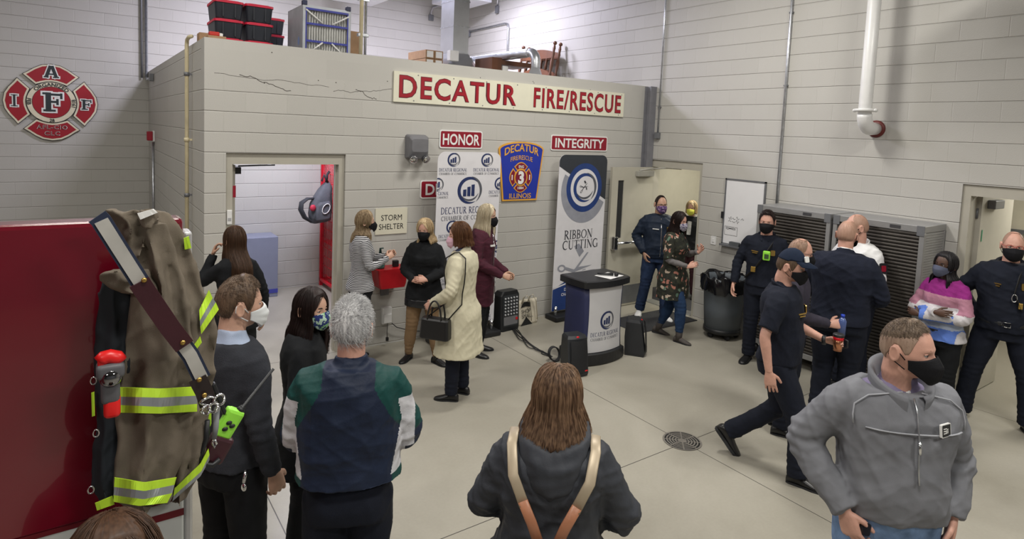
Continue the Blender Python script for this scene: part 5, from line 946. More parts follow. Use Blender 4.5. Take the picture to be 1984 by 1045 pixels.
    def shoes(s, m, kind='shoe', sole=None, name='shoe', length=.285):
        for sd in (-1, 1):
            L = s.legs[sd]; a = L['a']; ft = V3((math.sin(L['foot']), math.cos(L['foot']), 0)); sdv = V3((ft[1], -ft[0], 0)); up = V3((0, 0, 1)); 
            if L['pitch']: c, q = math.cos(L['pitch']), math.sin(L['pitch']); ft, up = ft*c-up*q, up*c+ft*q
            O = a-up*.085-ft*.075; mb = MB(); sc = length/.285*(.90 if s.fem else 1.0); R_ = []
            hi = kind in ('boot',)
            for x, w, h in ((.0, .026, .055), (.012, .034, .075), (.05, .037, .095), (.09, .038, .090), (.13, .041, .070), (.18, .047, .052), (.22, .047, .042), (.255, .040, .034), (.278, .024, .026), (.285, .008, .018)):
                lo = .0 if not (kind == 'heel') else .03*max(0, 1-x/.16)
                R_.append([O+ft*x*sc+sdv*(w*sc*math.cos(t)*(1 if math.sin(t) > -.3 else .96))+up*(lo*0+max(0.0, h*(.5+.5*math.sin(t)))) for t in np.linspace(0, 2*PI, 17)[:-1]])
            mb.rings(R_)
            if hi: mb.tube([a-up*.05-ft*.005, a+up*.02, a+(L['k']-a)*.30], [.046*sc, .050*sc, .056*sc], 16)
            pr = [(.0, .022), (.02, .033), (.06, .036), (.12, .039), (.18, .049), (.23, .047), (.27, .032), (.288, .008)]; lp = [(x, w) for x, w in pr]+[(x, -w) for x, w in pr[::-1]]
            F = Fr(O, ft, sdv); mb.v += []; o = s.mbpart(name, m, mb); q = MB(); q.prism([(x*sc, w*sc) for x, w in lp], F, -.012 if F.N[2] > 0 else -.012, .012); s.mbpart('sole', sole or M_blackm, q, o)
        return s
    # ---- small worn things
    def patch(s, name, mats, lp, normal, wd, hh, draw=None, up=(0, 0, 1), thick=.004):
        """a small flat badge or print sitting on the clothing, at local point lp facing normal"""
        N_ = V3(normal)/np.linalg.norm(normal); U = np.cross(V3(up), N_); U /= np.linalg.norm(U); F = Fr(V3(lp), U, np.cross(N_, U)); mb = MB()
        if draw: draw(mb, F)
        else: mb.prism(rrect(-wd/2, -hh/2, wd/2, hh/2, min(wd, hh)*.2, 3), F, -.004, thick)
        return s.mbpart(name, mats, mb)
    def strap(s, name, m, pts, wd=.03, th=.004, parent=None):
        mb = MB(); mb.tube(pts, wd/2, 10, flat=th/wd*2, up=(0, 0, 1) if abs((V3(pts[1])-V3(pts[0]))[2]) < .8*np.linalg.norm(V3(pts[1])-V3(pts[0])) else (1, 0, 0)); return s.mbpart(name, m, mb, parent)
    def hug(s, z, az, th=.03):
        """a point on the torso surface at height z, azimuth az degrees (0 front, + right)"""
        ring = np.array(s.torso_rings(z, z+.001, th, 0, 72)[0]); c = s.sp((0, 0, z)); d = ring-c; a = np.degrees(np.arctan2(d[:, 0], d[:, 1])); i = np.argmin(np.abs((a-az+180) % 360-180)); return ring[i]
def fabric(name, c, rough=.85, var=.07, bump=.0012, bscale=220, sheen=.0): return mat(name, c, rough, 0, var, 14, bump, bscale, sheen=sheen, spec=.22)
# ---------------------------------------------------------------- fire truck and the turnout coat hung on it
YT = -4.75
tr = thing('fire_truck', 'fire truck with open glossy red door panel, white lower band, at left edge', 'fire truck', (-9.5, YT+1.2, 0)); x1 = on(366, 975, 1, YT)[0]; zt = on(100, 434, 1, YT)[2]; zr = on(110, 1030, 1, YT)[2]
m, nt, b_ = newmat('fire engine red'); n_ = nd(nt, 'TexNoise', {'Vector': nd(nt, 'NewGeometry'), 'Scale': 6.0, 'Detail': 3.0}); nt.links.new(mixc(nt, n_, c4((.12, .0015, .010)), c4((.17, .002, .013))), b_.inputs['Base Color']); b_.inputs['Roughness'].default_value = .22; b_.inputs['Coat Weight'].default_value = 1.0; b_.inputs['Coat Roughness'].default_value = .04; M_fire = m
M_twh = mat('truck white', (.55, .57, .55), .25, var=.02, coat=.6); M_strp = mat('stripe maroon', (.13, .008, .014), .35)
dr_ = MB().span((-8.45, YT, zr), (x1-.012, YT+.085, zt), 0, .012).build('door_panel', M_fire, tr); MB().span((-8.45, YT, .75), (x1-.012, YT+.085, zr-.001), 0, .006).build('door_lower_panel', M_twh, tr)
za, zb = on(364, 982, 1, YT)[2], on(364, 995, 1, YT)[2]; MB().span((-8.45, YT-.002, zb), (x1-.013, YT-.0005, za)).build('stripe', M_strp, tr); MB().span((-8.45, YT-.002, zr-.004), (x1-.013, YT-.0005, zr+.008)).build('stripe', M_strp, tr)
MB().span((x1-.012, YT+.004, .74), (x1+.010, YT+.08, zt-.04), 0, .006).build('door_edge_trim', mat('corner aluminium', (.60, .60, .60), .35, .5), tr)
MB().span((-14.5, YT-.9, .55), (-8.46, YT+1.6, 3.0), 0, .06).build('cab_body', M_fire, tr); MB().span((-14.4, YT-.8, .30), (-8.6, YT+1.5, .548)).build('chassis', M_black, tr)
for xx in (-9.4, -13.2):
    for yy in (YT-.88, YT+1.30): MB().tube([(xx, yy, .5), (xx, yy+.28, .5)], .5, 28).build('wheel', M_blackm, tr)
M_turn = fabric('turnout tan cloth', (.165, .138, .106), .9, .10, .0006, 500); M_lime = mat('lime reflective trim', (.52, .80, .04), .5, var=.03); M_silv = mat('silver reflective trim', (.33, .35, .37), .35, .4); M_lin = mat('dark coat lining', (.012, .016, .022), .8, var=.1); M_lthr = mat('maroon leather', (.045, .010, .016), .4, var=.12, bump=.0008)
ct = thing('turnout_coat', 'tan firefighter turnout coat with lime reflective bands hung on truck corner', 'coat', tuple(on(300, 985, 1, YT-.1)))
def lobe(name, m, left, right, y0, dep, ph, amp=.014, n=40, k=46, par=None, vox=.0075):
    """a hanging fold of cloth: pixel-measured left and right edges on the coat's own plane, real depth behind"""
    L = np.array([on(u, v, 1, y0) for u, v in left]); Rr = np.array([on(u, v, 1, y0) for u, v in right]); zs = np.linspace(max(L[:, 2].max(), 0), L[:, 2].min(), k); R_ = []
    for z in zs:
        xl = np.interp(-z, -L[:, 2], L[:, 0]); xr = np.interp(-z, -Rr[:, 2], Rr[:, 0]); c, a = (xl+xr)/2, (xr-xl)/2; t = (zs[0]-z)/(zs[0]-zs[-1]); d = dep*(.35+.65*min(1, t*3.5)); ring = []
        for q in np.linspace(0, 2*PI, n+1)[:-1]:
            x = np.sign(math.cos(q))*abs(math.cos(q))**.85; y = np.sign(math.sin(q))*abs(math.sin(q))**.8; f = amp*min(1, t*4+.2)*(math.sin(x*5.2+ph+t*2.2)+.6*math.sin(x*9+ph*2-t*5)+.5*math.sin(t*13+x*3+ph))*(y < .2)
            ring.append(V3((c+a*x, y0+d*.5+(d*.5+f)*y, z+.006*math.sin(x*4+ph))))
        R_.append(ring)
    mb = MB(); mb.rings(R_); v, f, nr = remesh(mb, vox, 2, .4); d = .006*waves(v, int(ph*10)+3, .10, .25, 7, (1, .4, 1.1))+.014*folds(v, int(ph*10)+5, .09, .20, 6, (1.4, .3, .8))+.004*folds(v, int(ph*10)+6, .04, .09, 5); b = MB(); b.add(v+nr*d[:, None], f, 0, True); o = b.build(name, m, par or ct); return o, v+nr*d[:, None]
yF = YT-.155
back_o, back_v = lobe('coat_back', M_turn, [(215, 410), (230, 470), (260, 560), (300, 700), (300, 850), (310, 940), (330, 985)], [(330, 408), (352, 430), (374, 470), (398, 560), (422, 600), (426, 680), (420, 760), (402, 880), (384, 940), (360, 985)], YT-.10, .085, .4)
flap_o, flap_v = lobe('coat_lining_flap', M_lin, [(192, 540), (186, 620), (180, 700), (177, 760), (184, 830), (172, 900), (172, 950), (188, 988)], [(255, 540), (262, 620), (262, 700), (262, 760), (262, 830), (258, 900), (252, 950), (240, 988)], YT-.115, .05, 1.7, .008)
front_o, front_v = lobe('coat_front', M_turn, [(222, 432), (240, 500), (252, 560), (244, 640), (236, 720), (230, 800), (226, 860), (220, 920), (218, 962), (228, 988), (245, 1005)], [(330, 432), (352, 500), (368, 560), (376, 620), (384, 700), (384, 800), (372, 860), (352, 920), (342, 962), (338, 988), (325, 1005)], yF, .10, .9, .018)
lap_o, lap_v = lobe('coat_shoulder_fold', M_turn, [(186, 528), (190, 545), (205, 560), (240, 575)], [(275, 505), (300, 530), (318, 560), (330, 590)], yF-.004, .05, 2.6, .010)
col_o, col_v = lobe('coat_collar', M_turn, [(194, 408), (200, 420), (222, 440), (236, 470), (240, 515)], [(262, 406), (300, 418), (316, 432), (296, 456), (268, 515)], yF-.005, .07, 3.1, .010)
cl2_o, cl2_v = lobe('coat_collar', M_turn, [(266, 408), (262, 425), (275, 448)], [(312, 412), (316, 428), (290, 455)], yF-.03, .05, 4.0, .006)
def front_y(v, x, z, dflt):
    q = v[(np.abs(v[:, 0]-x) < .018) & (np.abs(v[:, 2]-z) < .018)]; return q[:, 1].min() if len(q) else dflt
def tape(par, v, rows, mats, off=.004, n=26, name='reflective_band'):
    """a strip lying on the front of a cloth lobe; rows = pixel polylines (top to bottom) and one material per gap"""
    R_ = []
    for pl in rows:
        P = np.array(pl, float); t = np.linspace(0, 1, n); u = np.interp(t, np.linspace(0, 1, len(P)), P[:, 0]); w_ = np.interp(t, np.linspace(0, 1, len(P)), P[:, 1]); r = []
        for a, c in zip(u, w_):
            y = yF
            for _ in range(3): q = on(a, c, 1, y); y = front_y(v, q[0], q[2], y)
            r.append(y)
        r = np.array(r); 
        for _ in range(2): r[1:-1] = np.minimum(r[1:-1], (r[:-2]+r[1:-1]*2+r[2:])/4)
        R_.append([on(a, c, 1, y-off) for a, c, y in zip(u, w_, r)])
    for i, m in enumerate(mats):
        mb = MB(); A, B = R_[i], R_[i+1]; mb.add(A+B+[q+V3((0, .003, 0)) for q in A+B], [[j+1, j, n+j, n+j+1] for j in range(n-1)]+[[j, j+1, 2*n+j+1, 2*n+j] for j in range(n-1)]+[[n+j+1, n+j, 3*n+j, 3*n+j+1] for j in range(n-1)], 0, False); mb.build(name, m, par)
LSL = [M_lime, M_silv, M_lime]
tape(front_o, front_v, [[(232, 751), (310, 754), (381, 750)], [(231, 769), (310, 771), (382, 767)], [(230, 785), (310, 789), (382, 783)], [(229, 800), (310, 802), (382, 798)]], LSL)
tape(front_o, front_v, [[(222, 926), (280, 936), (342, 926)], [(221, 944), (280, 952), (338, 940)], [(220, 960), (278, 968), (334, 956)], [(220, 973), (270, 981), (324, 975)]], LSL)
tape(back_o, back_v, [[(386, 602), (405, 562)], [(387, 622), (412, 578)], [(388, 634), (418, 586)], [(390, 648), (424, 600)]], LSL)
tape(back_o, back_v, [[(374, 672), (388, 652)], [(376, 684), (391, 664)]], [M_lime]); tape(back_o, back_v, [[(356, 462), (366, 458)], [(358, 484), (371, 481)]], [M_lime], name='lime_tag')
tape(back_o, back_v, [[(338, 948), (388, 900), (404, 870)], [(336, 962), (390, 914), (406, 882)], [(334, 972), (388, 924), (406, 892)]], [M_lime, M_silv]); tape(flap_o, flap_v, [[(184, 976), (218, 962)], [(188, 990), (222, 978)]], [M_lime]); tape(flap_o, flap_v, [[(177, 762), (183, 760)], [(178, 808), (184, 806)]], [M_lime])
tape(col_o, cl2_v, [[(266, 414), (298, 405)], [(272, 426), (306, 412)]], [M_signw], name='name_tag'); mb = MB()
# radio strap, flashlight, radio holster and hardware clipped on the coat
rs = thing('radio_strap', 'reflective radio strap with maroon leather sleeve running diagonally across coat', 'strap', tuple(on(290, 600, 1, yF-.05)))
def ribbon(path, wd, y, m, name, par, th=.006, inner=None):
    P = [on(u, v, 1, y) for u, v in path]; mb = MB(); A, B = [], []
    for i, q in enumerate(P):
        t = P[min(i+1, len(P)-1)]-P[max(i-1, 0)]; t /= np.linalg.norm(t); s_ = np.cross(t, (0, 1, 0)); s_ /= np.linalg.norm(s_); A.append([q+s_*wd/2, q-s_*wd/2, q-s_*wd/2+V3((0, th, 0)), q+s_*wd/2+V3((0, th, 0))])
    mb.rings(A, 0, True, False); return mb.build(name, m, par)
M_blue = mat('navy webbing', (.012, .02, .05), .7)
pth = [(188, 420), (196, 428), (232, 485), (280, 560), (330, 635), (370, 690), (392, 735)]; yS = yF-.055
ribbon(pth, .040, yS, M_blue, 'webbing', rs); ribbon(pth[1:], .028, yS-.003, mat('pale reflective strip', (.50, .49, .46), .4, .2, var=.12), 'reflective_strip', rs)
ribbon([(270, 548), (290, 578), (330, 636), (358, 672)], .044, yS-.010, M_lthr, 'leather_sleeve', rs, .009); ribbon([(383, 735), (396, 760), (404, 785)], .040, yS-.006, mat('dark leather', (.02, .012, .012), .4), 'leather_sleeve', rs, .009)
for u, v in ((279, 543), (354, 664), (386, 736), (396, 766)): mb = MB(); mb.lathe([(.006, 0), (.006, .003), (.002, .004)], on(u, v, 1, yS-.011), (0, -1, 0), 14); mb.build('rivet', M_gold, rs)
fl = thing('flashlight', 'red and grey right-angle flashlight clipped inside the coat opening', 'flashlight', tuple(on(214, 800, 1, yF-.03))); yL = yF-.045; M_flr = mat('flashlight red', (.75, .015, .015), .35)
def blob(u, v, w_, d_, h, m, name, par, y=None, bev=.01):
    c = on(u, v, 1, yL if y is None else y); mb = MB(); mb.box(c, (w_, d_, h), 0, bev, seg=3); return mb.build(name, m, par)
hd = MB(); hd.tube([on(196, 700, 1, yL), on(201, 694, 1, yL), on(213, 691, 1, yL), on(226, 693, 1, yL), on(231, 700, 1, yL)], .017, 12); hd.box(on(198, 712, 1, yL), (.018, .03, .05), 0, .007); hd.build('red_hood', M_flr, fl); blob(214, 716, .056, .05, .036, mat('flashlight grey', (.10, .10, .11), .5), 'head_ring', fl); mb = MB(); mb.ball(on(215, 731, 1, yL-.012), (.024, .020, .024)); mb.build('lens', mat('lens chrome', (.30, .30, .32), .06, 1.0), fl); blob(214, 758, .038, .036, .055, mat('flashlight grey', (.10, .10, .11), .5), 'barrel', fl); blob(217, 784, .034, .034, .058, M_flr, 'battery_tail', fl); blob(214, 690, .018, .03, .012, M_black, 'switch', fl)
pr = thing('portable_radio', 'lime green portable radio in brown leather holster with long black antenna', 'radio', tuple(on(440, 850, 1, yF))); yR = YT-.06
def tilt(deg): return Matrix.Rotation(math.radians(deg), 3, 'Y')
mb = MB(); mb.box(on(443, 820, 1, yR), (.050, .035, .085), 0, .010, tilt(32)); mb.box(on(452, 800, 1, yR), (.045, .030, .022), 0, .006, tilt(32)); mb.build('radio_body', RADIO_M if False else mat('lime plastic', (.30, .75, .06), .45), pr)
mb = MB()
for u, v in ((436, 832), (444, 820), (450, 826)): mb.ball(on(u, v, 1, yR-.018), (.008, .004, .006))
mb.build('speaker_slot', M_black, pr); mb = MB(); a_, b2 = on(466, 795, 1, yR), on(530, 715, 1, yR); mb.tube([a_, a_+(b2-a_)*.08, a_+(b2-a_)*.10, b2], [.010, .009, .0048, .0042], 8); mb.ball(a_, (.012, .012, .012)); mb.build('antenna', M_black, pr)
mb = MB(); mb.box(on(420, 868, 1, yR), (.062, .045, .075), 0, .010, tilt(30)); mb.build('holster', M_lthr, pr); mb = MB(); mb.tube([on(u, v, 1, yR-.03) for u, v in ((402, 815), (400, 850), (388, 885), (392, 900), (412, 902), (426, 890))], .007, 8); mb.build('cable', M_black, pr); mb = MB(); mb.box(on(424, 772, 1, yR), (.012, .02, .10), 0, .004, tilt(-18)); mb.build('antenna_clip', M_black, pr); blob(398, 800, .03, .02, .09, M_lime, 'lime_flap', pr, yR+.02)
hk = thing('snap_hooks', 'cluster of chrome snap hooks hanging beside the radio strap end', 'clip', tuple(on(405, 800, 1, yS))); 
for u, v, r, q in ((402, 778, .016, .6), (412, 790, .012, 1), (398, 795, .010, 1), (424, 775, .013, 1)): mb = MB(); mb.tube([on(u, v, 1, yS-.01)+V3((r*math.cos(t), .004*math.sin(2*t), r*q*math.sin(t))) for t in np.linspace(0, 2*PI, 17)[:-1]], .0035, 8, closed=True); mb.build('ring', M_chrome, hk)
mb = MB(); mb.tube([on(420, 790, 1, yS), on(418, 830, 1, yS), on(415, 850, 1, yS)], [.008, .007, .006], 8); mb.build('grey_lanyard', mat('grey cord', (.22, .23, .24), .7), hk); mb = MB(); mb.tube([on(u, v, 1, yS) for u, v in ((415, 850), (411, 858), (416, 868), (420, 860), (415, 852))], .003, 6); mb.build('hook', M_chrome, hk)
for u, v in ((181, 738), (186, 840), (176, 950)): mb = MB(); mb.tube([on(u, v, 1, yF-.01)+V3((.006*math.cos(t), 0, .009*math.sin(t))) for t in np.linspace(0, 2*PI, 13)[:-1]], .0018, 6, closed=True); mb.build('coat_clasp', M_chrome, flap_o)
# ---------------------------------------------------------------- the crowd
K_black = fabric('black cloth', (.010, .011, .013)); K_blackk = fabric('black knit', (.012, .013, .015), .95, .1, .002, 150); K_navy = fabric('navy uniform twill', (.010, .0125, .022)); K_navy2 = fabric('navy fleece', (.014, .017, .030), .95, .08, .002, 160)
K_jean = fabric('dark denim', (.022, .038, .085), .9, .16); K_white = fabric('white cotton', (.74, .74, .74)); K_cmask = fabric('black mask cloth', (.008, .008, .010)); K_shoe = mat('black leather', (.010, .010, .011), .35)
K_sw = mat('surgical mask white', (.74, .77, .78), .8, var=.02); K_strapk = mat('black webbing', (.012, .012, .014), .6)
H_brown = hair_mat('brown hair', (.052, .026, .014)); H_dark = hair_mat('dark brown hair', (.014, .007, .006)); H_blond = hair_mat('blond hair', (.42, .29, .15), (.66, .52, .33)); H_ash = hair_mat('ash blond hair', (.22, .15, .085), (.46, .35, .22)); H_plat = hair_mat('pale blond hair', (.50, .42, .29), (.72, .64, .48)); H_grey = hair_mat('silver hair', (.34, .34, .35), (.66, .66, .66)); H_aub = hair_mat('auburn hair', (.085, .032, .014), (.17, .08, .035)); H_short = hair_mat('short brown hair', (.075, .045, .027), (.14, .09, .055)); H_blk = hair_mat('black hair', (.009, .008, .009)); H_bl = hair_mat('brown streaked hair', (.070, .036, .020), (.24, .145, .085))
def voronoi_print(name, cols, scale):
    m, nt, b = newmat(name); tc = nd(nt, 'TexCoord', out=3); nz = nd(nt, 'TexNoise', {'Vector': tc, 'Scale': scale*.6, 'Detail': 2.0}, out=1); v = nd(nt, 'TexVoronoi', {'Vector': nd(nt, 'VectorMath', [tc, nd(nt, 'VectorMath', [nz, (.06, .06, .06)], operation='MULTIPLY')], operation='ADD'), 'Scale': scale}, out=1)
    sp = nt.nodes.new('ShaderNodeSeparateColor'); nt.links.new(v, sp.inputs[0]); r = nt.nodes.new('ShaderNodeValToRGB'); r.color_ramp.interpolation = 'CONSTANT'
    while len(r.color_ramp.elements) < len(cols): r.color_ramp.elements.new(.5)
    for i, (p, c) in enumerate(cols): r.color_ramp.elements[i].position = p; r.color_ramp.elements[i].color = c4(c)
    nt.links.new(sp.outputs[0], r.inputs[0]); nt.links.new(r.outputs[0], b.inputs['Base Color']); b.inputs['Roughness'].default_value = .85; return m
def stripes_mat(name, a, c, per, axis=2, duty=.5):
    m, nt, b = newmat(name); tc = nd(nt, 'TexCoord', out=3); sx = nt.nodes.new('ShaderNodeSeparateXYZ'); nt.links.new(tc, sx.inputs[0]); n_ = nd(nt, 'TexNoise', {'Vector': tc, 'Scale': 7.0, 'Detail': 2.0})
    t = ma(nt, 'FRACT', ma(nt, 'DIVIDE', ma(nt, 'ADD', sx.outputs[axis], ma(nt, 'MULTIPLY', n_, per*1.6)), per)); nt.links.new(mixc(nt, ma(nt, 'GREATER_THAN', t, duty), c4(a), c4(c)), b.inputs['Base Color']); b.inputs['Roughness'].default_value = .9; return m
def clasp(p, z=1.04, y=.25, el=.25):
    p.arm(1, (el, .02, 1.13), (.075, y-.02, z-.01), .5, (-.85, .35, .1), (.3, .8, .5)); p.arm(-1, (-el, .02, 1.13), (-.075, y+.015, z+.015), .5, (.85, .35, .1), (-.3, .8, .5))
def pocket(p, sd, ex=.33, wx_=.215, y=.06, z=.93): p.arm(sd, (sd*ex, -.07, 1.15), (sd*wx_, y, z), .45, (-sd*.25, .25, -1), (sd, .1, .1))
# 1 long brown hair at the doorway
p = Person('woman with very long brown hair and black blazer seen from behind at shelter doorway', (-6.17, -1.0), 196, 1.66, 'tan', 1, .95, seed=1, head=(-8, 0, 0))
p.arm(-1, (-.27, .10, 1.24), (-.15, .15, 1.49), .7, (.3, -.1, 1), (-.8, .4, .1)); p.arm(1, (.245, -.03, 1.13), (.255, .03, .87), .35)
p.body().hair(H_brown, 'long', n=900, az0=60, drop=.60, flare=.06, off=.012, thick=.03, tuck=.15, back=.125); p.wear('blazer', K_black, .82, th=.022, flare=.08, seed=3); p.pants(K_black, cuff=.075); p.shoes(K_shoe)
# 2 grey sweater, white mask
p = Person('man in charcoal sweater and white surgical mask, standing behind the hanging coat', (-6.66, -3.50), 128, 1.815, 'fair', 0, .97, seed=2, head=(24, 2, 0))
p.arm(1, (.235, -.05, 1.13), (.235, .03, .875), .55); p.body().eyes((.10, .12, .12), H_short).hair(H_short, 'short', .015, n=2600, off=.009, top=.012); p.mask(K_sw, 'surgical', M_signw)
p.wear('dress_shirt', fabric('pale blue shirt', (.42, .50, .66)), 1.2, 1.48, th=-.006, sleeve=0, collar=(.030, .064)); p.wear('sweater', fabric('charcoal knit', (.038, .041, .050), .95, .1, .002, 170), .90, 1.475, .022, .985, wr=.006); p.pants(K_black, cuff=.07); p.shoes(K_shoe)
kf = MB(); kf.tube([(.19, -.08, .93), (.20, -.10, .88)], .008, 8).ball((.2, -.10, .86), (.016, .008, .02)); p.mbpart('key_fob', M_chrome, kf)
# 3 dark hair, floral mask
p = Person('woman with long dark hair and blue green floral mask in black coat', (-6.20, -3.12), 85, 1.625, 'fair', 1, 1.05, seed=3, head=(32, 4, 0))
p.body().eyes((.06, .03, .02), H_dark).hair(H_dark, 'long', n=1100, az0=50, drop=.34, flare=.16, off=.013, thick=.025, wave=.003, tuck=.3); p.mask(voronoi_print('leaf print', [(0, (.015, .03, .16)), (.45, (.25, .50, .22)), (.62, (.02, .05, .10)), (.8, (.45, .62, .50))], 55))
p.wear('coat', K_black, .62, th=.026, flare=.06); p.pants(K_black, cuff=.07); p.shoes(K_shoe)
# 4 silver-haired man from behind
p = Person('silver-haired man from behind in navy jacket with green and white sleeves', (-6.27, -4.03), 176, 1.79, 'pink', 0, 1.10, .04, seed=4)
p.arm(1, (.255, .03, 1.13), (.12, .25, 1.05)); p.arm(-1, (-.235, .04, 1.13), (-.12, .25, 1.05)); p.body(.010).hair(H_grey, 'short', .030, n=3600, off=.010, part=.6, r=.0010)
p.mask(K_sw, 'surgical', M_signw)
def raglan(c):
    x, z, y = np.abs(c[:, 0]), c[:, 2], c[:, 1]; o = np.zeros(len(c), int); yoke = z > 1.335-.30*(x-.10)*0+.0; o[(x > .095+.55*(1.44-z)) & (z > 1.18) & (x > .11)] = 1
    o[(x > .225-.18*np.abs(z-1.25)) & (x < .285-.04*(z < 1.1)) & (z < 1.34) & (z > 1.02) & (y < .09)] = 2; o[(x > .19) & (z < 1.02)] = 1; return o
p.wear('jacket', [fabric('navy nylon', (.016, .024, .050), .55, .06, .0008, 120), fabric('green nylon', (.010, .060, .055), .55, .06, .0008, 120), fabric('white nylon', (.60, .60, .63), .55, .04)], .985, 1.482, .032, 1.0, vox=.0062, sl_r=1.12, wr=.010, fn=raglan, collar=(.028, .070), loose=.02); p.pants(K_navy, cuff=.075); p.shoes(K_shoe)
# 5 striped shirt
p = Person('blond woman in black and white striped shirt, hands raised, facing right', (-4.77, -.34), 104, 1.66, 'fair', 1, 1.0, bust=.03, seed=5, head=(8, 0, 0))
p.arm(1, (.225, .03, 1.13), (.06, .285, 1.20), .6, (-.35, .8, .45), (.9, .2, .3)); p.arm(-1, (-.225, .03, 1.13), (-.04, .30, 1.21), .6, (.35, .8, .45), (-.9, .2, .3))
p.body().eyes((.1, .12, .12), H_ash).hair(H_ash, 'long', n=900, az0=58, drop=.22, flare=.08, off=.013, thick=.022); p.mask(K_cmask)
p.wear('striped_top', stripes_mat('pin stripes', (.55, .55, .57), (.03, .03, .036), .0165), .84, th=.016, flare=.05, neck=1); p.pants(K_black, cuff=.05, fit=.95); p.shoes(K_shoe)
# 6 black cardigan
p = Person('blond woman in black turtleneck and cardigan with tan trousers, hands clasped', (-4.19, -.70), -12, 1.60, 'pink', 1, 1.08, bust=.03, seed=6, head=(12, 10, 4))
clasp(p, 1.06, .25, .25); p.leg(1, None, (.13, .02, .49), (.175, -.03, .085), 18); p.leg(-1, None, (-.13, .03, .49), (-.185, .03, .085), -55)
p.body().eyes((.08, .1, .12), H_blond).hair(H_blond, 'long', n=900, az0=50, drop=.17, flare=.16, off=.014, thick=.02, wave=.003); p.mask(K_cmask)
for i in range(0): pass
p.wear('turtleneck', K_blackk, .90, th=.006, sleeve=0, collar=(.045, .055)); p.wear('cardigan', K_blackk, .72, 1.482, .026, 1.0, flare=.05, sl_r=1.05)
p.wear('cardigan_hem', mat('leather patch black', (.012, .013, .016), .35), .70, .80, .034, 0, flare=.05); p.pants(fabric('tan trousers', (.24, .155, .085), .8, .05), cuff=.042, fit=.97); p.shoes(K_shoe, 'boot')
# 7 cream coat
p = Person('woman with short auburn hair in long cream coat and pink mask', (-4.31, -1.68), -112, 1.70, 'pink', 1, 1.04, seed=7, head=(-32, 6, 0))
p.arm(-1, (-.285, -.02, 1.13), (-.20, .20, .98), .6, (.1, .7, -.5), (-.9, 0, .4)); p.arm(1, (.26, .0, 1.13), (.19, .17, .95)); p.leg(1, None, None, (.10, -.02, .085), 5); p.leg(-1, None, None, (-.10, .02, .085), -12)
p.body().eyes((.06, .04, .03), H_aub).hair(H_aub, 'bob', n=1300, az0=52, drop=.085, flare=.28, off=.020, thick=.015, wave=.002); p.mask(mat('pink surgical mask', (.68, .42, .52), .8, var=.02), 'surgical', M_signw)
p.wear('scarf', fabric('blue grey scarf', (.10, .12, .20)), 1.40, 1.47, .02, 0, collar=(.02, .060)); p.wear('coat', fabric('cream wool', (.62, .58, .43), .9, .04, .0015, 160), .47, 1.482, .034, 1.0, flare=.14, sl_r=1.12, wr=.009, collar=(.006, .072)); p.pants(K_navy, cuff=.062); p.shoes(K_shoe, length=.27)
ctr = p.arms[-1]; hb = thing('handbag', 'black leather handbag hanging from forearm of the cream coat woman', 'handbag', tuple(p.W(ctr['w']+V3((0, -.02, -.36)))))
def bagbuild():
    m = K_shoe; o = p.arms[-1]['e']*.35+p.arms[-1]['w']*.65+V3((-.05, 0, 0)); R_ = []
    for z, w_, d_ in ((-.36, .145, .06), (-.35, .15, .065), (-.18, .14, .055), (-.165, .135, .045)): R_.append([p.W(o+V3((y, x, z))) for x, y in rrect(-w_, -d_, w_, d_, .03, 4)])
    MB().rings(R_, 0, True, False).build('bag_body', m, hb)
    for y in (-.045, .045): MB().tube([p.W(o+V3((y, .07*math.cos(a), -.18+.19*math.sin(a)))) for a in np.linspace(0, PI, 13)], .008, 8).build('handle', m, hb)
    MB().tube([p.W(q) for q in [o+V3((0, -.12, -.17))]+[p.hug(z, -104-z*14, .052) for z in (1.0, 1.1, 1.2, 1.3, 1.40, 1.44)]+[p.sp((-.135, -.03, 1.485)), p.sp((-.135, .02, 1.478))]+[p.hug(z, -74+(z-1)*50, .052) for z in (1.42, 1.36, 1.28, 1.18, 1.08, 1.0)]+[o+V3((.02, .10, -.17))]], .006, 8).build('shoulder_strap', m, hb)
bagbuild()
# 8 burgundy jacket
p = Person('pale blond woman in burgundy quilted coat and black mask by white banner', (-3.50, -.80), 78, 1.74, 'tan', 1, 1.0, seed=8, head=(6, 4, 0))
p.arm(1, (.23, -.02, 1.12), (.12, .26, .97), .7, (-.3, .9, -.2), (.9, .2, .4)); p.arm(-1, (-.23, -.02, 1.12), (-.06, .27, .96), .6, (.3, .9, -.2), (-.9, .2, .4))
p.body().eyes((.08, .06, .04), H_plat).hair(H_plat, 'long', n=1000, az0=50, drop=.27, flare=.18, tuck=.3, off=.015, thick=.025); p.mask(K_cmask)
p.wear('top', K_black, .8, th=.012, sleeve=.4); p.wear('quilted_coat', stripes_mat('burgundy quilting', (.070, .008, .022), (.050, .005, .016), .075, duty=.12), .60, 1.482, .030, 1.0, sl_r=1.08, wr=.009, fn=None); p.strap('zip', M_chrome, [p.hug(1.42, 12, .034), p.hug(1.25, 9, .037), p.hug(1.05, 8, .037), p.hug(.85, 8, .037), p.hug(.65, 8, .037)], .012)
p.patch('name_badge', M_signw, p.hug(1.30, 38, .036), (.55, .8, 0), .07, .02); p.pants(K_black, cuff=.05); p.shoes(K_shoe)
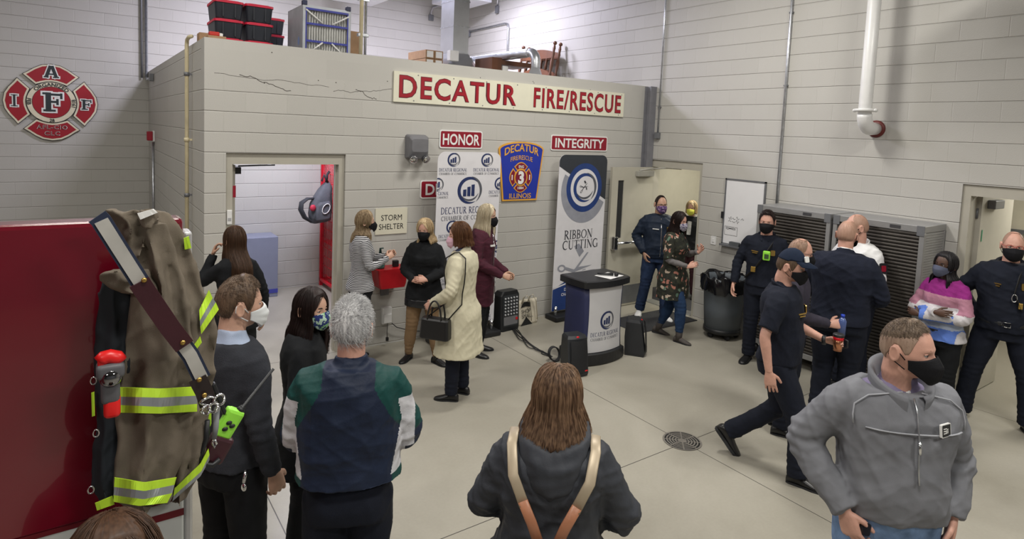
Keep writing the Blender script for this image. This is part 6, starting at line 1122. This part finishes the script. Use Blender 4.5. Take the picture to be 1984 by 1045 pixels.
# 9 man in the doorway
p = Person('man in navy bomber jacket, glasses and purple mask, hand in pocket by door', (-.48, -.74), 14, 1.76, 'tan', 0, 1.12, .03, seed=9, head=(-8, 4, 0))
pocket(p, 1, .31, .20); pocket(p, -1, .31, .20); p.leg(1, None, (.14, .0, .49), (.19, -.07, .085), 20); p.leg(-1, None, (-.12, .08, .49), (-.13, .10, .085), -15)
p.body().eyes((.04, .03, .02), H_dark).hair(H_dark, 'short', .010, n=700, off=.005, line=[(0, .104), (30, .104), (48, .085), (58, .05), (70, -.02), (80, -.02), (88, .022), (104, .026), (118, -.03), (140, -.068), (180, -.078)]); p.mask(voronoi_print('purple print', [(0, (.06, .03, .11)), (.5, (.25, .12, .30)), (.7, (.03, .02, .06)), (.85, (.45, .30, .45))], 60)); p.glasses()
p.wear('bomber_jacket', fabric('dark navy nylon', (.012, .020, .038), .6, .08), .86, 1.482, .030, 1.0, sl_r=1.1, wr=.012, collar=(.02, .066)); p.strap('zip', M_chrome, [p.hug(1.44, 0, .03), p.hug(1.3, 0, .035), p.hug(1.1, 0, .035), p.hug(.9, 0, .035)], .012); p.pants(K_jean, cuff=.070); p.shoes(K_white, 'shoe', M_signw)
p.patch('chest_lettering', M_signw, p.hug(1.29, 28, .034), (.45, .9, .1), .09, .012); p.patch('chest_emblem', M_gold, p.hug(1.30, -30, .034), (-.45, .9, .1), .045, .05)
# 10 yellow mask
p = Person('blond woman in yellow mask and black blazer beyond the open door', (.80, -.30), -14, 1.59, 'pink', 1, .98, seed=10, head=(0, 4, 0))
p.body().eyes((.08, .06, .04), H_blond).hair(H_blond, 'bob', n=700, az0=52, drop=.075, flare=.3, off=.018, thick=.015); p.mask(fabric('yellow mask cloth', (.62, .62, .10)))
p.wear('blouse', fabric('pale print blouse', (.45, .45, .44), .8, .2), .85, th=.012, sleeve=.4); p.wear('blazer', K_black, .80, 1.482, .024, .97, fn=None); p.patch('blouse_front', fabric('pale print blouse', (.45, .45, .44), .8, .2), p.hug(1.28, 0, .026), (0, 1, .1), .07, .24); p.pants(fabric('wine trousers', (.06, .025, .03)), cuff=.05); p.shoes(K_shoe)
# 11 floral dress
p = Person('dark-haired woman in dark floral tunic and grey boots walking past doorway', (-1.04, -1.52), 70, 1.65, 'pink', 1, 1.10, bust=.03, seed=11, head=(14, 8, 0), hipw=1.05)
p.arm(1, (.245, .0, 1.12), (.15, .25, 1.06), .6, (-.2, .8, .4), (.9, .1, .4)); p.arm(-1, (-.22, .10, 1.15), (-.08, .30, 1.24), .7, (.1, .5, .8), (-.9, .3, .2)); p.leg(1, None, (.10, .16, .50), (.09, .16, .085), 8); p.leg(-1, None, (-.09, -.04, .49), (-.09, -.20, .095), -8, 10)
p.body().eyes((.06, .04, .03), H_dark).hair(H_dark, 'long', n=900, az0=50, drop=.30, flare=.14, tuck=.3, off=.013, thick=.025); p.mask(voronoi_print('floral mask', [(0, (.30, .28, .36)), (.4, (.10, .09, .16)), (.7, (.5, .48, .52))], 70))
p.wear('undershirt', fabric('grey sleeves', (.16, .15, .15)), .95, 1.44, .008, .97, cuff=1.0); p.wear('floral_tunic', voronoi_print('dark floral', [(0, (.012, .014, .009)), (.40, (.024, .026, .014)), (.66, (.36, .15, .11)), (.73, (.014, .016, .010)), (.82, (.45, .36, .28)), (.88, (.09, .15, .11)), (.92, (.02, .02, .014))], 30), .58, 1.482, .030, .48, flare=.10, sl_r=1.25, wr=.010)
p.pants(fabric('blue denim', (.020, .045, .105), .9, .15), cuff=.045, fit=.98, hemz=.11); p.shoes(fabric('taupe suede', (.085, .075, .07)), 'boot')
# 12 firefighter with green meter
RADIO = mat('lime plastic', (.30, .75, .06), .45)
def badges(p, sd_badge=-1, txt=True):
    if txt: p.patch('name_lettering', M_gold, p.hug(1.30, 32, .028), (.5, .9, .1), .085, .010); p.patch('rank_lettering', M_gold, p.hug(1.282, 32, .028), (.5, .9, .1), .065, .009)
    p.patch('chest_badge', M_gold, p.hug(1.30, -32, .028), (-.5, .9, .1), .05, .06)
p = Person('dark-haired firefighter in navy with lime green meter on chest strap', (-.80, -2.62), -6, 1.80, 'pink', 0, 1.08, .01, seed=12, head=(0, 3, 0)); p.arm(1, (.285, -.02, 1.14), (.30, .06, .885), .5)
p.body().eyes((.05, .04, .03), H_dark).hair(H_dark, 'short', .020, n=1200, off=.010, top=.010); p.mask(K_cmask); p.wear('uniform_shirt', K_navy, .90, 1.482, .020, .99, wr=.008); p.lapel(K_navy, 1.462, .05, .072, .09, 18, .03); p.pants(K_navy, cuff=.072); p.shoes(K_shoe); badges(p)
p.strap('radio_strap', K_strapk, [p.sp((-.12, 0, 1.47)), p.hug(1.38, -28, .032), p.hug(1.24, -4, .036), p.hug(1.12, 26, .036), p.hug(.98, 60, .036)], .04)
g = MB(); g.box(p.hug(1.27, -8, .055), (.075, .035, .105), 0, .012); p.mbpart('gas_meter', RADIO, g); g = MB(); g.box(p.hug(1.265, -8, .075), (.045, .004, .05)); p.mbpart('meter_screen', mat('meter screen', (.05, .09, .04), .3), g); g = MB(); g.box(p.hug(1.10, 30, .05), (.05, .02, .06), 0, .005); p.mbpart('strap_buckle', M_gold, g)
# 13 bald man behind the cap
H_stub = hair_mat('stubble', (.36, .21, .15), (.42, .26, .19))
BALD = [(0, .112), (40, .112), (56, .060), (66, .020), (80, .0), (88, .026), (104, .028), (118, -.03), (140, -.068), (180, -.078)]
p = Person('balding man in dark shirt half hidden behind the man with cap', (-2.12, -3.73), 100, 1.75, 'pink', 0, 1.05, seed=13, head=(10, 8, 0)); p.arm(1, (.26, .0, 1.13), (.16, .28, 1.06), .9, (-.2, .9, .1), (.9, .1, .4))
p.body().eyes((.1, .1, .1), H_short).hair(hair_mat('thin brown hair', (.20, .12, .08), (.30, .19, .13)), 'short', .004, n=500, off=.0012, line=BALD, bald=.113); p.mask(K_cmask); p.wear('polo_shirt', fabric('purple grey shirt', (.040, .036, .052)), .9, 1.482, .022, .98, collar=(.012, .066)); p.pants(K_navy, cuff=.07); p.shoes(K_shoe); p.glasses()
w13 = p.W(p.arms[1]['w']+p.arms[1]['hd']*.08+V3((0, .02, -.02))); wbt = thing('water_bottle', 'small clear blue-capped bottle held by balding man behind cap', 'bottle', tuple(w13-V3((0, 0, .06)))); MB().lathe([(.001, -.08), (.03, -.078), (.032, .05), (.014, .08)], w13, n=16).build('bottle', mat('bottle plastic', (.08, .12, .3), .15), wbt); MB().lathe([(.016, .08), (.016, .105), (.001, .106)], w13, n=12).build('bottle_cap', mat('blue cap', (.01, .05, .5), .4), wbt)
# 14 cap and mug, walking
p = Person('man in navy cap and polo walking right with a copper mug', (-2.83, -4.06), 84, 1.765, 'pink', 0, 1.10, .03, seed=14, head=(4, 10, 0))
p.leg(1, None, (.10, .17, .50), (.10, .20, .085), 4); p.leg(-1, None, (-.09, .02, .485), (-.09, -.33, .19), -4, 48); p.arm(1, (.285, -.08, 1.14), (.285, -.03, .875), .35, None, (1, .1, .1), .3, .10); p.arm(-1, (-.25, .07, 1.12), (-.17, .30, 1.06), .85, (.12, .97, .05), (-.85, -.1, .45))
p.body(.010).eyes((.1, .12, .12), H_short).hair(H_short, 'short', .007, n=1500, off=.003); p.mask(K_cmask); p.cap(fabric('navy cap', (.012, .020, .042))); p.patch('cap_badge', [M_signw, M_maroon], p.hw2(V3((.030, .099, .086))), V3(p.hR@V3((.35, .85, .35))), .05, .045)
p.wear('polo_shirt', K_navy, .90, 1.482, .024, .42, collar=(.010, .066), vox=.009, sl_r=1.22, wr=.009); p.lapel(K_navy, 1.462, .05, .072, .088, 20, .03); p.pants(K_navy, cuff=.075, vox=.010); p.shoes(K_shoe); badges(p)
b = MB(); w_ = p.arms[-1]; c_ = w_['w']-w_['hd']*.012; b.tube([c_-w_['hd']*.012, c_+w_['hd']*.012], .036, 16); p.mbpart('wristwatch', M_black, b)
mg = w_['w']+w_['hd']*.085+V3((.040, 0, .012)); mW = p.W(mg); mt = thing('travel_mug', 'copper travel mug with red band and black lid in walking man hand', 'mug', tuple(mW-V3((0, 0, .06))))
MB().lathe([(.001, -.065), (.030, -.064), (.036, .045)], mW, n=24).build('cup', mat('copper', (.60, .26, .14), .25, .9), mt); MB().lathe([(.0375, .022), (.039, .024), (.039, .046), (.037, .047)], mW, n=24).build('red_band', mat('mug red', (.6, .01, .02), .25), mt); MB().lathe([(.040, .046), (.041, .06), (.036, .068), (.001, .066)], mW, n=24).build('lid', M_black, mt); hd_ = p.R@V3((.25, .95, 0)); MB().tube([mW+hd_*.036+V3((0, 0, .035)), mW+hd_*.066+V3((0, 0, .030)), mW+hd_*.068+V3((0, 0, -.02)), mW+hd_*.036+V3((0, 0, -.035))], .007, 8).build('handle', M_black, mt)
# 15 large bald man from behind
p = Person('large bald man from behind in navy sweatshirt before the cabinets', (-1.46, -3.83), 168, 1.885, 'pink', 0, 1.30, .06, seed=15, head=(4, 0, 0)); p.arm(1, (.305, .02, 1.13), (.16, .26, 1.02)); p.arm(-1, (-.305, .02, 1.13), (-.16, .26, 1.02))
p.body(.010).hair(H_stub, 'short', .003, n=300, off=.0015, line=BALD, bald=.113, r=.0006); p.mask(K_cmask); p.wear('undershirt', K_white, 1.2, 1.47, -.006, 0, collar=(.030, .064)); p.wear('sweatshirt', K_navy2, .88, 1.482, .028, 1.0, collar=(.014, .070), vox=.009, sl_r=1.08, wr=.010); p.pants(K_navy, cuff=.078); p.shoes(K_shoe)
# 16 white shirt chief
p = Person('bald man in white uniform shirt with gold badge, facing big bald man', (-.70, -3.585), -38, 1.88, 'pink', 0, 1.12, .03, seed=16, head=(36, 2, 0)); clasp(p, 1.0, .26, .28)
p.body().eyes((.1, .1, .12), H_short).hair(H_stub, 'short', .003, n=300, off=.0015, line=BALD, bald=.113, r=.0006); p.mask(K_cmask, loops=K_cmask); p.wear('uniform_shirt', K_white, .90, 1.482, .022, 1.0, wr=.008); p.lapel(K_white, 1.462, .055, .072, .092, 18, .035); p.pants(K_navy, cuff=.074); p.shoes(K_shoe); p.patch('chest_badge', M_gold, p.hug(1.31, -30, .03), (-.5, .9, .1), .055, .065)
a_ = p.arms[-1]; q_ = a_['sh']*.62+a_['e']*.38; p.patch('sleeve_patch', M_black, q_+V3((-.078, .02, 0)), (-1, .25, .1), .08, .10); p.patch('sleeve_patch_cross', M_maroon, q_+V3((-.082, .021, 0)), (-1, .25, .1), .045, .055)
# 17 colour-block sweater
def blocks(c):
    z = c[:, 2]; x = np.abs(c[:, 0]); o = np.zeros(len(c), int); o[z < 1.33] = 1; o[z < 1.22] = 2; o[z < 1.155] = 3; o[z < 1.05] = 4; o[z < .99] = 3
    far = x > .19; o[far & (z < 1.30)] = 1; o[far & (z < 1.17)] = 2; o[(~far) & (c[:, 1] > .16) & (z < 1.20) & (z > 1.08)] = np.where(c[(~far) & (c[:, 1] > .16) & (z < 1.20) & (z > 1.08), 0] > 0.02, 3, 2); return o
p = Person('woman with black braids and glasses in pink and blue block sweater, arms crossed', (-.60, -4.36), -30, 1.62, 'dark', 1, 1.06, bust=.02, seed=17, head=(6, 2, -4)); p.arm(1, (.26, .05, 1.12), (-.07, .23, 1.17), .4, (-1, .0, .1), (0, 1, .2)); p.arm(-1, (-.26, .05, 1.12), (.08, .255, 1.11), .4, (1, .0, .1), (0, 1, .2))
p.body().eyes((.03, .015, .01), H_blk).hair(H_blk, 'long', n=260, az0=56, drop=.26, flare=.12, off=.014, thick=.02, r=.0048, fringe=False); p.mask(fabric('slate mask', (.085, .095, .14))); p.glasses(mat('tortoise', (.05, .02, .012), .3))
p.wear('sweater', [fabric('magenta knit', (.26, .024, .19), .9, .06, .002, 120), fabric('mauve knit', (.42, .20, .27), .9, .06, .002, 120), fabric('white knit', (.60, .58, .60), .9, .06, .002, 120), fabric('blue knit', (.12, .22, .62), .9, .06, .002, 120), fabric('pale blue knit', (.42, .48, .58), .9, .06, .002, 120)], .86, 1.482, .026, 1.0, sl_r=1.22, wr=.009, fn=blocks, vox=.009, flare=.06); p.pants(K_black, cuff=.05); p.shoes(K_shoe)
b = MB(); b.tube([p.hug(.955, -20, .026), p.hug(.955, 0, .03), p.hug(.955, 20, .026)], .018, 8, flat=.3); p.mbpart('belt', M_black, b)
# 18 firefighter at the right edge
p = Person('firefighter in open navy jacket standing wide-legged in the right doorway', (-.22, -4.73), 4, 1.855, 'pink', 0, 1.15, .03, seed=18, head=(-4, 4, 0)); p.leg(1, None, (.19, .02, .50), (.235, -.03, .085), 16); p.leg(-1, None, (-.19, .02, .50), (-.235, -.03, .085), -16); p.arm(1, (.34, -.10, 1.15), (.20, -.10, .96), .4, (-.6, -.4, -.5), (.3, -.9, .1)); p.arm(-1, (-.34, -.10, 1.15), (-.20, -.10, .96), .4, (.6, -.4, -.5), (-.3, -.9, .1))
p.body().eyes((.08, .08, .08), H_short).hair(H_stub, 'short', .004, n=400, off=.0012, line=BALD, bald=.113); p.mask(K_cmask); p.glasses(mat('red frames', (.35, .02, .02), .3)); p.wear('t_shirt', K_navy, .92, 1.47, .016, .4); p.wear('jacket', K_navy, .88, 1.482, .030, 1.0, vox=.010, wr=.010); p.lapel(K_navy, 1.455, .06, .078, .10, 30, .03); p.pants(K_navy, cuff=.08); p.shoes(K_shoe); badges(p)
p.strap('radio_strap', K_strapk, [p.sp((-.11, 0, 1.47)), p.hug(1.38, -22, .040), p.hug(1.24, -12, .042), p.hug(1.10, -30, .042)], .045); b = MB(); c_ = p.hug(1.20, -6, .055); b.tube([c_+V3((.018*math.cos(a), .0, .032*math.sin(a))) for a in np.linspace(0, 2*PI, 17)[:-1]], .004, 6, closed=True); p.mbpart('carabiner', M_chrome, b); b = MB(); b.box(p.hug(1.14, -22, .055), (.03, .015, .05), 0, .004); p.mbpart('strap_buckle', M_gold, b)
b = MB(); b.tube([p.hug(.96, a, .022) for a in range(-60, 61, 10)], .022, 8, flat=.3); o = p.mbpart('belt', M_black, b); b = MB(); q_ = p.hug(.96, -2, .040); b.tube([q_+V3((x, 0, z)) for x, z in rect(-.03, -.02, .03, .02)], .004, 6, closed=True); p.mbpart('buckle', M_chrome, b, o)
# 19 grey fleece
p = Person('man in grey quarter-zip fleece and blue jeans, black mask, front right', (-4.29, -5.47), 30, 1.83, 'pink', 0, 1.21, .05, seed=19, head=(-42, 0, 0)); p.arm(1, (.355, -.09, 1.16), (.225, .10, .945), .7, (-.30, .25, -1), (.75, .6, .1), .3); p.arm(-1, (-.30, -.06, 1.13), (-.235, .05, .92), .5, (.2, .15, -1), (-1, .2, .1))
p.body(.009).eyes((.14, .16, .18), H_short, False).hair(hair_mat('faded side hair', (.27, .18, .13), (.34, .24, .18)), 'short', .003, n=2500, off=.0008, r=.0006, line=[(0, .088), (30, .088), (46, .070), (60, .035), (70, -.005), (80, -.01), (88, .022), (104, .026), (118, -.02), (140, -.055), (180, -.062)]).hair(hair_mat('brown crew cut', (.095, .066, .046), (.20, .145, .10)), 'short', .010, n=4000, off=.004, top=.007, r=.0008, line=[(0, .086), (28, .086), (42, .074), (56, .062), (90, .052), (130, .035), (180, .020)]); p.mask(K_cmask)
p.wear('t_shirt', K_white, 1.2, 1.475, -.010, 0, collar=(.012, .062)); p.wear('dress_shirt', fabric('lilac check shirt', (.22, .19, .30), .8, .1), 1.2, 1.475, -.004, 0, collar=(.034, .068), vox=.008); K_fl = fabric('grey fleece', (.205, .21, .23), .95, .05, .0015, 700); p.wear('fleece', K_fl, .925, 1.462, .030, 1.0, vox=.0085, sl_r=1.14, wr=.011, cuff=.95, loose=-.006); p.lapel(K_fl, 1.462, .095, .080, .112, 16, .020)
K_seam = fabric('pale seam', (.36, .37, .40)); s1 = [p.hug(1.322+.0*a, a, .0335) for a in range(-62, 63, 8)]; p.strap('chest_seam', K_seam, s1, .006, .004)
p.strap('zip', M_galv, [p.hug(1.45, 0, .034), p.hug(1.40, 0, .034), p.hug(1.30, 0, .035), p.hug(1.20, 0, .035), p.hug(1.13, 0, .036)], .008, .005); b = MB(); b.tube([p.hug(1.30, 0, .042), p.hug(1.25, 0, .043)], .006, 8); p.mbpart('zip_pull', M_chrome, b)
for sd in (-1, 1): p.strap('shoulder_seam', K_seam, [p.hug(1.468, sd*25, .032), p.hug(1.452, sd*52, .033), p.hug(1.44, sd*66, .034), p.hug(1.40, sd*70, .036), p.hug(1.36, sd*70, .037), p.hug(1.322, sd*66, .036)], .006, .004)
def lblogo(mb, F):
    mb.prism(rrect(-.030, -.026, .030, .026, .004, 3), F, -.006, .003, 0).flat(rrect(-.027, -.023, .027, .023, .003, 3), F, .0035, 1)
    for r in (.018, .011, .0045): mb.flat(circ(.012, -.011, r, n=10, a0=90, a1=180)+circ(.012, -.011, r-.004, n=10, a0=90, a1=180)[::-1], F, .0040, 2)
    for k in range(3): mb.prism(rect(-.019, .006-.009*k, .003, .010-.009*k), F, .0036, .004, 2)
p.patch('chest_logo', [M_signw, M_black, M_signw], p.hug(1.345, -34, .038), (-.5, .9, .12), 0, 0, lblogo)
p.pants(fabric('washed denim', (.16, .25, .42), .9, .22), .96, cuff=.075, vox=.010); p.shoes(K_shoe); p.patch('phone', mat('phone glass', (.02, .02, .024), .1), p.hug(.90, 52, .03), (.7, .7, .2), .07, .05)
# 20 back with leather backpack straps
p = Person('brown-haired woman from behind in black hooded rain jacket with tan straps', (-5.74, -4.84), 178, 1.655, 'fair', 1, 1.24, seed=20, hipw=1.1, head=(6, 2, 0)); p.arm(1, (.30, .05, 1.12), (.16, .26, 1.05)); p.arm(-1, (-.30, .05, 1.12), (-.16, .26, 1.05))
p.body(.010).hair(H_bl, 'bob', n=2600, az0=55, drop=.125, flare=.46, off=.024, thick=.018, r=.0012, tuck=.25); K_rain = fabric('black shell fabric', (.046, .050, .060), .55, .08, .0008, 90); p.wear('rain_jacket', K_rain, .80, 1.47, .038, 1.0, vox=.009, sl_r=1.34, wr=.013, flare=.10); p.pants(K_black, cuff=.07); p.shoes(K_shoe)
b = MB()
RG = []
for t, (z, y, a, h_, bk) in enumerate(((1.535, -.02, .128, .115, 0), (1.52, -.04, .146, .125, 0), (1.48, -.07, .148, .115, .010), (1.44, -.10, .134, .095, .02), (1.39, -.125, .112, .070, .02), (1.33, -.145, .075, .046, .02), (1.29, -.145, .022, .018, 0))): RG.append([p.sp((a*math.cos(u)*(1+.05*math.cos(3*u+z*20)), y+h_*math.sin(u), z+(.035 if t < 3 else .012)*math.sin(u)+.006*math.sin(5*u))) for u in np.linspace(0, 2*PI, 33)[:-1]])
b.rings(RG); v_, f_, n_ = remesh(b, .009, 3); p.part('hood', K_rain, v_+n_*(.006*waves(v_, 5, .04, .1))[:, None], f_)
bpk = thing('leather_backpack', 'tan leather backpack with metallic straps worn on black rain jacket', 'backpack', tuple(p.pos+V3((0, 0, .95)))); M_tan = mat('tan leather', (.40, .17, .09), .42, var=.06, bump=.0006); M_mg = mat('metallic gold strap', (.46, .38, .27), .42, .25)
def hang(name, m, pts, wd, th, par): mb = MB(); mb.tube(pts, wd/2, 12, flat=th/wd*2, up=(1, 0, 0)); mb.v = [tuple(p.W(q)) for q in mb.v]; return mb.build(name, m, par)
for sd in (-1, 1):
    A = [p.sp((sd*.150, .06, 1.44)), p.sp((sd*.166, -.02, 1.500)), p.sp((sd*.168, -.100, 1.474)), p.sp((sd*.150, -.175, 1.385)), p.sp((sd*.098, -.208, 1.285))]; hang('strap', M_mg, A, .042, .004, bpk); hang('strap_end', M_tan, [p.sp((sd*.105, -.204, 1.30)), p.sp((sd*.065, -.214, 1.22)), p.sp((sd*.030, -.215, 1.13))], .042, .008, bpk)
mb = MB(); c_ = p.sp((0, -.225, 1.10)); mb.tube([c_+V3((.045*math.cos(a), -.012, .045*math.sin(a))) for a in np.linspace(0, 2*PI, 25)[:-1]], .009, 10, closed=True); mb.v = [tuple(p.W(q)) for q in mb.v]; mb.build('ring', M_tan, bpk)
mb = MB(); mb.rings([[p.W(p.sp((x, -.255+y*.9, z))) for x, y in rrect(-a, -d, a, d, .04, 5)] for z, a, d in ((.76, .11, .045), (.78, .125, .055), (.95, .125, .055), (1.05, .10, .045), (1.075, .07, .03))], 0, True, True); mb.build('pack_body', mat('checked pack', (.30, .31, .30), .5, var=.25, scale=30), bpk); mb = MB(); mb.box(p.W(p.sp((0, -.29, 1.04))), (.05, .03, .06), 0, .01); mb.build('clasp', M_chrome, bpk)
# 21 head at the bottom left
p = Person('brown-haired woman at bottom left edge in front of fire truck coat', (-7.20, -5.16), -12, 1.745, 'pink', 1, 1.0, seed=21, head=(-22, -16, 0)); p.body(.010).eyes((.06, .04, .03), H_brown, True).hair(H_brown, 'long', n=1500, az0=42, drop=.30, flare=.10, off=.011, thick=.02, r=.0009, line=[(0, .074), (20, .070), (40, .050), (60, .015), (90, .0), (180, -.07)]); p.wear('sweater', fabric('grey cotton', (.09, .09, .10)), .85, th=.020); p.pants(K_jean); p.shoes(K_shoe)
